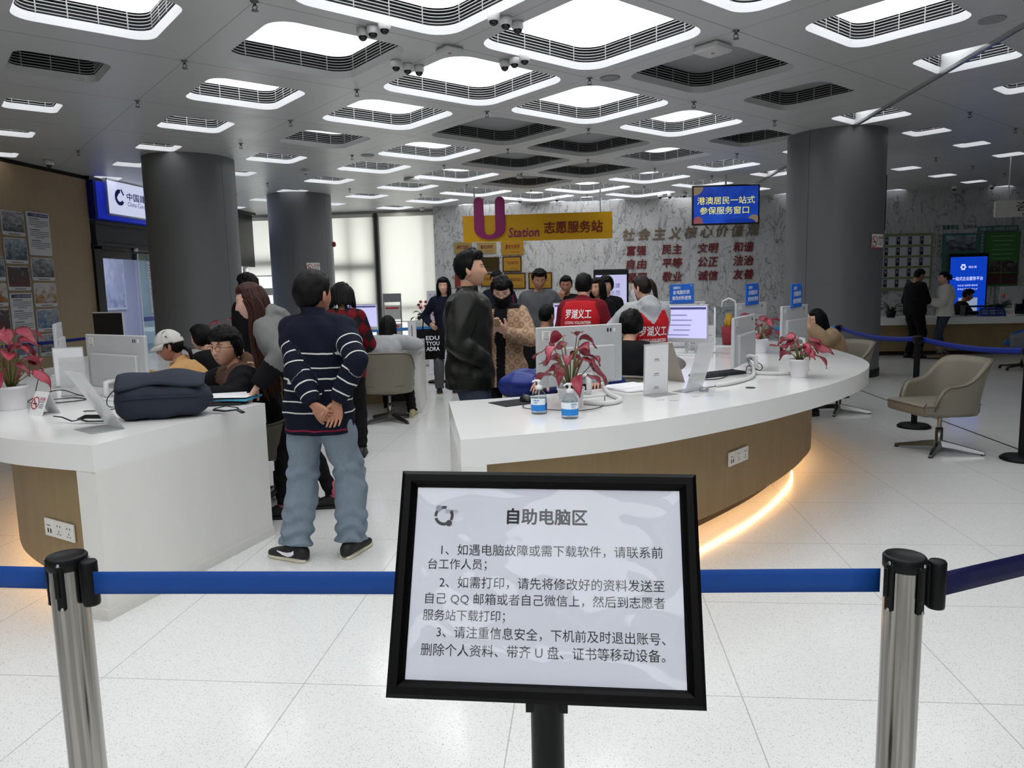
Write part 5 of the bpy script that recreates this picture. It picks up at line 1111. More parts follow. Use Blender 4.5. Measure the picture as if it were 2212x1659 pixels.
def red_plant(loc, lab, hgt, spread, n, seed, pot=(.055, .075, .11), k=1.0):
    t = empty('red_leaf_plant', loc, 0, lab, 'potted plant', 'red leaved pot plants'); r0, r1, ph = pot; rnd = random.Random(seed)
    b = MB(); b.lathe([(.001, 0), (r0, 0), (r0*1.02, .004), (r1*.97, ph*.88), (r1, ph*.88), (r1*1.02, ph), (r1*.92, ph), (r1*.90, ph*.9), (.001, ph*.88)], 30); b.build('pot', M_POT, t); b = MB(); b.lathe([(.001, ph*.90), (r1*.91, ph*.885)], 20, cap=False); b.build('soil', M_SOIL, t)
    L_, S_ = MB(), MB()
    for i in range(n):
        a = i*2.399+rnd.uniform(-.4, .4); q = (i+.5)/n; hh = ph*.9+(hgt-ph)*(.25+.75*q)*rnd.uniform(.85, 1.05); rr = spread*(.25+.75*math.sqrt(1-q*.8))*rnd.uniform(.5, 1.0)*.62
        base = Vector((math.cos(a)*.012, math.sin(a)*.012, ph*.85)); tip = Vector((math.cos(a)*rr, math.sin(a)*rr, hh)); mid = base.lerp(tip, .55)+Vector((0, 0, (hh-ph)*.12)); S_.tube([base, base.lerp(mid, .5)+Vector((0, 0, .01)), mid, tip], [.0035*k, .003*k, .0026*k, .002*k], 6)
        leaf(L_, tip, Vector((math.cos(a+rnd.uniform(-.5, .5)), math.sin(a+rnd.uniform(-.5, .5)), rnd.uniform(-.25, .75))), rnd.uniform(.085, .125)*k, rnd.uniform(.024, .036)*k, rnd.uniform(.5, 2.2), rnd.uniform(-.7, .7), i)
    L_.build('foliage', [M_LEAF, M_LEAF2, M_LEDG], t); S_.build('stems', M_STEM, t); return t
red_plant((-.07, 3.93, TOPZ), 'red leaved plant in a white pot before the grey computer, beside the sanitizers', .40, .21, 24, 3, k=1.15); red_plant((1.45, 5.12, TOPZ), 'red leaved plant in a white pot near the right end of the counter', .30, .19, 15, 8, pot=(.052, .068, .125), k=1.25); red_plant((1.62, 6.98, TOPZ), 'red leaved plant in a white pot between the edge-on computer and the woman in beige', .36, .22, 15, 11, pot=(.058, .072, .13), k=1.25)
red_plant((-3.37, 4.02, TOPZ), 'red leaved plant in a white pot at the left edge of the photo', .52, .22, 26, 15, pot=(.07, .085, .14), k=1.3); red_plant((-3.9, 7.75, TOPZ), 'red leaved plant far behind the seated person in round glasses', .40, .16, 14, 19, k=1.2)
# ---- sanitizer bottles
def bottle(loc, lab, rz):
    t = empty('sanitizer_bottle', loc, rz, lab, 'bottle', 'hand sanitizer bottles'); b = MB(); b.lathe([(.001, 0), (.038, 0), (.041, .004), (.0415, .07), (.040, .085), (.033, .104), (.022, .115), (.016, .120), (.0155, .128)], 30); b.build('bottle_body', M_CLR, t)
    b = MB(); n = 22; rows_ = [[(.0422*math.cos(a), .0422*math.sin(a), z) for a in [math.radians(-150+300*k/n) for k in range(n+1)]] for z in (.018, .05, .062, .082)]; b.slot(0).sheet(rows_[1:], 0); b.slot(1).sheet([rows_[0], rows_[1]], 0); lb = b.build('label', [mat('bottle_label', 'E6EDF2', .5), mat('bottle_blue', '1E7FD0', .5)], t)
    b = MB()
    for (da, z, w_, h_) in ((-14, .073, .018, .004), (8, .073, .010, .004), (-10, .064, .022, .002), (-12, .058, .016, .0016)): Q = Matrix.Rotation(math.radians(90+da), 4, 'Z') @ Tr(.0425, 0, z); b.box(Q @ Vector((0, 0, 0)), (.0006, w_, h_), Q.to_3x3().to_4x4())
    b.build('label_print', mat('bottle_ink', '2A6FB8', .5), lb); b = MB(); b.lathe([(.017, .126), (.019, .127), (.019, .141), (.012, .146), (.008, .148), (.006, .150), (.006, .162), (.010, .163), (.011, .170), (.008, .174), (.001, .175)], 20); b.tube([(0, 0, .170), (.016, 0, .171), (.030, 0, .166), (.033, 0, .160)], [.006, .0055, .0045, .004], 8); b.build('pump', M_WHP, t); b = MB(); b.tube([(0, 0, .125), (.002, 0, .06), (.010, 0, .008)], .0022, 6); b.build('dip_tube', M_WHP, t)
bottle((-.23, 3.74, TOPZ), 'clear sanitizer bottle with blue label beside the mouse pad', math.radians(170)); bottle((-.07, 3.60, TOPZ), 'clear sanitizer bottle with blue label nearest the counter edge', math.radians(215))
# ---- mouse, pads, keyboards, cables, papers
M_KEY = mat('keyboard_black', '17181A', .5); M_CAB = mat('cable_black', '121214', .5); M_SLV = mat('cable_sleeve', 'DADAD8', .5); M_PAP = mat('paper', 'E4E4E6', .8)
b = MB(); b.box((0, 0, .002), (.21, .19, .004), bev=.0015); tagp(b.build('mouse_pad', mat('mouse_pad', '131416', .85), None, (-.40, 4.09, TOPZ)), 'black mouse pad at the left corner of the right counter', 'mouse pad')['_'] = 0
bpy.data.objects['mouse_pad'].rotation_euler.z = math.radians(38)
def mouse(loc, rz, lab):
    t = empty('computer_mouse', loc, rz, lab, 'mouse'); b = MB(); b.sphere((0, 0, .004), (.031, .056, .034), 18, 8, z0=0, z1=1); b.build('shell', mat('mouse_black', '1A1B1E', .3), t); b = MB(); b.lathe([(.001, -.003), (.008, -.003), (.008, .003), (.001, .003)], 12, (0, .03, .031), Ry(math.pi/2)); b.build('wheel', M_CAB, t)
mouse((-.33, 4.14, TOPZ+.004), .5, 'black computer mouse on the mouse pad near the sanitizers')
def keyboard(loc, rz, lab):
    t = empty('keyboard', loc, rz, lab, 'keyboard', 'black keyboards'); b = MB(); b.box((0, 0, .009), (.44, .14, .018), Rx(.04), bev=.004); b.build('case', M_KEY, t); b = MB()
    for r in range(5):
        for k in range(18): b.box((-.204+k*.024, .05-r*.024, .021-.001*r), (.019, .019, .006))
    b.build('keys', M_KEY, t)
keyboard((.94, 5.28, TOPZ), math.radians(38), 'black keyboard flat on the right counter beside the edge-on computer'); keyboard((.02, 4.86, TOPZ), math.radians(-145), 'black keyboard under the hands of the person in blue'); keyboard((2.02, 7.15, TOPZ), math.radians(70), 'black keyboard before the woman in beige')
mouse((1.93, 6.55, TOPZ), .4, 'black computer mouse at the far right edge of the counter')
def cable(pts, r, m, name, lab, cat, n=8): b = MB(); b.tube(catmull(pts, 8), r, n); return tagp(b.build(name, m), lab, cat)
cable([(-.33,4.08,TOPZ+.006),(-.32,3.9,TOPZ+.004),(-.2,3.84,TOPZ+.004),(-.02,3.80,TOPZ+.004),(.1,3.95,TOPZ+.004),(.12,4.3,TOPZ+.004)], .0022, M_CAB, 'mouse_cable', 'thin black mouse cable looping behind the sanitizer bottles', 'cable')
cable([(.10,4.6,TOPZ+.06),(.14,4.35,TOPZ+.02),(.20,4.1,TOPZ+.014),(.12,3.97,TOPZ+.014),(-.0,4.02,TOPZ+.012)], .013, M_SLV, 'cable_sleeve', 'white spiral cable sleeve curling on the counter behind the potted plant', 'cable')
cable([(1.22,5.6,TOPZ+.06),(1.20,5.35,TOPZ+.03),(1.12,5.05,TOPZ+.014),(.95,4.78,TOPZ+.014),(.82,4.66,TOPZ+.012)], .013, M_SLV, 'cable_sleeve', 'white spiral cable sleeve running from the edge-on computer to the counter edge', 'cable'); cable([(1.2,5.3,TOPZ+.012),(1.35,5.25,TOPZ+.012),(1.5,5.3,TOPZ+.012),(1.62,5.5,TOPZ+.012)], .013, M_SLV, 'cable_sleeve', 'white spiral cable sleeve lying behind the right-hand potted plant', 'cable')
cable([(.82,4.66,TOPZ+.008),(.76,4.62,TOPZ+.004),(.74,4.52,TOPZ+.006)], .0025, M_CAB, 'puck_cable', 'short black cable joining the sleeve and the grey puck', 'cable')
for k, (q, lab) in enumerate((([(1.19,5.62,.95),(1.22,5.52,.90),(1.28,5.45,.86),(1.25,5.38,.83),(1.18,5.42,.86),(1.14,5.36,.82),(1.05,5.3,TOPZ+.01),(.9,5.05,TOPZ+.004),(.7,5.0,TOPZ+.004)], 'tangled black cables hanging behind the edge-on computer'), ([(-3.75,4.75,.95),(-3.6,4.5,.84),(-3.45,4.35,.813),(-3.3,4.45,.813),(-3.15,4.35,.813),(-3.3,4.22,.813),(-3.5,4.3,.813),(-3.42,4.48,.86),(-3.25,4.5,.813),(-3.1,4.6,.813)], 'tangled black cables on the left counter beside the red plant'), ([(-2.92,4.35,.90),(-2.86,4.15,.85),(-2.78,4.05,.813),(-2.7,4.1,.813),(-2.72,3.95,.813),(-2.84,3.9,.813)], 'black cables dangling under the left grey computer'))):
    cable(q, .0032, M_CAB, 'computer_cables', lab, 'cable', 6)
b = MB(); b.lathe([(.001, 0), (.026, 0), (.028, .004), (.027, .02), (.022, .023), (.001, .023)], 20); tagp(b.build('cable_puck', mat('puck_grey', 'A6A8A8', .35, metal=.5), None, (.72, 4.5, TOPZ)), 'small round grey puck on the right counter, beside the placards', 'puck')
b = MB(); b.lathe([(.016, 0), (.030, 0), (.030, .003), (.016, .003)], 24, cap=False); tagp(b.build('grommet', M_CAB, None, (1.02, 4.62, TOPZ)), 'flat dark grommet ring near the counter edge', 'grommet')
b = MB()
for i, (x, y, r) in enumerate(((.43, 4.16, .3), (.50, 4.13, -.2), (.64, 4.28, .5), (.72, 4.30, .1))):
    b.box((x, y, TOPZ+.0004), (.045, .006, .0006), Rz(r)); 
tagp(b.build('tape_marks', mat('tape_blue', '2E49A8', .6)), 'small blue tape marks on the right counter', 'tape marks')
b = MB(); b.box((.33, 4.62, TOPZ+.006), (.30, .22, .010), Rz(.6), bev=.002); b.box((.27, 4.70, TOPZ+.012), (.21, .297, .002), Rz(-.9)); tagp(b.build('paper_tray', M_PAP), 'white papers on a thin tray left of the placards', 'papers')
# ---- acrylic holders
def holder(loc, rz, lab, w_=.19, h=.29, lean=.15, blocks=0, mk=None, grp='clear acrylic sheet holders', foot=.09, cat='sheet holder'):
    t = empty('sheet_holder', loc, rz, lab, cat, grp); b = MB(); y = lambda z: -z*math.sin(lean); c = math.cos(lean)
    b.sheet([[(-w_/2, y(h*q)+.0, h*q*c+.002), (w_/2, y(h*q), h*q*c+.002)] for q in (0, .5, 1)], .004, False); b.box((0, foot/2-.002, .002), (w_, abs(foot), .004)); b.build('acrylic', M_ACR, t)
    if mk: 
        b = MB(); b.sheet([[(-w_/2+.006, y(h*q)+.0055, h*q*c+.002), (w_/2-.006, y(h*q)+.0055, h*q*c+.002)] for q in (.03, .97)], .0008, False); s = b.build('printed_sheet', M_PAP, t); b = MB(); Q = Matrix(((1,0,0,0),(0,0,-1,-.0),(0,1,0,0),(0,0,0,1)))
        Q = Tr(0, -.0005, 0) @ Matrix.Rotation(lean, 4, 'X') @ Matrix(((-1,0,0,0),(0,0,1,.006),(0,1,0,0),(0,0,0,1))) 
        for (x, z, ww, hh) in mk:
            b.box(Vector((x, y(z)+.0068, z*c)), (ww, .0006, hh), Matrix.Rotation(lean, 4, 'X'))
            b.box(Vector((x, y(z)-.0056, z*c)), (ww, .0006, hh), Matrix.Rotation(lean, 4, 'X'))
        b.build('print', mat('print_grey', '5A5B60', .7), s)
    return t
tri_ = [(0, z, .035, .004) for z in (.21, .125, .045)]+[(0, z, .05, .002) for z in (.20, .115, .035)]
quad_ = [(x, z, .05, .004) for x in (-.04, .04) for z in (.17, .07)]
holder((.42, 4.38, TOPZ), math.radians(40+180), 'upright clear holder with a printed sheet on the right counter', .20, .30, -.02, 1, tri_); holder((.66, 4.50, TOPZ), math.radians(52), 'leaning blank frosted sheet holder right of the upright one', .20, .31, .30)
holder((.98, 7.72, TOPZ), math.radians(190), 'printed placard, leftmost of three before the far computer', .17, .25, -.08, 1, quad_, 'printed placards'); holder((1.10, 7.42, TOPZ), math.radians(200), 'printed placard, middle of three before the far computer', .17, .25, -.22, 1, quad_, 'printed placards'); holder((1.12, 7.08, TOPZ), math.radians(205), 'printed placard, rightmost and nearest of three', .19, .27, -.26, 1, quad_, 'printed placards')
holder((-2.33, 3.42, TOPZ), math.radians(-35), 'leaning frosted sheet holder left of the dark bag', .22, .34, .52, foot=-.15); holder((-3.35, 4.55, TOPZ), math.radians(40), 'small frosted sheet holder behind the leaning one', .17, .26, .12); holder((-3.75, 5.05, TOPZ), math.radians(205), 'printed placard left of the grey computer on the left counter', .20, .29, -.05, 1, quad_, 'printed placards')
holder((-2.05, 8.75, TOPZ), math.radians(160), 'narrow white placard beside the long haired girl', .12, .28, -.02, 1, [(0, .15, .012, .16)], 'printed placards'); holder((-3.05, 6.25, TOPZ), math.radians(165), 'white sheet behind the capped woman', .21, .27, -.2, 1, [(0, .08, .1, .01), (.03, .16, .06, .02)], 'printed placards')
b = MB(); b.sheet([[(-.10, 0, .0), (.10, 0, .0)], [(-.10, .12, .27), (.10, .12, .27)]], .006, False); b.slot(1).sheet([[(-.10, -.001, .0), (.10, -.001, .0)], [(-.10, .066, .15), (.10, .066, .15)]], .002, False)
o = tagp(b.build('leaning_folder', [mat('taupe_card', '9A9086', .6), mat('dark_card', '17130F', .6)], None, (.60, 5.0, TOPZ)), 'taupe and black folder leaning behind the sheet holders', 'folder'); o.rotation_euler.z = math.radians(130)
def tent(loc, rz, lab, k=1.0, grp='folded no smoking cards'):
    t = empty('tent_card', loc, rz, lab, 'card', grp); W_, H_, D_ = .12*k, .11*k, .045*k; b = MB(); b.sheet([[(-W_/2, -D_, 0), (W_/2, -D_, 0)], [(-W_/2, 0, H_), (W_/2, 0, H_)], [(-W_/2, D_, 0), (W_/2, D_, 0)]], .001, False); b.build('card', M_PAP, t)
    a = math.atan2(D_, H_); Q = Matrix(((1,0,0,0),(0,math.sin(a),-math.cos(a),-D_/2-.0012),(0,math.cos(a),math.sin(a),H_/2),(0,0,0,1))); no_smoke(t, Q, W_*.9, H_*.8, False); return t
def no_smoke(t, Q, W_, H_, strip=True):
    b = MB(); r = H_*.36; cx = -W_*.27; ks = [k/24*6.2832 for k in range(25)]
    for k in range(24): b.add([Q @ Vector((cx+rr*math.cos(a), rr*math.sin(a), .0006)) for a, rr in ((ks[k], r*.84), (ks[k], r), (ks[k+1], r), (ks[k+1], r*.84))], [(0, 1, 2, 3)])
    b.add([Q @ Vector(p) for p in ((cx-r*.7, r*.55, .0007), (cx-r*.55, r*.7, .0007), (cx+r*.7, -r*.55, .0007), (cx+r*.55, -r*.7, .0007))], [(3, 2, 1, 0)])
    put_text(b, '禁止吸烟', Q @ Tr(W_*.25, H_*.26, .0006), H_*.17, W_*.40, .03)
    if strip: b.add([Q @ Vector((x, y, .0005)) for x, y in ((-W_/2, -H_/2), (W_/2, -H_/2), (W_/2, -H_*.42), (-W_*.36, -H_*.42), (-W_*.42, -H_*.30), (-W_/2, -H_*.40))], [(0, 1, 2, 3, 4, 5)])
    b.build('red_print', mat('print_red', 'B8232B', .6), t); b = MB(); put_text(b, 'NO SMOKING', Q @ Tr(W_*.25, H_*.08, .0006), H_*.09, W_*.40)
    for k in range(3): b.add([Q @ Vector((W_*.25+sx*W_*.18, -H_*.06-k*H_*.09+sy*H_*.012, .0006)) for sx, sy in ((-1, -1), (1, -1), (1, 1), (-1, 1))], [(0, 1, 2, 3)])
    b.add([Q @ Vector((cx+sx*r*.5, -r*.1+sy*r*.11, .0005)) for sx, sy in ((-1, -1), (1, -1), (1, 1), (-1, 1))], [(0, 1, 2, 3)]); b.build('black_print', M_INK, t)
tent((-3.03, 3.84, TOPZ), math.radians(-24), 'white folded no smoking card beside the left red plant', 1.15)
# ---- clear donation box with a paper cup
t = empty('clear_box', (1.50, 7.85, TOPZ), math.radians(-12), 'clear handled box with a red and yellow cup inside', 'box'); b = MB(); b.box((0, 0, .2), (.28, .2, .40)); b.build('acrylic_walls', M_CLR, t); b = MB(); b.box((-.135, -.1, .2), (.02, .012, .40)); b.box((.135, -.1, .2), (.02, .012, .40)); b.box((0, 0, .004), (.29, .21, .008)); b.tube([(-.07, 0, .40), (-.06, 0, .46), (0, 0, .49), (.06, 0, .46), (.07, 0, .40)], .009, 8); b.build('white_frame', M_WHP, t)
b = MB(); b.lathe([(.001, .01), (.06, .01), (.075, .2), (.07, .2), (.001, .19)], 20); b.build('cup', mat('cup_red', 'A31F26', .5), t); b = MB()
for k in range(14): a = k*2.4; b.tube([(.045*math.cos(a)*(k % 3)/2, .045*math.sin(a)*(k % 3)/2, .19), (.05*math.cos(a)*(k % 3)/2, .05*math.sin(a), .27+.02*(k % 4))], .016, 6)
b.build('yellow_filling', mat('fries_yellow', 'D9A021', .6), t)
# ---- the dark bag and the papers on the left counter
M_BAG = fabric('bag_navy', '2B303C', .8, strength=.5, var=.12)
t = empty('backpack', (-2.24, 3.72, TOPZ), math.radians(22), 'dark navy backpack lying on the left counter', 'bag')
G = []
for i in range(25):
    u = -1+2*i/24; e = (1-abs(u)**5)**.5 if abs(u) < 1 else 0.0; e = max(e, .04); row = []
    for j in range(26):
        a = 2*math.pi*j/25; ca, sa = math.cos(a), math.sin(a); yy = math.copysign(abs(ca)**.6, ca)*.135*e; zz = .093+math.copysign(abs(sa)**.55, sa)*.092*e*(1+.12*u*(-1)) + .006*math.sin(u*9+ca*3)*e
        zz += .028*(1 if sa > 0 else 0)*math.exp(-((u+.1)/.5)**2)*(1+ca*.5)*.5; row.append((u*.245, yy, max(.002, zz)))
    G.append(row)
b = MB(); b.sheet(G); b.build('bag_body', M_BAG, t)
b = MB(); G2 = [[(u*.215, .02-.155*v+.02*v*v, .238-.02*abs(u)**3-.06*v*v+.008*math.sin(u*5+v*2)) for u in [-1+2*i/20 for i in range(21)]] for v in [k/8 for k in range(9)]]; b.sheet(G2, .012); b.tube([(-.20, -.125, .118), (-.1, -.138, .122), (0, -.142, .125), (.1, -.140, .121), (.20, -.128, .116)], .004, 6); b.build('flap', M_BAG, t)
b = MB(); b.tube([(-.22, -.08, .02), (-.28, -.10, .012), (-.36, -.07, .012), (-.40, -.05, .022), (-.38, -.02, .03), (-.30, -.02, .024)], .014, 8, .25); b.tube([(-.40, -.05, .02), (-.44, -.03, .012), (-.50, .02, .03), (-.54, .04, .034)], .006, 6, .5); b.build('strap', M_CAB, t); b = MB(); b.tube([(.24, .0, .02), (.30, -.02, .012), (.34, -.06, .02), (.37, -.09, .026), (.40, -.12, .012)], .016, 8, .3); b.tube([(.24, .04, .02), (.30, .05, .03), (.36, .01, .024), (.38, -.04, .012)], .007, 6, .4); b.build('strap', M_CAB, t)
def sheet_pile(loc, rz, specs):
    for k, (dx, dy, z, r, w_, h_, th, m, nm, lab, cat) in enumerate(specs):
        b = MB(); b.box((0, 0, th/2), (w_, h_, th), bev=min(.002, th*.3)); o = tagp(b.build(nm, m, None, (loc[0]+dx, loc[1]+dy, loc[2]+z)), lab, cat); o.rotation_euler.z = rz+r
sheet_pile((-2.17, 4.19, TOPZ), .25, [(0, -.03, 0, 0, .30, .22, .014, mat('folder_black', '17181B', .5), 'folder', 'black folder at the bottom of the paper pile by the bag', 'folder'), (-.03, 0, .0145, .1, .29, .21, .006, mat('folder_brown', '6B4636', .5), 'folder', 'brown folder second from the bottom of the paper pile', 'folder'), (.05, .02, .021, -.25, .31, .22, .012, mat('folder_cyan', '4FA3C4', .35), 'plastic_wallet', 'light blue plastic wallet in the paper pile by the bag', 'folder'), (-.02, .01, .034, .35, .29, .21, .004, mat('folder_black', '17181B', .5), 'folder', 'thin dark folder under the top white papers', 'folder'), (-.02, .03, .0385, .12, .30, .21, .004, M_PAP, 'paper_sheets', 'white printed papers on top of the pile by the bag', 'papers'), (.06, .0, .043, -.2, .28, .19, .002, M_PAP, 'paper_sheets', 'single white sheet sticking out at the right of the paper pile', 'papers')])
# ---- plants, racks and stands in the background
M_GRN = mat('leaf_green', '2E4B2C', .45, tex=t_leaf); M_RFL = mat('flower_red', 'B0302F', .4); M_PLNT = mat('planter_white', 'D3D2CD', .5)
t = empty('planter', (-2.98, 14.2, 0), 0, 'white planter with red flowering plants in front of the window', 'planter'); b = MB(); b.box((0, 0, .44), (.62, .34, .88), bev=.02); b.build('box', M_PLNT, t); L_, Fl = MB(), MB(); rnd = random.Random(4)
for i in range(70):
    a = rnd.uniform(0, 6.28); r = rnd.uniform(.02, .2); leaf(L_, (rnd.uniform(-.2, .2), rnd.uniform(-.1, .1), .86+rnd.uniform(0, .14)), (math.cos(a), math.sin(a)*.6, rnd.uniform(.0, 1.0)), rnd.uniform(.14, .24), .035, rnd.uniform(1, 2.6), 0, 0)
for i in range(12): x, y, z = rnd.uniform(-.25, .25), rnd.uniform(-.12, .12), rnd.uniform(1.10, 1.24); Fl.sphere((x, y, z), (.035, .02, .028), 8, 6); Fl.tube([(x*.5, y*.5, .9), (x, y, z)], .004, 5)
L_.build('foliage', [M_GRN, M_GRN, M_GRN], t); Fl.build('flowers', M_RFL, t)
t = empty('brochure_rack', (-3.55, 13.6, 0), .1, 'tall grey brochure rack left of the planter', 'rack'); b = MB(); b.box((0, 0, 1.33), (.34, .02, .16)); 
for s in (-1, 1): b.box((s*.16, 0, .7), (.02, .03, 1.4))
b.box((0, 0, .015), (.36, .3, .03)); b.build('frame', mat('rack_grey', '7E8286', .5), t)
for k, z in enumerate((1.06, .72, .40)): b = MB(); b.box((0, -.02, z), (.30, .01, .26)); f_ = b.build('leaflet_tray', mat('leaflet', 'BDBBBB', .6), t); b = MB(); b.box((0, -.027, z+.08), (.24, .002, .03)); b.build('leaflet_print', mat('print_red', 'B8232B', .6), f_)
t = empty('notice_easel', (-2.47, 12.6, 0), .12, 'white display stand with pink leaflets beside the woman with the tote bag', 'display stand'); b = MB()
for s in (-1, 1): b.box((s*.19, 0, .72), (.022, .03, 1.44))
b.box((0, .0, 1.37), (.36, .02, .15)); b.box((0, 0, .30), (.36, .02, .48)); b.box((0, .05, .02), (.4, .4, .04)); b.build('frame', mat('stand_white', 'DFE1EA', .5), t); b = MB(); b.box((0, .0, .68), (.36, .015, .30)); b.build('lime_panel', mat('lime', '97912B', .5), t)
for k, z in enumerate((1.12, .92)): b = MB(); b.box((0, -.012, z), (.30, .006, .19)); b.build('pink_leaflet', mat('leaflet_pink', 'D9C3DA', .6), t)
b = MB(); put_text(b, '政务服务中心', Tr(.04, -.0112, 1.37) @ Rx(math.pi/2), .035, .24)
for c_, rr in (((-.135, 1.37), .022), ((.08, .30), .028)):
    ks = [k/20*6.283 for k in range(21)]
    for k in range(16): b.add([(c_[0]+q*math.cos(a), -.0115, c_[1]+q*math.sin(a)) for a, q in ((ks[k], rr*.7), (ks[k], rr), (ks[k+1], rr), (ks[k+1], rr*.7))], [(0, 1, 2, 3)])
b.build('print', mat('print_navy', '2B3566', .6), t)
# kiosk display behind the crowd and the station desk
t = empty('display_kiosk', (.50, 13.4, 0), 0, 'standing black framed display with a lit lilac screen behind the crowd', 'display'); b = MB(); b.box((0, 0, .95), (.62, .08, 1.6), bev=.02); b.box((0, 0, .05), (.7, .4, .1)); b.build('casing', M_BLK, t); b = MB(); b.box((0, -.041, 1.02), (.55, .004, 1.26)); s = b.build('screen', M_SCRN, t); b = MB(); QK = Tr(0, -.0435, 0) @ Rx(math.pi/2); put_text(b, '聚力共建', QK @ Tr(-.02, 1.46, 0), .085, .36); put_text(b, '先行示范', QK @ Tr(-.02, 1.33, 0), .085, .36); b.build('screen_text', mat('screen_ink', '4A4E86', .4, emit=.2), s)
t = empty('station_desk', (.85, 10.9, 0), .02, 'pale service desk with a white top behind the volunteers', 'desk'); b = MB(); b.box((0, .15, .58), (1.25, .5, 1.12)); b.build('front', mat('desk_beige', 'B7B2A6', .55), t); b = MB(); b.box((0, .1, 1.17), (1.33, .62, .07), bev=.01); b.build('top', M_WHP, t)
# ---- hanging signs
M_ROD = mat('rod_white', 'BFC1C2', .35, metal=.3)
t = empty('hanging_sign', (-.97, 16.22, 2.75), 0, 'yellow hanging sign with a big purple U', 'sign'); b = MB(); b.box((0, 0, 0), (3.22, .10, .56)); b.build('yellow_board', mat('sign_yellow', 'D9A300', .5), t); b = MB()
for x in (-1.35, 1.36): b = MB(); b.lathe([(.014, .28), (.014, CEIL-2.75)], 10, (x, 0, 0), cap=False); b.build('hanging_rod', M_ROD, t)
b = MB(); n = 18; oR, iR, cx = .335, .125, -1.02; pts = []
yT = .66; ol = [(cx-oR+.0, .50)]+[(cx-.23+.105*math.cos(math.radians(180-180*k/10)), .56+.105*math.sin(math.radians(180-180*k/10))) for k in range(11)]+[(cx-iR, -.02)]+[(cx+iR*math.cos(math.radians(180+180*k/12)), -.03+iR*.9*math.sin(math.radians(180+180*k/12))) for k in range(13)]+[(cx+.23+.105*math.cos(math.radians(180-180*k/10)), .56+.105*math.sin(math.radians(180-180*k/10))) for k in range(11)]+[(cx+oR*math.cos(math.radians(-180*k/16)), -.0+.20*0+(-.0)+(-.26+.03)*math.sin(math.radians(180*k/16))*1.0) for k in range(17)]
ol = [p for k, p in enumerate(ol) if k == 0 or (abs(p[0]-ol[k-1][0])+abs(p[1]-ol[k-1][1])) > 1e-4]
b.prism(ol, .052, .10, Rx(math.pi/2)); b.build('purple_letter', mat('sign_purple', '8E1B62', .5), t); b = MB(); QU = Tr(0, -.052, 0) @ Rx(math.pi/2)
put_text(b, 'Station', QU @ Tr(-.28, -.10, 0), .20, .66, .02, ext=.01, off=.012, shear=.15); b.build('station_lettering', mat('sign_purple', '8E1B62', .5), t); b = MB(); put_text(b, '志愿服务站', QU @ Tr(.78, -.02, 0), .25, 1.25, .02, ext=.01, off=.012); b.build('chinese_lettering', mat('sign_maroon', '7A1020', .5), t)
t = empty('hanging_screen', (2.93, 15.84, 3.05), math.radians(2), 'hanging television with yellow Chinese characters on blue', 'television'); b = MB(); b.box((0, 0, 0), (1.36, .08, .80), bev=.01); b.build('casing', M_BLK, t); b = MB(); b.lathe([(.02, .40), (.02, .6)], 12, cap=False); b.build('hanging_rod', M_ROD, t)
def t_tv(n, c):
    v = n.coords(); x, y, z = n.sep(v); g = n.noise(n.scale(v, (1.2, 1, 1.2)), 1.6, 2); col = n.mix(n.math('SUBTRACT', n.math('MULTIPLY', g, 2.2), .55, clamp=True), (.008,.02,.28), (.02,.11,.72))
    def blob(cx, cz, rx, rz_): return n.math('LESS_THAN', n.math('ADD', n.math('POWER', n.math('DIVIDE', n.math('SUBTRACT', x, cx), rx), 2.0), n.math('POWER', n.math('DIVIDE', n.math('SUBTRACT', z, cz), rz_), 2.0)), 1.0)
    col = n.mix(blob(-.66, .36, .20, .16), col, (.30,.22,.13)); col = n.mix(blob(.57, -.33, .12, .12), col, (.32,.24,.16)); col = n.mix(blob(-.56, -.35, .10, .13), col, (.34,.10,.12)); col = n.mix(blob(.3, -.36, .3, .09), col, (.01,.05,.42))
    n.base(col); n.t.links.new(col, n.p.inputs['Emission Color']); n.p.inputs['Emission Strength'].default_value = .32
b = MB(); b.box((0, -.0405, 0), (1.30, .003, .735)); s = b.build('screen', mat('tv_picture', '1030B0', .3, tex=t_tv), t); b = MB(); QT = Tr(0, -.043, 0) @ Rx(math.pi/2); put_text(b, '港澳居民一站式', QT @ Tr(0, .09, 0), .15, 1.16, .008); put_text(b, '参保服务窗口', QT @ Tr(-.03, -.11, 0), .15, .99, .008); b.build('screen_text', mat('tv_text', 'E3DC6A', .4, emit=.7), s)
t = empty('hanging_sign', (8.55, 14.75, 2.70), 0, 'white hanging information sign at the right edge', 'sign'); b = MB(); b.prism([(x*1.0, y) for x, y in [(sx*.95+cx_, sy*.15+cy_) for sx, sy, q0 in ((1, 1, 0), (-1, 1, 90), (-1, -1, 180), (1, -1, 270)) for cx_, cy_ in [(sx*(-.03)+.03*math.cos(math.radians(q0+a)), sy*(-.03)+.03*math.sin(math.radians(q0+a))) for a in (0, 30, 60, 90)]]], -.03, .03, Rx(math.pi/2)); b.build('board', mat('info_board', 'D6D4CE', .45), t); [MB().lathe([(.012, .15), (.012, CEIL-2.70)], 10, (x, 0, 0), cap=False).build('hanging_rod', M_ROD, t) for x in (-.72, .72)]; b = MB(); QI = Tr(0, -.0305, 0) @ Rx(math.pi/2); put_text(b, '咨 询 引 导', QI @ Tr(.08, .035, 0), .17, 1.35, .006); put_text(b, 'INFORMATION DESK', QI @ Tr(.08, -.105, 0), .052, 1.1, .01); b.build('lettering', M_INK, t)
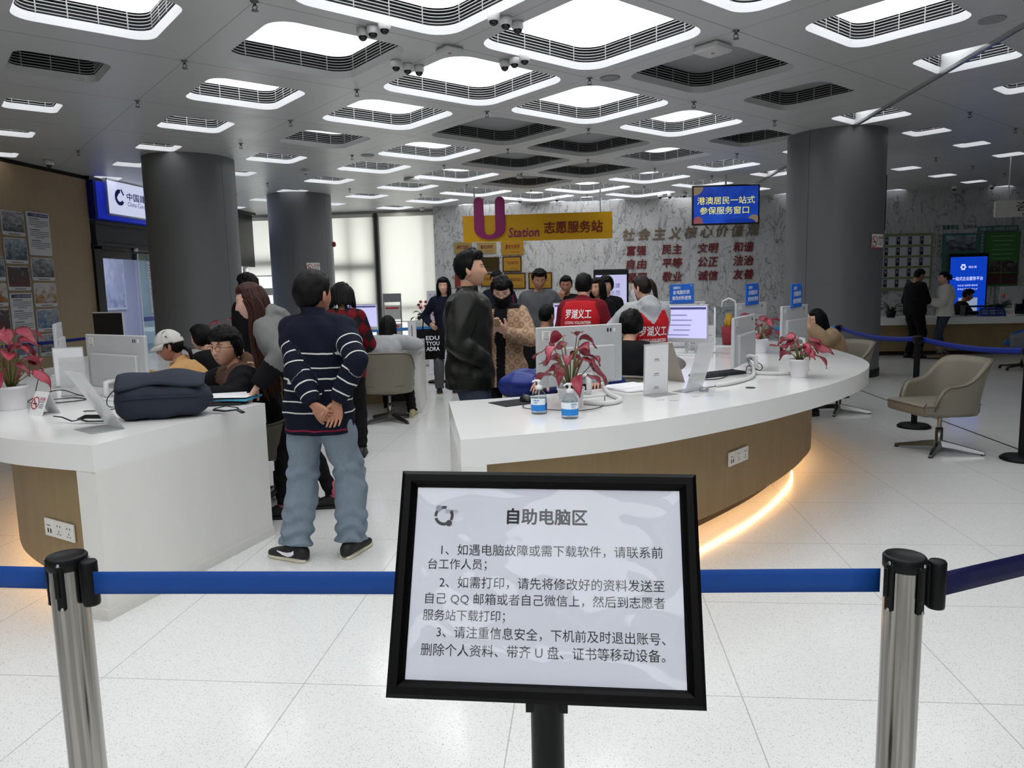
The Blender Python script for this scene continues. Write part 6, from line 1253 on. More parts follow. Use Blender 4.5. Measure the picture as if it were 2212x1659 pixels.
mb = MB(); mb.box((4.95, 13.4, 2.7), (.06, .9, .9)); mb.box((4.95, 13.4, 3.4), (.03, .03, .5)); tt = tagp(mb.build('hanging_screen', [M_BLK]), 'edge of a hanging screen showing right of the grey column', 'television'); mb = MB(); mb.box((-.033, 0, 0), (.003, .84, .84)); o = mb.build('screen', mat('screen_blue', '1E2C9E', .4, emit=.4), tt, (4.95, 13.4, 2.7))
# ---- marble wall lettering and plaques
M_BRZ = mat('bronze_letters', '7B6A56', .4, metal=.5); M_DRD = mat('darkred_letters', '6E1D20', .45)
WQ = Tr(0, 19.70, 0) @ Rx(math.pi/2)
def wall_text(s, xc, z, h, w_, m, name, lab, sh=.12, bold=.028):
    mb = MB(); put_text(mb, s, Tr(xc, 19.70, z) @ Rx(math.pi/2), h, w_, bold, ext=.03, off=.032, shear=sh); tagp(mb.build(name, m), lab, 'wall lettering', 'raised slogan lettering')
for k, ch in enumerate('社会主义核心价值观'):
    p = atY(1358+k*33.6, 507-k*1.35, 19.68); wall_text(ch, p.x, p.z, .30, .30, M_BRZ, 'wall_lettering', f'bronze character {ch} in the long top line on the marble wall', .18)
for r, row in enumerate((('富强','民主','文明','和谐'), ('自由','平等','公正','法治'), ('爱国','敬业','诚信','友善'))):
    for k, wd in enumerate(row):
        p = atY(1375+k*77.0, 541+r*29.5-k*2.6, 19.68); wall_text(wd, p.x, p.z, .25, .50, M_DRD, 'wall_lettering', f'dark red word {wd}, row {r+1} under the long bronze line')
M_GOLD = mat('plaque_gold', 'B08A33', .32, metal=.55); M_GOLD2 = mat('plaque_brass', 'A8915C', .35, metal=.5); M_BRN = mat('plaque_frame', '3B2116', .5); M_OLIVE = mat('plaque_dark', '4A3F22', .25, metal=.7); M_INKR = mat('plaque_ink_red', '6E1512', .6)
def plaque(px0, py0, px1, py1, m, lab, txt=None, framed=False, sub=None, small=None):
    a, c = atY(px0, py0, 19.66), atY(px1, py1, 19.66); w_, h = c.x-a.x, a.z-c.z; t = empty('award_plaque', ((a.x+c.x)/2, 19.68, (a.z+c.z)/2), 0, lab, 'plaque', 'award plaques on the marble wall'); b = MB(); b.box((0, 0, 0), (w_, .03, h), bev=.004); b.build('plate', M_BRN if framed else m, t)
    if framed: b = MB(); b.box((0, -.016, 0), (w_-.07, .006, h-.07)); b.build('gold_face', m, t)
    if txt:
        b = MB(); Q = Tr(0, -.0205, 0) @ Rx(math.pi/2); put_text(b, txt, Q @ Tr(0, h*.08, 0), h*(.22 if framed else .34), w_*.66, .02, shear=.0 if framed else .3)
        put_text(b, small or '深圳市罗湖区', Q @ Tr(w_*.12, -h*.30, 0), h*.09, w_*.4)
        b.build('engraving', M_INKR, t)
plaque(980, 524, 1019, 548, M_GOLD2, 'pale brass plaque, left end of the top row under the yellow sign', '青年文明号'); plaque(1031, 524, 1072, 547, M_GOLD2, 'pale brass plaque, middle of the top row', '青年文明号'); plaque(1083, 521, 1131, 550, M_GOLD, 'bright gold plaque at the right end of the top row', '青年文明号')
plaque(981, 558, 1016, 588, M_OLIVE, 'dark bronze plaque behind the head of the leather jacket man'); plaque(1040, 556, 1079, 586, M_OLIVE, 'dark bronze plaque right of the head of the leather jacket man'); plaque(1085, 554, 1127, 587, M_GOLD, 'brown framed gold plaque in the second row', '广东省巾帼示范岗', True); plaque(982, 592, 1032, 622, mat('plaque_red', '7A2A22', .4), 'red framed certificate plaque hidden partly by the leather jacket man'); plaque(1038, 591, 1082, 619, M_GOLD, 'framed gold plaque, left of three in the bottom row', '优质服务窗口', True); plaque(1088, 590, 1136, 624, M_GOLD, 'framed gold plaque, middle of three in the bottom row', '优质服务窗口', True); plaque(1141, 589, 1193, 624, M_GOLD, 'framed gold plaque behind the man in the grey T-shirt', '优质服务窗口', True)
# ---- photo panels on the tan wall
M_PNLW = mat('panel_white', 'C6C6CA', .5); M_PNLB = mat('panel_navy', '2A3560', .5); TW = Matrix(((0,0,1,-8.925),(1,0,0,0),(0,1,0,0),(0,0,0,1)))
def t_photo(seed, pal):
    def tex(n, c):
        v = n.coords('Generated'); mp = n.new('ShaderNodeMapping'); mp.inputs['Location'].default_value = (seed*3.1, seed*1.7, seed*.9); n.t.links.new(v, mp.inputs[0])
        vo = n.new('ShaderNodeTexVoronoi'); vo.inputs['Scale'].default_value = 6.5; n.t.links.new(mp.outputs[0], vo.inputs['Vector']); x, y, z = n.sep(v); r = n.sep(vo.outputs['Color'])[0]; nz = n.noise(mp.outputs[0], 4, 4, .6)
        f = n.math('ADD', n.math('MULTIPLY', r, .35), n.math('ADD', n.math('MULTIPLY', nz, .4), n.math('MULTIPLY', z, .35)), clamp=True); n.base(n.ramp(f, *[(k/(len(pal)-1)*.9+.05, s2l(p)) for k, p in enumerate(pal)]))
    return tex
PAL = [['1A1A1E','4A4A50','8A8A90','B5B5BC'], ['20262E','3C4A58','7C8894','A9B4BE'], ['241414','5A2020','3A3234','8A8890'], ['2A2320','9A6A30','B5B2B0','C4C6CC'], ['1C2028','3A6A9A','8A8F98','B0B2BA']]
def panel(y0, y1, z0, z1, lab, kind, seed):
    t = empty('wall_panel', (-8.925, (y0+y1)/2, (z0+z1)/2), 0, lab, 'wall panel', 'photo and text panels on the tan wall'); w_, h = y1-y0, z1-z0; Q = Matrix(((0,0,1,0),(1,0,0,0),(0,1,0,0),(0,0,0,1))); r = .035; b = MB(); b.prism([(sx*w_/2+cx_, sy*h/2+cy_) for sx, sy, q0 in ((1, 1, 0), (-1, 1, 90), (-1, -1, 180), (1, -1, 270)) for cx_, cy_ in [(-sx*r+r*math.cos(math.radians(q0+a)), -sy*r+r*math.sin(math.radians(q0+a))) for a in (0, 30, 60, 90)]], 0, .018, Q); b.build('board', M_PNLW, t)
    if kind == 'photo': b = MB(); b.box(Q @ Vector((0, .022, .019)), (.003, w_-.02, h-.07)); b.build('photograph', mat(f'photo_{seed}', '777777', .5, tex=t_photo(seed, PAL[seed % 5])), t); b = MB(); b.box(Q @ Vector((0, -h/2+.022, .019)), (.002, w_*.5, .010)); b.build('caption', M_INK, t)
    else:
        b = MB(); b.box(Q @ Vector((0, h/2-.05, .019)), (.003, w_*.88, .055)); b.build('heading_bar', M_PNLB, t); b = MB(); put_text(b, '三、强化监管，实现精准高效管理', Q @ Tr(.02, h/2-.05, .021), .028, w_*.72, .01); b.build('heading', M_PNLW, t); b = MB(); z = h/2-.11
        for par in range(3):
            b.box(Q @ Vector((-w_*.18, z, .0185)), (.002, w_*.42, .014)); z -= .034
            for k in range(4 if h > .6 else 3): b.box(Q @ Vector((.012 if k == 0 else 0, z, .0185)), (.002, w_*(.84 if k < 3 else .4), .009)); z -= .030
            z -= .022
            if z < -h/2+.12: break
        b.build('text_lines', mat('text_grey', '5A5A60', .7), t)
ys = [(9.75, 10.23), (10.29, 10.77), (10.81, 11.28), (11.34, 11.85)]
panel(*ys[3], 2.17, 2.87, 'tall white text panel at the top right of the photo wall', 'text', 1); panel(*ys[3], 1.76, 2.13, 'photo panel of people in a row, right column, below the tall text panel', 'photo', 5); panel(*ys[3], 1.33, 1.72, 'photo panel with an orange jacket, right column, third from top', 'photo', 3); panel(*ys[3], .92, 1.29, 'photo panel of a desk screen, right column, fourth from top', 'photo', 4); panel(*ys[3], .52, .88, 'photo panel of seated people, bottom of the right column', 'photo', 10)
panel(*ys[2], 2.46, 2.84, 'photo panel of a hall with desks, top of the second column from the right', 'photo', 0); panel(*ys[2], 2.02, 2.42, 'dim photo panel of a service hall, second in the second column from right', 'photo', 6); panel(*ys[2], 1.60, 1.98, 'photo panel of a red meeting hall, third in the second column from right', 'photo', 2); panel(*ys[2], .94, 1.56, 'white text panel low in the second column from right', 'text', 2); panel(*ys[2], .52, .90, 'photo panel with standing people, bottom of the second column from right', 'photo', 9)
panel(*ys[1], 1.75, 2.12, 'photo panel cut by the left edge, upper one', 'photo', 11); panel(*ys[1], 1.36, 1.71, 'photo panel cut by the left edge, middle one', 'photo', 8); panel(*ys[1], .95, 1.32, 'photo panel with red flags cut by the left edge, lower one', 'photo', 7)
# ---- no smoking signs on the columns
def col_sign(px, py, cx, cy, lab):
    best = None
    for k in range(720):
        a = k*math.pi/360; p = Vector((cx+.705*math.cos(a), cy+.705*math.sin(a), 0)); nrm = Vector((math.cos(a), math.sin(a), 0))
        if nrm.dot(EYE-p) <= 0: continue
        d = p-EYE; zc = d.dot(_fw); q = abs(IW/2+F*(d-Vector((0, 0, d.z-.3))).dot(_R)/zc-px)
        if best is None or q < best[0]: best = (q, p, nrm)
    _, p, nrm = best; r = ray(px, py); z = CAMH+r.z*(Vector((p.x, p.y)).length/Vector((r.x, r.y)).length)
    t = empty('no_smoking_sign', (p.x, p.y, z), 0, lab, 'sign', 'no smoking signs on columns'); Q = wallframe((nrm.x*.006, nrm.y*.006, 0), nrm); b = MB(); b.box(Q @ Vector((0, 0, -.003)), (.30, .21, .004), Q.to_3x3().to_4x4()); b.build('plate', M_STK, t); no_smoke(t, Q, .30, .21)
col_sign(684, 578, -6.38, 16.6, 'white no smoking sign on the rear left column'); col_sign(1878, 522, 3.86, 12.02, 'white no smoking sign on the right grey column')
mb = MB(); mb.lathe([(.001, 0), (.06, 0), (.06, .04), (.045, .06), (.001, .062)], 18, (0, 0, 0), Ry(math.pi/2)); tagp(mb.build('fire_bell', mat('fire_red', '8E1A20', .4), None, (-5.70, 16.75, 2.55)), 'small dark red fire bell on the side of the rear column', 'fire bell')
# ---- boards and kiosk on the right marble wall, information desk
def flat_board(name, px0, py0, px1, py1, m, lab, cat, grp=None, th=.03, Yw=19.69):
    a, c = atY(px0, py0, Yw-.02), atY(px1, py1, Yw-.02); w_, h = abs(c.x-a.x), abs(a.z-c.z); t = empty(name, ((a.x+c.x)/2, Yw, (a.z+c.z)/2), 0, lab, cat, grp); b = MB(); b.box((0, -th/2, 0), (w_, th, h), bev=.004); b.build('board', m, t); return t, w_, h, th
M_BG1 = mat('board_green_tan', '7E8B62', .5); M_BG2 = mat('board_teal', '3E7468', .5); M_BG3 = mat('board_green', '3F7A3C', .5)
t, w_, h, th = flat_board('staff_board', 1880, 507, 2010, 626, M_BG1, 'staff photo board with five rows of white cards on the right marble wall', 'board'); 
cm = MB().box((0, 0, 0), (.27, .004, .21)).mesh('name_card', M_PNLW); b = MB(); b.box((-.085, -.003, 0), (.085, .003, .19)); b.slot(1).sphere((-.085, -.005, .02), (.02, .002, .028), 10, 6); b.slot(2).prism([(-.12, -.093), (-.05, -.093), (-.055, -.045), (-.075, -.02), (-.095, -.02), (-.115, -.045)], .0046, .0052, Rx(math.pi/2)); pm = b.mesh('portrait', [mat('portrait_blue', '2C4C78', .5), SK, BROW])
for r in range(5):
    for k in range(5):
        x, z = -w_/2+.20+k*(w_-.1)/5.0, h/2-.17-r*.265; c_ = link('name_card', cm, t, (x, -th-.002, z)); link('portrait', pm, c_)
t, w_, h, th = flat_board('achievement_board', 2038, 505, 2106, 645, M_BG2, 'teal board with a hall photo and numbers on the right marble wall', 'board'); b = MB(); b.box((0, -th-.002, h/2-.24), (w_*.86, .004, .38)); b.build('photograph', mat('photo_31', '777777', .5, tex=t_photo(31, PAL[1])), t); b = MB(); QQ = Tr(0, -th-.003, 0) @ Rx(math.pi/2); put_text(b, '42  25  4', QQ @ Tr(-.02, h/2-.58, 0), .10, .45, .01); b.build('numbers', mat('numbers_lime', 'AEB86A', .5), t)
t, w_, h, th = flat_board('slogan_strip', 2113, 489, 2200, 499, M_BG2, 'green strip with white characters above the green board at far right', 'board'); b = MB(); put_text(b, '创建口号：阳光政务 五星服务', Tr(0, -th-.003, 0) @ Rx(math.pi/2), .08, w_*.9, .01); b.build('lettering', M_PNLW, t)
t, w_, h, th = flat_board('standard_board', 2129, 502, 2198, 617, M_BG3, 'green text board with four photos at far right', 'board'); b = MB()
for sx in (-1, 1):
    for k in range(2): b.box((sx*w_*.235, -th-.002, -h/2+.18+k*.30), (w_*.44, .004, .27))
b.build('photographs', mat('photo_32', '777777', .5, tex=t_photo(32, PAL[2])), t); b = MB()
for k in range(9): b.box((0, -th-.001, h/2-.1-k*.11), (w_*(.7-.1*(k % 3)), .002, .02))
b.build('text_lines', mat('text_palegreen', '8FAF86', .6), t)
t, w_, h, th = flat_board('title_tab', 2023, 506, 2034, 546, mat('tab_pale', 'A9AEA8', .5), 'pale vertical title tab left of the teal board', 'board', 'vertical title tabs'); b = MB()
for k, ch in enumerate('创建情况'): put_text(b, ch, Tr(0, -th-.003, .18-k*.125) @ Rx(math.pi/2), .085, .085, .01)
b.build('lettering', mat('tab_teal_ink', '2F5F55', .6), t)
t, w_, h, th = flat_board('title_tab', 2114, 504, 2128, 546, M_BG2, 'teal vertical title tab left of the green text board', 'board', 'vertical title tabs'); b = MB()
for k, ch in enumerate('服务承诺内容'): put_text(b, ch, Tr(0, -th-.003, .19-k*.078) @ Rx(math.pi/2), .062, .062, .01)
b.build('lettering', M_PNLW, t)
p = atY(2073, 490, 19.68); mb = MB(); put_text(mb, '监督电话：12355-9', Tr(p.x, 19.70, p.z) @ Rx(math.pi/2), .11, .80, .02, ext=.012, off=.014); tagp(mb.build('wall_lettering', mat('tab_teal_ink', '2F5F55', .6)), 'teal telephone number lettering above the teal board', 'wall lettering')
t = empty('display_kiosk', (8.42, 17.3, 0), 0, 'standing kiosk with a bright blue screen behind the information desk', 'display'); b = MB(); b.box((0, 0, 1.0), (.84, .10, 1.98), bev=.02); b.build('casing', M_BLK, t); b = MB(); b.box((0, -.051, 1.05), (.76, .004, 1.72)); s = b.build('screen', mat('kiosk_blue', '0F4BE0', .3, emit=.55), t); b = MB(); QK = Tr(0, -.0535, 0) @ Rx(math.pi/2); put_text(b, '一站式企业服务平台', QK @ Tr(-.01, 1.44, 0), .085, .64, .015); put_text(b, '办企业 找政策 提诉求', QK @ Tr(0, 1.29, 0), .04, .42); put_text(b, '享资金 拓商机 招人才', QK @ Tr(0, 1.21, 0), .04, .42); put_text(b, '福企通', QK @ Tr(.08, 1.69, 0), .05, .17)
for k in range(6): a = k*1.047; b.lathe([(.001, 0), (.022, 0), (.022, .001), (.001, .001)], 10, QK @ Vector((-.11+.04*math.cos(a), 1.69+.05*math.sin(a), 0)), Rx(math.pi/2))
b.build('screen_text', mat('kiosk_text', 'E8F0FF', .4, emit=.8), s); b = MB(); b.box((.02, -.0535, .80), (.40, .001, .44)); b.build('code_square', mat('kiosk_code', 'BFD2F2', .4, emit=.4), s)
t = empty('information_desk', (0, 0, 0), 0, 'long information desk with white top and oak front on the right', 'desk'); b = MB(); b.box((8.75, 15.15, .655), (9.1, .9, .13)); b.build('worktop', M_TOP, t); b = MB(); b.box((8.75, 15.2, .335), (9.0, .7, .51)); b.build('oak_front', M_OAK, t); b = MB(); b.box((8.75, 15.25, .04), (8.9, .6, .08)); b.build('plinth', M_PLI, t)
DZ = .72
for k, px in enumerate((2125, 2146, 2166)):
    p = atZ(px, 683, DZ); t = empty('desk_name_plate', (p.x, 14.92, DZ), 0, f'blue triangular desk sign on the information desk, {("leftmost","middle","rightmost")[k]} of three', 'desk sign', 'blue desk signs'); b = MB(); b.add([(-.09, -.05, 0), (.09, -.05, 0), (.09, .05, 0), (-.09, .05, 0), (-.09, 0, .16), (.09, 0, .16)], [(0, 1, 5, 4), (2, 3, 4, 5), (0, 4, 3), (1, 2, 5), (3, 2, 1, 0)]); b.build('plate', mat('plate_blue', '1E3E8E', .5), t); b = MB(); Q = Tr(0, -.0265, .085) @ Rx(math.radians(72)); put_text(b, ('办不成事', '政策咨询', '综合')[k], Q @ Tr(0, .02, .0005), .03, .11); put_text(b, '反映窗口', Q @ Tr(0, -.03, .0005), .03, .11); b.build('lettering', M_PNLW, t)
p = atZ(2192, 683, DZ); tent((p.x, 14.9, DZ), 0, 'white folded no smoking card on the information desk', 1.3)
P0, P1 = atY(2158, 660, 15.3), atY(2207, 660, 15.3); monitor((P0.x, 15.3), (P1.x, 15.3), .93, 1.27, (0, -1), 'grey computer seen from behind on the information desk', base_z=DZ)
def green_plant(loc, lab, n, seed, fl=False):
    t = empty('potted_plant', loc, 0, lab, 'potted plant', 'dark green pot plants'); b = MB(); b.lathe([(.001, 0), (.07, 0), (.10, .13), (.09, .13), (.001, .12)], 18); b.build('pot', M_PLB, t); L_ = MB(); rnd = random.Random(seed)
    for i in range(n): a = rnd.uniform(0, 6.28); leaf(L_, (math.cos(a)*.02, math.sin(a)*.02, .12), (math.cos(a), math.sin(a), rnd.uniform(.3, 2.2)), rnd.uniform(.18, .32), .02, rnd.uniform(.6, 2), 0, 0)
    L_.build('foliage', [M_GRN, M_GRN, M_GRN], t)
    if fl: b = MB(); b.tube([(0, 0, .12), (.05, 0, .36)], .004, 5); b.sphere((.05, 0, .38), (.03, .02, .045), 8, 6); b.build('flower', mat('flower_orange', 'C8602A', .5), t)
p = atZ(1906, 684, DZ); green_plant((p.x, 15.1, DZ), 'dark green pot plant on the information desk beside the column', 16, 2); p = atZ(2178, 683, DZ); green_plant((p.x, 15.05, DZ), 'dark green pot plant with an orange flower on the information desk', 18, 3, True)
b = MB(); b.box((7.75, 15.25, DZ+.18), (.75, .24, .03)); b.box((7.75, 15.3, DZ+.07), (.7, .2, .03)); b.box((7.42, 15.3, DZ+.1), (.03, .2, .2)); b.box((8.08, 15.3, DZ+.1), (.03, .2, .2)); tagp(b.build('desk_shelf', M_BLK), 'low black desk riser beside the seated clerk', 'shelf')
# bank interior seen through the glass door
mb = MB(); mb.box((-11.365, 17.05, 1.82), (.04, 1.0, 1.32)); t_ = tagp(mb.build('framed_poster', mat('poster_frame', 'E2E6F0', .4)), 'framed map poster on the wall inside the bank', 'poster'); mb = MB(); mb.box((-11.342, 17.05, 1.82), (.004, .90, 1.22)); mb.build('print', mat('poster_print', 'B8C4DE', .5, tex=t_photo(41, ['6A78A8','B4BEDA','C8D0E6','D8DDEB'])), t_)
for k, (y, z, h, lab) in enumerate(((14.75, 1.95, .42, 'upper left white notice on the bank glass door'), (15.2, 1.95, .42, 'upper right white notice on the bank glass door'), (14.78, 1.40, .55, 'lower white notice on the bank glass door'))):
    mb = MB(); mb.box((-8.93, y, z), (.003, .30, h)); t_ = tagp(mb.build('door_notice', M_PAP), lab, 'notice', 'paper notices on the bank door'); mb = MB()
    for q in range(6): mb.box((-8.928, y, z+h/2-.06-q*.055), (.001, .24-.05*(q % 2), .012))
    mb.build('print', mat('print_grey', '5A5B60', .7), t_)

# drinks on the far left counter
t = empty('drink_cup', (-3.74, 6.95, TOPZ), 0, 'patterned pale drink cup on the far left counter', 'cup'); b = MB(); b.lathe([(.001, 0), (.032, 0), (.042, .13), (.040, .13), (.001, .12)], 22); b.build('cup_body', mat('cup_cream', 'CFCBBE', .5, tex=lambda n, c: n.base(n.mix(n.math('GREATER_THAN', n.noise(n.coords(), 45, 1), .6), c, (.12,.12,.10)))), t); b = MB(); b.lathe([(.001, .131), (.044, .131), (.044, .138), (.036, .146), (.001, .146)], 22); b.build('lid', M_WHP, t)
# ================================================================== the people
from mathutils.bvhtree import BVHTree
BLK = fabric('cloth_black', '0E0E11', var=.25); NAVY = fabric('cloth_navy', '1B2238'); DNAVY = fabric('cloth_dark_navy', '14172A'); GRYT = fabric('cloth_grey', '55565A'); CHAR = fabric('cloth_charcoal', '232428'); DRED = fabric('cloth_dark_red', '6E1420'); TANJ = fabric('fleece_tan', 'B8905E', strength=.6); BRNH = fabric('cloth_brown', '5A4334'); GRYJ = fabric('cloth_mid_grey', '6A6C6A'); LGRY = fabric('cloth_light_grey', 'A9ABAD'); BEIG = fabric('fleece_beige', 'A58C70', strength=.7); WHTF = fabric('fleece_white', 'C8C6BF', strength=.7); CRM = fabric('cloth_cream', 'C9BCA0')
VEST = fabric('vest_red', 'B3151F', .75, var=.1)
def denim(name, col):
    def tex(n, c):
        v = n.coords(); a = n.noise(n.scale(v, (1, 1, .5)), 5, 4, .6); b = n.noise(n.scale(v, (1, 1, .15)), 160, 2)
        n.base(n.mix(n.math('MULTIPLY', n.math('ADD', a, n.math('MULTIPLY', b, .5)), .72), tuple(k*.55 for k in c), tuple(min(1, k*1.5) for k in c))); n.bump(n.math('ADD', n.math('MULTIPLY', a, 3), b), .35, .004)
    return mat(name, col, .9, spec=.2, tex=tex)
JEAN = denim('denim_light', '73808C'); JEAND = denim('denim_mid', '363F4C'); SHOEB = mat('shoe_black', '141416', .55); SOLEW = mat('sole_white', 'C9C2AE', .6); SOLEB = mat('sole_black', '1B1B1C', .7); BOOT = mat('boot_beige', '7A6A50', .6); SNEK = mat('sneaker_beige', 'A39A78', .7); SOCK = fabric('sock_pink', 'B05864')
LEATH = mat('leather_olive', '181A15', .42, spec=.25, tex=lambda n, c: (n.base(n.mix(n.noise(n.coords(), 7, 4), tuple(k*.7 for k in c), tuple(k*1.4 for k in c))), n.bump(n.math('ADD', n.math('MULTIPLY', n.noise(n.scale(n.coords(), (1, 1, .6)), 8, 4), 2.5), n.math('MULTIPLY', n.noise(n.coords(), 190, 2), .15)), .5, .006)))
def t_stripe(n, c):
    at = n.new('ShaderNodeAttribute'); at.attribute_name = 'al'; al = at.outputs['Fac']; v = n.coords(); bo = n.new('ShaderNodeAttribute'); bo.attribute_name = 'bone'
    wob = n.math('MULTIPLY', n.math('SUBTRACT', n.noise(v, 7, 2), .5), .022); a = n.math('ADD', al, wob); P = .062
    fr_ = n.math('FRACT', n.math('DIVIDE', n.math('SUBTRACT', a, .012), P)); st = n.math('MULTIPLY', n.math('LESS_THAN', fr_, .12), n.math('LESS_THAN', a, .375)); st = n.math('MULTIPLY', st, n.math('GREATER_THAN', a, -.022))
    red = n.math('MULTIPLY', n.math('LESS_THAN', n.math('ABSOLUTE', n.math('ADD', a, .085)), .0045), n.math('LESS_THAN', bo.outputs['Fac'], .5)); armlo = n.math('MULTIPLY', n.math('GREATER_THAN', bo.outputs['Fac'], .5), n.math('LESS_THAN', a, .012)); st = n.math('MULTIPLY', st, n.math('SUBTRACT', 1.0, n.math('MULTIPLY', armlo, .0)))
    ed = n.new('ShaderNodeAttribute'); ed.attribute_name = 'edge'; st = n.math('MULTIPLY', st, n.math('GREATER_THAN', ed.outputs['Fac'], .3))
    col = n.mix(n.noise(n.scale(v, (1, 1, .6)), 8, 4), tuple(k*.8 for k in c), tuple(k*1.3 for k in c)); col = n.mix(st, col, (.62,.62,.58)); col = n.mix(red, col, (.22,.012,.04)); n.base(col); n.bump(n.noise(n.scale(v, (1, 1, .6)), 8, 4), .5, .010)
STRIPE = mat('cloth_striped', '0F1322', .9, spec=.2, tex=t_stripe)
def t_argyle(n, c):
    v = n.coords(); x, y, z = n.sep(v); a = n.math('FLOOR', n.math('MULTIPLY', n.math('ADD', n.math('MULTIPLY', x, 1.5), z), 7.5)); b = n.math('FLOOR', n.math('MULTIPLY', n.math('SUBTRACT', n.math('MULTIPLY', x, 1.5), z), 7.5)); k = n.math('MODULO', n.math('ABSOLUTE', n.math('ADD', a, b)), 2.0); n.base(n.mix(k, (.012,.010,.012), c)); n.bump(n.noise(v, 40, 3), .3, .004)
ARGY = mat('cloth_argyle', '651019', .9, spec=.2, tex=t_argyle)
def t_mono(n, c):
    v = n.coords(); x, y, z = n.sep(v); d = []
    def dots(off):
        u = n.math('SUBTRACT', n.math('FRACT', n.math('ADD', n.math('MULTIPLY', x, 12), off)), .5); w_ = n.math('SUBTRACT', n.math('FRACT', n.math('ADD', n.math('MULTIPLY', z, 12), off)), .5); r = n.math('SQRT', n.math('ADD', n.math('MULTIPLY', u, u), n.math('MULTIPLY', w_, w_))); return n.math('MULTIPLY', n.math('LESS_THAN', r, .30), n.math('GREATER_THAN', r, .10))
    n.base(n.mix(n.math('MULTIPLY', n.math('MAXIMUM', dots(0.0), dots(.5)), .55), n.mix(n.noise(v, 9, 3), tuple(k*.85 for k in c), tuple(k*1.12 for k in c)), (.20,.10,.05))); n.bump(n.noise(n.scale(v, (1, 1, .6)), 8, 4), .4, .008)
MONO = mat('cloth_tan_pattern', 'B0947A', .8, spec=.25, tex=t_mono)
def L(loc, face, wpt):
    a = math.radians(-face); x, y = wpt[0]-loc[0], wpt[1]-loc[1]; return (x*math.cos(a)-y*math.sin(a), x*math.sin(a)+y*math.cos(a), wpt[2])
SH_B = dict(mat=SHOEB, sole=SOLEB); SH_W = dict(mat=SHOEB, sole=SOLEW)
def vest_cls(lim): return lambda b, al, fc, g: np.where((b > 0) | (al > lim*.552*g.k), 1, 0)
def open_front(w0, w1=0.0, ymin=.02, zt=9):
    def f(b, al, fc, g):
        x = fc[:, 0]; wdt = w0+w1*np.clip((al-.1)/.4, 0, 1); yc = np.array([g.spine(max(0, min(1, a/(.552*g.k)))).y for a in al]); return np.where((b == 0) & (np.abs(x) < wdt) & (fc[:, 1]-yc > ymin), 1, 0)
    return f
def back_text(g, part, lines, zc, mname='print_white', xoff=0):
    """print that follows the cloth on the back"""
    o = next(c for c in g.root.children if c.name.split('.')[0] == part); me = o.data
    bv = BVHTree.FromPolygons([v.co for v in me.vertices], [tuple(p.vertices) for p in me.polygons]); mb = MB()
    for t, z, h, w_, bd in lines:
        vs, fs, W_, H_ = text_geo(t, bd); out = []
        for x, y, _ in vs:
            X, Z = xoff + x*w_/W_, zc+z+y*h/H_; hit = bv.ray_cast(Vector((X, -1.2, Z)), Vector((0, 1, 0))); out.append(Vector((X, (hit[0].y if hit[0] else -.1)-.004, Z)))
        mb.add(out, fs)
    return mb.build('back_print', mat(mname, 'E4E2E0', .6), o)
def phone(p, rz, tilt, lab):
    t = empty('phone', p, rz, lab, 'phone'); b = MB(); M = Rx(tilt); b.box((0, 0, 0), (.074, .152, .009), M, bev=.003); b.build('case', mat('phone_case', 'B59A6A', .35, metal=.4), t); b = MB(); b.box(M @ Vector((0, 0, .0050)), (.066, .144, .0008), M); b.build('screen', mat('phone_screen', '3A4050', .15, emit=.3), t)
# --- the man in stripes
lc, fa = (-1.42, 3.80), -8
g = person('p', 'older man in navy striped jersey and blue jeans, hands clasped behind his back', lc, fa, dict(H=1.585, lean=4, hoff=(-.045, .0, -.022), head=(-14, 8, 0), lh=(.085, -.20, .885), rh=(.195, -.17, .90), lhint=(-.65, -.8, .1), rhint=(1, -.55, .1), lf=(-.155, -.06), rf=(.115, .07), lk=(-.3, 1, .1)),
  top=dict(parts=[('jersey', STRIPE)], collar='stand', ch=.75, fit=.026, hem=-.24, wr=.005, puff=.006), bottom=dict(name='jeans', mat=JEAN, fit=.022, straight=1, flare=.022, wr=.006, folds=.013), shoes=dict(mat=SHOEB, sole=SOLEW, ld=(-1, .25), rd=(.08, 1)), hair=dict(style='short', mat=HBLK), skin=SKD, fat=1.03, belly=.12, headk=1.15, clothvox=.008, hands=(dict(a=(.75, -.15, -.55), n=(.1, 1, .1), curl=.9), dict(a=(-.10, -.12, -1), n=(.25, -1, .1), curl=(.55, .6, .6, .5), thumb=.7)), wide=1.08, seed=3)
b = MB(); so = g.shoes[0]; A_ = g.al; fd = Vector((-1, .25, 0)).normalized(); sd_ = Vector((fd.y, -fd.x, 0)); sd_ = sd_ if sd_.y < 0 else -sd_
me = so.data; bv = BVHTree.FromPolygons([v.co for v in me.vertices], [tuple(p.vertices) for p in me.polygons]); pts = []
for t, z, hh in ((-.02, .060, .010), (.0, .047, .012), (.03, .040, .013), (.06, .044, .009), (.10, .056, .003)):
    row = []
    for s in (1, -1):
        q = Vector((A_.x, A_.y, A_.z-.075*.98))+fd*t+Vector((0, 0, z+s*hh)); h_ = bv.ray_cast(q+sd_*.3, -sd_); row.append((h_[0] if h_[0] else q)+sd_*.002)
    pts.append(row)
b.sheet(pts); b.build('side_mark', mat('lettering_white', 'EEF2F8', .5), so)
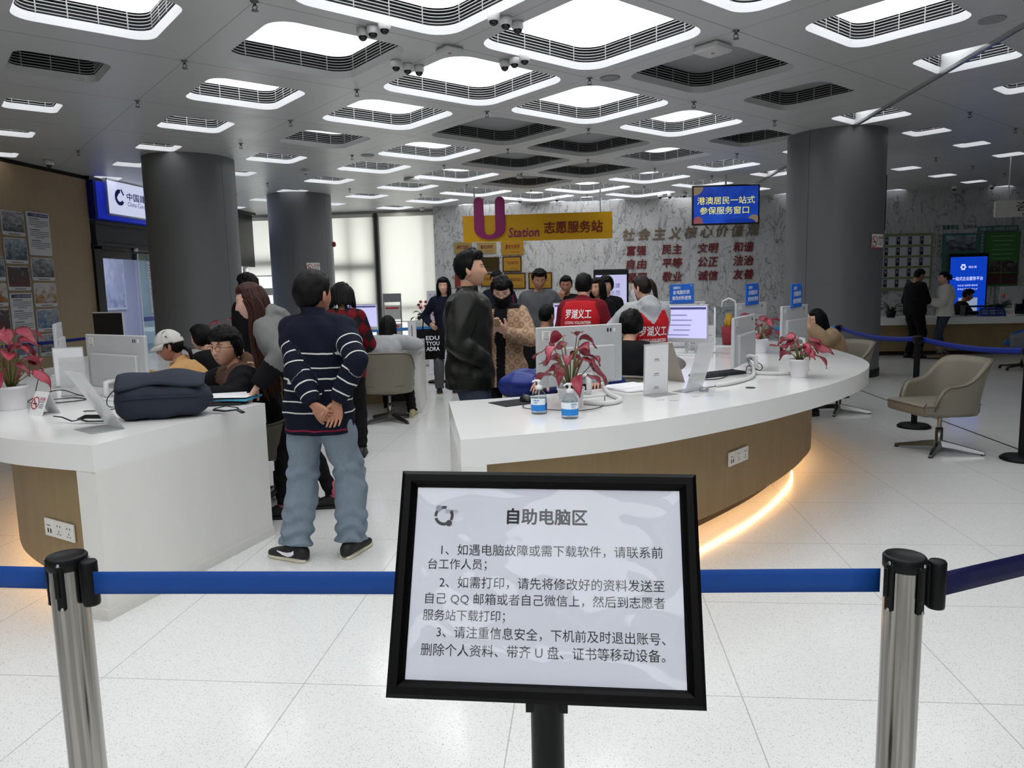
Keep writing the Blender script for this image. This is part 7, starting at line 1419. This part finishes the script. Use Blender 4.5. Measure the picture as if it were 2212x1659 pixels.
# --- long haired woman leaning on the counter
lc, fa = (-1.79, 4.62), 98
g = person('p', 'long brown haired woman in grey and black jacket leaning on the counter corner', lc, fa, dict(H=1.62, fem=1, lean=30, hipz=.83, head=(4, 12, 0), lh=L(lc, fa, (-1.955, 4.235, .90)), rh=L(lc, fa, (-2.15, 4.75, .95)), lhint=(-.4, -1, .3), rhint=(.4, -1, .3), lf=L(lc, fa, (-1.96, 4.50, .07)), rf=L(lc, fa, (-1.70, 4.74, .07))),
  fem=1, top=dict(parts=[('jacket', GRYJ), ('jacket_lower', BLK)], cls=lambda b, al, fc, g: np.where(((b == 0) & (al < .36*g.k)) | ((b > 0) & (al < .12*g.k)), 1, 0), collar='hood', fit=.034, hem=-.32, wr=.006, puff=.014), bottom=dict(name='leggings', mat=BLK, fit=.004, end=.93, flare=.0), shoes=dict(mat=SHOEB, sole=SOLEB), hair=dict(style='long', mat=HBRN, len=.60, n=80, arc=(12, 172), flare=.04, back=-.07), skin=SKL, hands=(dict(a=(-.1, .55, -.8), n=(.0, -1, -.3), curl=.55), None), clothvox=.009, seed=5)
b = MB(); rnd = random.Random(2); hM = lambda p: Vector(g.tohead(np.array([p]))[0])
for i in range(34):
    u = rnd.random(); p0 = hM((-.088-.008*rnd.random(), .030-.10*u, .02)); p1 = hM((-.098, .015-.11*u, -.07)); L_ = rnd.uniform(.46, .58); q = [p0, p1]+[p1+Vector((-.012*t+rnd.uniform(-.006, .006), -.10*t*t+.02*t, -L_*t)) for t in (.2, .4, .6, .8, 1)]
    b.tube(catmull(q, 3), [.009+.006*math.sin(math.pi*k/18) for k in range(18)]+[.003], 6, .6)
b.build('hair', HBRN, g.root)
for a_, d_ in ((g.al, 1), (g.ar, 1)):
    b = MB(); b.add(*limb(a_+Vector((0, -.01, .015)), a_+Vector((0, 0, .085)), [.038, .036]), True); b.build('sock', SOCK, g.root)
# --- person in round glasses, seated
lc, fa = (-2.20, 4.90), 122
g = person('p', 'seated person with short black hair and round glasses, black jacket over brown hoodie', lc, fa, dict(H=1.66, hipz=.47, lean=22, head=(40, 4, 0), lh=L(lc, fa, (-2.42, 4.34, .835)), rh=L(lc, fa, (-2.78, 4.62, .835)), lhint=(-.8, -.4, -.4), rhint=(.8, -.4, -.4), lf=(-.13, .40), rf=(.13, .40)),
  top=dict(parts=[('jacket', CHAR if False else BLK), ('hoodie', BRNH)], cls=lambda b, al, fc, g: np.where(((b == 0) & (np.abs(fc[:, 0]) < .065+.02*np.clip(al/.5, 0, 1)) & (fc[:, 1] > np.array([g.spine(max(0, min(1, a/(.552*g.k)))).y for a in al])+.01)) | (al > .505*g.k), 1, 0), collar='hood', fit=.040, wr=.006, puff=.016), bottom=dict(mat=BLK), shoes=SH_B, hair=dict(style='thick', mat=HBLK, tuft=90), skin=SK, fat=1.10, glasses=True, headk=1.06, wide=1.10, hands=(dict(a=(0, 1, -.1), n=(0, 0, -1), curl=.35), dict(a=(.1, 1, -.1), n=(0, 0, -1), curl=.35)), clothvox=.009, seed=7)
# --- woman in the white cap, seated
lc, fa = (-2.92, 5.42), 104
g = person('p', 'seated woman in a white brimmed cap, dark glasses and tan fleece', lc, fa, dict(H=1.60, fem=1, hipz=.46, lean=20, head=(4, 12, 0), lh=L(lc, fa, (-3.30, 5.08, .85)), rh=L(lc, fa, (-3.40, 5.45, .85)), lhint=(-.7, -.5, -.4), lf=(-.1, .40), rf=(.1, .40)),
  fem=1, top=dict(parts=[('fleece', TANJ)], collar='stand', fit=.030, wr=.005), bottom=dict(mat=BLK), shoes=SH_B, hair=dict(style='tied', mat=HBLK, pony=(0, -.10, -.03, .16), tuft=24), skin=SKD, glasses=True, hands=(dict(n=(0, 0, -1), a=(0, 1, -.1)), dict(n=(0, 0, -1), a=(0, 1, -.1))), seed=9)
b = MB(); hv, hf, hd = head_grid(n=56, m=40, face=False); off = np.where(hv[:, 2] > .028-.012*np.clip(-hv[:, 1]/.09, 0, 1), .020+.010*np.clip(hd[:, 2], 0, 1)+.003*np.sin(np.arctan2(hv[:, 1], hv[:, 0])*9), -.03); N_ = hd/np.array([.077, .096, .115]); N_ /= np.linalg.norm(N_, axis=1, keepdims=True); b.add([tuple(p) for p in hv+N_*off[:, None]], hf, True)
rows_ = [[(.098*math.sin(t)*(1-.0*q), .100*math.cos(t)+.005+.060*q*math.cos(t*.75), .038-.030*q-.018*q*abs(math.sin(t))) for t in [-1.45+2.9*i/18 for i in range(19)]] for q in (0, .5, 1)]; b.sheet(rows_, .003)
link('cap', mesh_np('cap', g.tohead(np.array([tuple(v) for v in b.v])), b.f, fabric('cap_white', 'C4C2BA', .9, strength=.5)), g.root)
b = MB(); b.tube([g.sl+Vector((.03, .085, -.12)), g.sl+Vector((.035, .05, .055)), g.sl+Vector((.03, -.06, .03)), g.sl+Vector((.05, -.12, -.2))], .018, 8, .35); b.build('shoulder_strap', BLK, g.root)
# --- woman in the argyle cardigan
g = person('p', 'woman with a black bob in a red and black diamond cardigan, seen from behind', (-2.08, 6.25), 12, dict(H=1.55, fem=1, lean=8, head=(10, 14, 0), lh=(-.12, .26, .92), rh=(.12, .28, .92)), fem=1, top=dict(parts=[('cardigan', ARGY)], fit=.030, hem=-.2), bottom=dict(mat=BLK), shoes=SH_B, hair=dict(style='bob', mat=HBLK, len=.21, n=70, arc=(-35, 215), flare=.14, bw=1.2), seed=11)
b = MB(); b.tube([g.sr+Vector((-.10, -.02, .085)), g.spine(.75)+Vector((.04, -.155, 0)), g.spine(.45)+Vector((-.06, -.15, 0)), g.spine(.15)+Vector((-.16, -.10, 0))], .014, 8, .35); b.build('bag_strap', GRYT, g.root)
# --- long haired girl
lc, fa = (-2.22, 8.12), 2
g = person('p', 'long black haired girl in pale grey sitting at the counter, seen from behind', lc, fa, dict(H=1.52, fem=1, hipz=.47, lean=14, head=(0, 14, 0), lh=(-.18, .36, .83), rh=L(lc, fa, (-2.03, 8.58, .84)), rhint=(1, -.2, -.2), lf=(-.08, .38), rf=(.25, .15)), fem=1, top=dict(parts=[('fleece', LGRY)], fit=.038, puff=.02), bottom=dict(mat=BLK), shoes=dict(mat=SNEK, sole=SOLEW), hair=dict(style='long', mat=HBLK, len=.52, n=60, arc=(-20, 200), flare=.06), hands=(None, dict(n=(0, 0, -1), a=(.5, 1, -.05))), seed=13)
# --- people behind, on the left
g = person('p', 'person in a black beanie hidden behind the long haired woman', (-3.22, 6.98), 70, dict(H=1.66, head=(0, 8, 0)), top=dict(parts=[('coat', BLK)], fit=.03), bottom=dict(mat=BLK), shoes=SH_B, hair=dict(style='thick', mat=HBLK), seed=15)
g = person('p', 'black haired person seated far behind the one in round glasses', (-3.22, 6.35), 80, dict(H=1.6, hipz=.46, lean=20, head=(0, 10, 0), lh=(-.12, .4, .84), rh=(.12, .4, .84), lf=(-.1, .4), rf=(.1, .4)), top=dict(parts=[('coat', BLK)], fit=.03), bottom=dict(mat=BLK), shoes=SH_B, hair=dict(style='bob', mat=HBLK), seed=17)
# --- man in the leather jacket
lc, fa = (-.78, 5.0), -84
g = person('p', 'tall man in a dark olive leather jacket and jeans, standing in profile', lc, fa, dict(H=1.71, head=(0, -3, 0), rh=(.20, .12, .97), rhint=(.7, -1, 0), lh=(-.22, .12, .96), lhint=(-.7, -1, 0), lf=(-.11, .0), rf=(.11, -.02)), top=dict(parts=[('jacket', LEATH)], collar='stand', fit=.042, hem=-.20, wr=.006, puff=.016), bottom=dict(name='jeans', mat=JEAND, fit=.020, straight=1), shoes=SH_B, hair=dict(style='quiff', mat=HBLK, tuft=14), skin=SK, fat=1.06, hands=('none', 'none'), clothvox=.009, seed=19, wide=1.04)
# --- woman in the tan patterned blazer
lc, fa = (-.64, 5.92), 176
g = person('p', 'woman in tan patterned blazer, black mask and trousers, looking at her phone', lc, fa, dict(H=1.565, fem=1, head=(6, 26, 0), lh=(-.05, .25, 1.12), rh=(.045, .25, 1.12), lhint=(-1, -.2, -.6), rhint=(1, -.2, -.6)), fem=1, top=dict(parts=[('blazer', MONO), ('turtleneck', BLK)], cls=lambda b, al, fc, g: np.where(((b == 0) & (np.abs(fc[:, 0]) < .034+.022*np.clip((al-.15)/.3, 0, 1)) & (fc[:, 1] > .0)) | ((al > .53*g.k) & (b == 0)), 1, 0), collar='stand', fit=.034, hem=-.30), bottom=dict(mat=BLK), shoes=SH_B, hair=dict(style='thick', mat=HBLK, tuft=80), skin=SKL, mask=BLK, glasses=True, hands=(dict(a=(.35, .7, .55), n=(.6, -.3, .75), curl=.7), dict(a=(-.35, .7, .55), n=(-.6, -.3, .75), curl=.7)), clothvox=.009, seed=21)
W_ = g.root; pw = Matrix.Rotation(math.radians(fa), 4, 'Z') @ Vector((0, .335, 1.185)); phone((lc[0]+pw.x, lc[1]+pw.y, pw.z), math.radians(fa), math.radians(35), 'gold phone held by the woman in the tan blazer')
# --- farther visitors
person('p', 'man in navy with a red shoulder strap standing behind the tan blazer', (-1.13, 9.95), 172, dict(H=1.72, head=(0, 22, 0), lh=(-.2, .2, .95)), top=dict(parts=[('top', DNAVY)], fit=.022), bottom=dict(mat=BLK), shoes=dict(mat=SNEK, sole=SOLEW), hair=dict(style='short', mat=HBLK), skin=SKD, seed=23)
G_ = bpy.data.objects['person.010'] if 'person.010' in bpy.data.objects else None
g = person('p', 'woman in black carrying a black lettered tote bag, left of the leather jacket man', (-1.93, 10.25), -168, dict(H=1.63, fem=1, head=(-12, 4, 0), rh=(.2, .1, .98)), fem=1, top=dict(parts=[('top', DNAVY)], fit=.02, hem=-.2), bottom=dict(mat=GRYT, fit=.02), shoes=SH_W, hair=dict(style='bob', mat=HBLK, len=.26, n=44), skin=SKL, seed=25)
t = empty('tote_bag', (-2.10, 10.02, .50), math.radians(14), 'black tote bag with white block letters hanging from an arm', 'bag'); b = MB(); b.sheet([[(x*.18, .05*math.cos(x*1.5)-.0, z) for x in [-1+2*k/10 for k in range(11)]] for z in (.0, .15, .3, .42)], .03); b.build('body', BLK, t); b = MB(); b.tube([(-.1, .02, .42), (-.08, .04, .6), (0, .06, .66), (.08, .04, .6), (.1, .02, .42)], .012, 6, .4); b.build('handle', BLK, t); b = MB(); Q = Tr(.03, -.0, 0) @ Rx(math.pi/2)
for k, s_ in enumerate(('EDU', 'TYOU', 'ADRA')): put_text(b, s_, Tr(.03, -.012, .30-k*.075) @ Rx(math.pi/2), .055, .18, .03)
b.build('lettering', mat('lettering_white', 'EEF2F8', .5), t)
person('p', 'stocky man in a plain grey long sleeved top looking down', (-.53, 8.95), 176, dict(H=1.685, head=(16, 20, 0), lh=(-.27, .03, .86), rh=(.27, .03, .86)), top=dict(parts=[('top', GRYT)], fit=.024, hem=-.16), bottom=dict(mat=BLK), shoes=SH_B, hair=dict(style='quiff', mat=HBLK), skin=SKD, fat=1.18, belly=.15, seed=27)
t = empty('tote_bag', (-.74, 9.35, .52), 0, 'plain white tote bag between the tan blazer and the grey top', 'bag'); b = MB(); b.sheet([[(x*.17*(1-.1*z), .05*math.cos(x*1.4), z) for x in [-1+2*k/10 for k in range(11)]] for z in (0, .2, .4, .6)], .04); b.build('body', fabric('tote_white', 'C2C2BC'), t); b = MB(); b.tube([(-.1, .03, .58), (-.16, .1, .85), (-.2, .2, .95)], .011, 6, .4); b.build('handle', DRED, t)
lc = (-.21, 9.5); person('p', 'man in black raising a white tissue to his chin behind the red volunteer', lc, 168, dict(H=1.61, head=(10, 14, 0), rh=(.03, .16, 1.30), rhint=(1, .2, -1)), top=dict(parts=[('jacket', BLK)], fit=.03), bottom=dict(mat=BLK), shoes=SH_B, hair=dict(style='short', mat=HBLK), skin=SKD, hands=(None, dict(a=(-.2, .1, 1), n=(0, -1, 0), curl=.8)), seed=29)
person('p', 'long haired woman in black mostly hidden behind the male red volunteer', (.18, 8.5), 150, dict(H=1.56, fem=1, head=(0, 8, 0)), fem=1, top=dict(parts=[('jacket', BLK)]), bottom=dict(mat=BLK), shoes=SH_B, hair=dict(style='long', mat=HBLK, len=.36), seed=31)
person('p', 'woman with short hair in black jacket over blue, before the lilac display', (.29, 9.05), 152, dict(H=1.575, fem=1, head=(6, 4, 0)), fem=1, top=dict(parts=[('jacket', BLK), ('blue_top', NAVY)], cls=open_front(.06, .02), fit=.03), bottom=dict(mat=BLK), shoes=SH_B, hair=dict(style='thick', mat=HBLK, tuft=30), skin=SK, seed=33)
# --- volunteers in red
lc, fa = (-.03, 6.6), -14
g = person('p', 'short haired volunteer in red vest over dark red sleeves, seen from behind', lc, fa, dict(H=1.60, lean=14, head=(6, 10, 0), lh=(-.12, .36, .98), rh=(.14, .34, .98)), top=dict(parts=[('vest', VEST), ('sleeves', DRED)], cls=vest_cls(.955), collar='stand', fit=.034, hem=-.18), bottom=dict(mat=BLK), shoes=SH_B, hair=dict(style='short', mat=HBLK), skin=SK, seed=35)
VT = [('罗湖义工', .03, .085, .235, .02), ('LUOHU VOLUNTEER', -.045, .026, .235, .02)]
back_text(g, 'vest', VT, 1.185)
lc, fa = (.55, 6.28), 16
g = person('p', 'ponytailed volunteer in red vest over a pale grey hoodie, seen from behind', lc, fa, dict(H=1.56, fem=1, lean=9, head=(38, 14, 0), lh=(-.16, .30, 1.0), rh=(-.02, .32, 1.02), lhint=(-1, -.3, -.4), rhint=(1, -.3, -.4)), fem=1, top=dict(parts=[('vest', VEST), ('hoodie', LGRY)], cls=lambda b, al, fc, g: np.where((b > 0) | (al > .475*g.k) | ((fc[:, 1] < g.spine(.8).y) & (np.abs(fc[:, 0]) < .13) & (al > (.345+1.25*np.abs(fc[:, 0]))*g.k)), 1, 0), collar='hood', hood=1.25, fit=.036, hem=-.24, puff=.012), bottom=dict(mat=BLK), shoes=SH_W, hair=dict(style='tied', mat=HDKB, pony=(0, -.095, .055, .24)), skin=SKL, mask=mat('mask_white', 'D9DDE0', .8), seed=37)
back_text(g, 'vest', VT, 1.045)
phone((.44, 6.68, 1.06), .3, .5, 'white phone in the hand of the ponytailed volunteer')
# --- seated inside the right half
lc, fa = (-.42, 7.85), -6
g = person('p', 'man with cropped hair seated at the rear counter, black jacket, seen from behind', lc, fa, dict(H=1.70, hipz=.47, lean=10, head=(-28, 8, 0), lh=(-.15, .42, .83), rh=(.15, .42, .83), lf=(-.1, .4), rf=(.1, .4)), top=dict(parts=[('jacket', BLK)], fit=.03), bottom=dict(mat=BLK), shoes=SH_B, hair=dict(style='short', mat=HBLK), skin=SKD, seed=39)
t = empty('backpack', (-.52, 7.50, .62), 0, 'black and white backpack hung on the back of a chair, behind the grey computer', 'bag'); b = MB(); b.sphere((0, 0, .2), (.17, .10, .24), 20, 14); b.build('bag_body', BLK, t); b = MB(); b.tube([(-.15, -.05, .3), (-.17, -.02, .2), (-.13, -.06, .36), (-.06, -.06, .42)], .03, 8, .5); b.build('white_panel', LGRY, t)
g = person('p', 'man in black with rounded shoulders seated behind the grey computer on the right', (.30, 5.78), -22, dict(H=1.70, hipz=.47, lean=18, head=(10, 12, 0), lh=(-.1, .42, .84), rh=(.18, .40, .84), lf=(-.1, .4), rf=(.1, .4)), top=dict(parts=[('jacket', BLK)], fit=.042, puff=.02), bottom=dict(mat=BLK), shoes=SH_B, hair=dict(style='thick', mat=HBLK), skin=SK, fat=1.08, seed=41)
g = person('p', 'black haired person seated far inside the right counter, only the crown visible', (.36, 7.42), -20, dict(H=1.62, hipz=.45, lean=14, head=(0, 10, 0), lh=(-.1, .40, .84), rh=(.12, .40, .84), lf=(-.1, .4), rf=(.1, .4)), top=dict(parts=[('jacket', BLK)]), bottom=dict(mat=BLK), shoes=SH_B, hair=dict(style='thick', mat=HBLK, tuft=20), seed=43)
PUFF = mat('puffer_blue', '1E2F78', .5, spec=.4, tex=lambda n, c: (n.base(n.mix(n.noise(n.coords(), 12, 3), tuple(k*.75 for k in c), tuple(k*1.2 for k in c))), n.bump(n.math('SINE', n.math('MULTIPLY', n.sep(n.coords())[2], 75.0)), .6, .012)))
lc, fa = (-.17, 5.24), 176
g = person('p', 'person in a blue puffer jacket bent down behind the grey computer and red plant', lc, fa, dict(H=1.62, hipz=.46, lean=40, head=(0, 14, 0), lh=L(lc, fa, (.10, 4.78, .845)), rh=L(lc, fa, (-.26, 4.68, .845)), lhint=(-1, -.1, -.2), rhint=(1, -.1, -.1), lf=(-.1, .3), rf=(.1, .3)), top=dict(parts=[('puffer_jacket', PUFF)], fit=.045, puff=.030, sleeve=.82), bottom=dict(mat=BLK), shoes=SH_B, hair=dict(style='bob', mat=HBLK), hands=(dict(n=(0, 0, -1), a=(.1, 1, -.05)), dict(n=(0, 0, -1), a=(.3, 1, -.05))), seed=45)
def t_plaid(n, c):
    x, y, z = n.sep(n.coords()); f = lambda u: n.math('LESS_THAN', n.math('FRACT', n.math('MULTIPLY', u, 55.0)), .4); n.base(n.mix(n.math('MULTIPLY', n.math('ADD', f(x), f(y)), .5), (.55,.58,.65), (.05,.09,.25)))
for e_, w2 in ((g.el, g.wl), (g.er, g.wr)): b = MB(); b.add(*limb(e_.lerp(w2, .80), e_.lerp(w2, 1.02), [.046, .042]), True); b.build('plaid_cuff', mat('cloth_plaid', '8890A8', .9, tex=t_plaid), g.root)
lc, fa = (2.78, 8.42), 112
g = person('p', 'long haired woman in a beige fleece seated at the right end, cheek on hand', lc, fa, dict(H=1.56, fem=1, hipz=.46, lean=24, head=(-6, 14, 0), lh=L(lc, fa, (2.36, 8.02, 1.00)), rh=L(lc, fa, (2.25, 8.25, .84)), lhint=(-.6, -.4, -1), lf=(-.1, .38), rf=(.1, .38)), fem=1, top=dict(parts=[('fleece', BEIG)], fit=.04, puff=.018), bottom=dict(mat=BLK), shoes=SH_B, hair=dict(style='long', mat=HBLK, len=.36, n=54, arc=(-30, 210)), skin=SKL, hands=(dict(a=(.1, .2, 1), n=(.9, .2, 0), curl=.3), dict(n=(0, 0, -1), a=(0, 1, 0))), seed=47)
# --- at the information desk
lc, fa = (6.07, 14.28), -72
g = person('p', 'man all in black looking at his phone by the information desk', lc, fa, dict(H=1.66, head=(-4, 26, 0), rh=(.12, .30, 1.03), rhint=(.6, -1, -.3), lh=(-.20, .10, .84)), top=dict(parts=[('top', BLK)], fit=.03, sleeve=.55), bottom=dict(mat=BLK, fit=.02), shoes=SH_B, hair=dict(style='short', mat=HBLK), skin=SKD, hands=(None, dict(a=(0, 1, .1), n=(-.3, 0, 1), curl=.5)), fat=1.08, belly=.2, seed=49)
phone((6.43, 14.30, 1.05), -1.2, .4, 'dark phone held by the man in black at the information desk')
lc, fa = (6.52, 14.12), 78
g = person('p', 'woman in a white fluffy jacket, jeans and beige boots by the information desk', lc, fa, dict(H=1.59, fem=1, head=(4, 10, 0), lh=(-.03, .27, 1.05), rh=(.06, .27, 1.05), lhint=(-.6, -1, -.4), rhint=(.6, -1, -.4), lf=(-.07, .06), rf=(.07, -.06)), fem=1, top=dict(parts=[('jacket', WHTF)], fit=.045, hem=-.10, puff=.016), bottom=dict(name='jeans', mat=JEAND, fit=.008), shoes=dict(mat=BOOT, sole=SOLEB), hair=dict(style='tied', mat=HBLK, bun=(0, -.115, -.01, .048)), skin=SKL, hands=(dict(a=(.2, 1, .2), n=(.5, 0, .8), curl=.6), dict(a=(-.2, 1, .2), n=(-.5, 0, .8), curl=.6)), seed=51)
for kn, an in ((g.kl, g.al), (g.kr, g.ar)): b = MB(); b.add(*limb(kn.lerp(an, .35), an+Vector((0, -.005, -.02)), [.062, .056, .047]), True); b.build('boot_shaft', BOOT, g.root)
phone((6.14, 14.18, 1.08), 1.3, .5, 'pale phone held by the woman in the white jacket')
p = atY(2068, 650, 15.85); lc, fa = (p.x, 15.85), -104
person('p', 'clerk in a black suit seated behind the information desk, profile to the right', lc, fa, dict(H=1.66, hipz=.45, lean=12, head=(0, 20, 0), lh=(-.05, .45, .76), rh=(.12, .42, .76), lf=(-.1, .3), rf=(.1, .3)), top=dict(parts=[('suit', BLK)], fit=.03), bottom=dict(mat=BLK), shoes=SH_B, hair=dict(style='quiff', mat=HBLK), skin=SKD, seed=53)
p = atY(2222, 650, 15.85); person('p', 'person at the right edge behind the information desk, partly out of the photo', (p.x, 15.9), 170, dict(H=1.62, hipz=.47, lean=8, lh=(-.1, .4, .77), rh=(.1, .4, .77), lf=(-.1, .3), rf=(.1, .3)), top=dict(parts=[('suit', BLK)]), bottom=dict(mat=BLK), shoes=SH_B, hair=dict(style='short', mat=HBLK), seed=55)
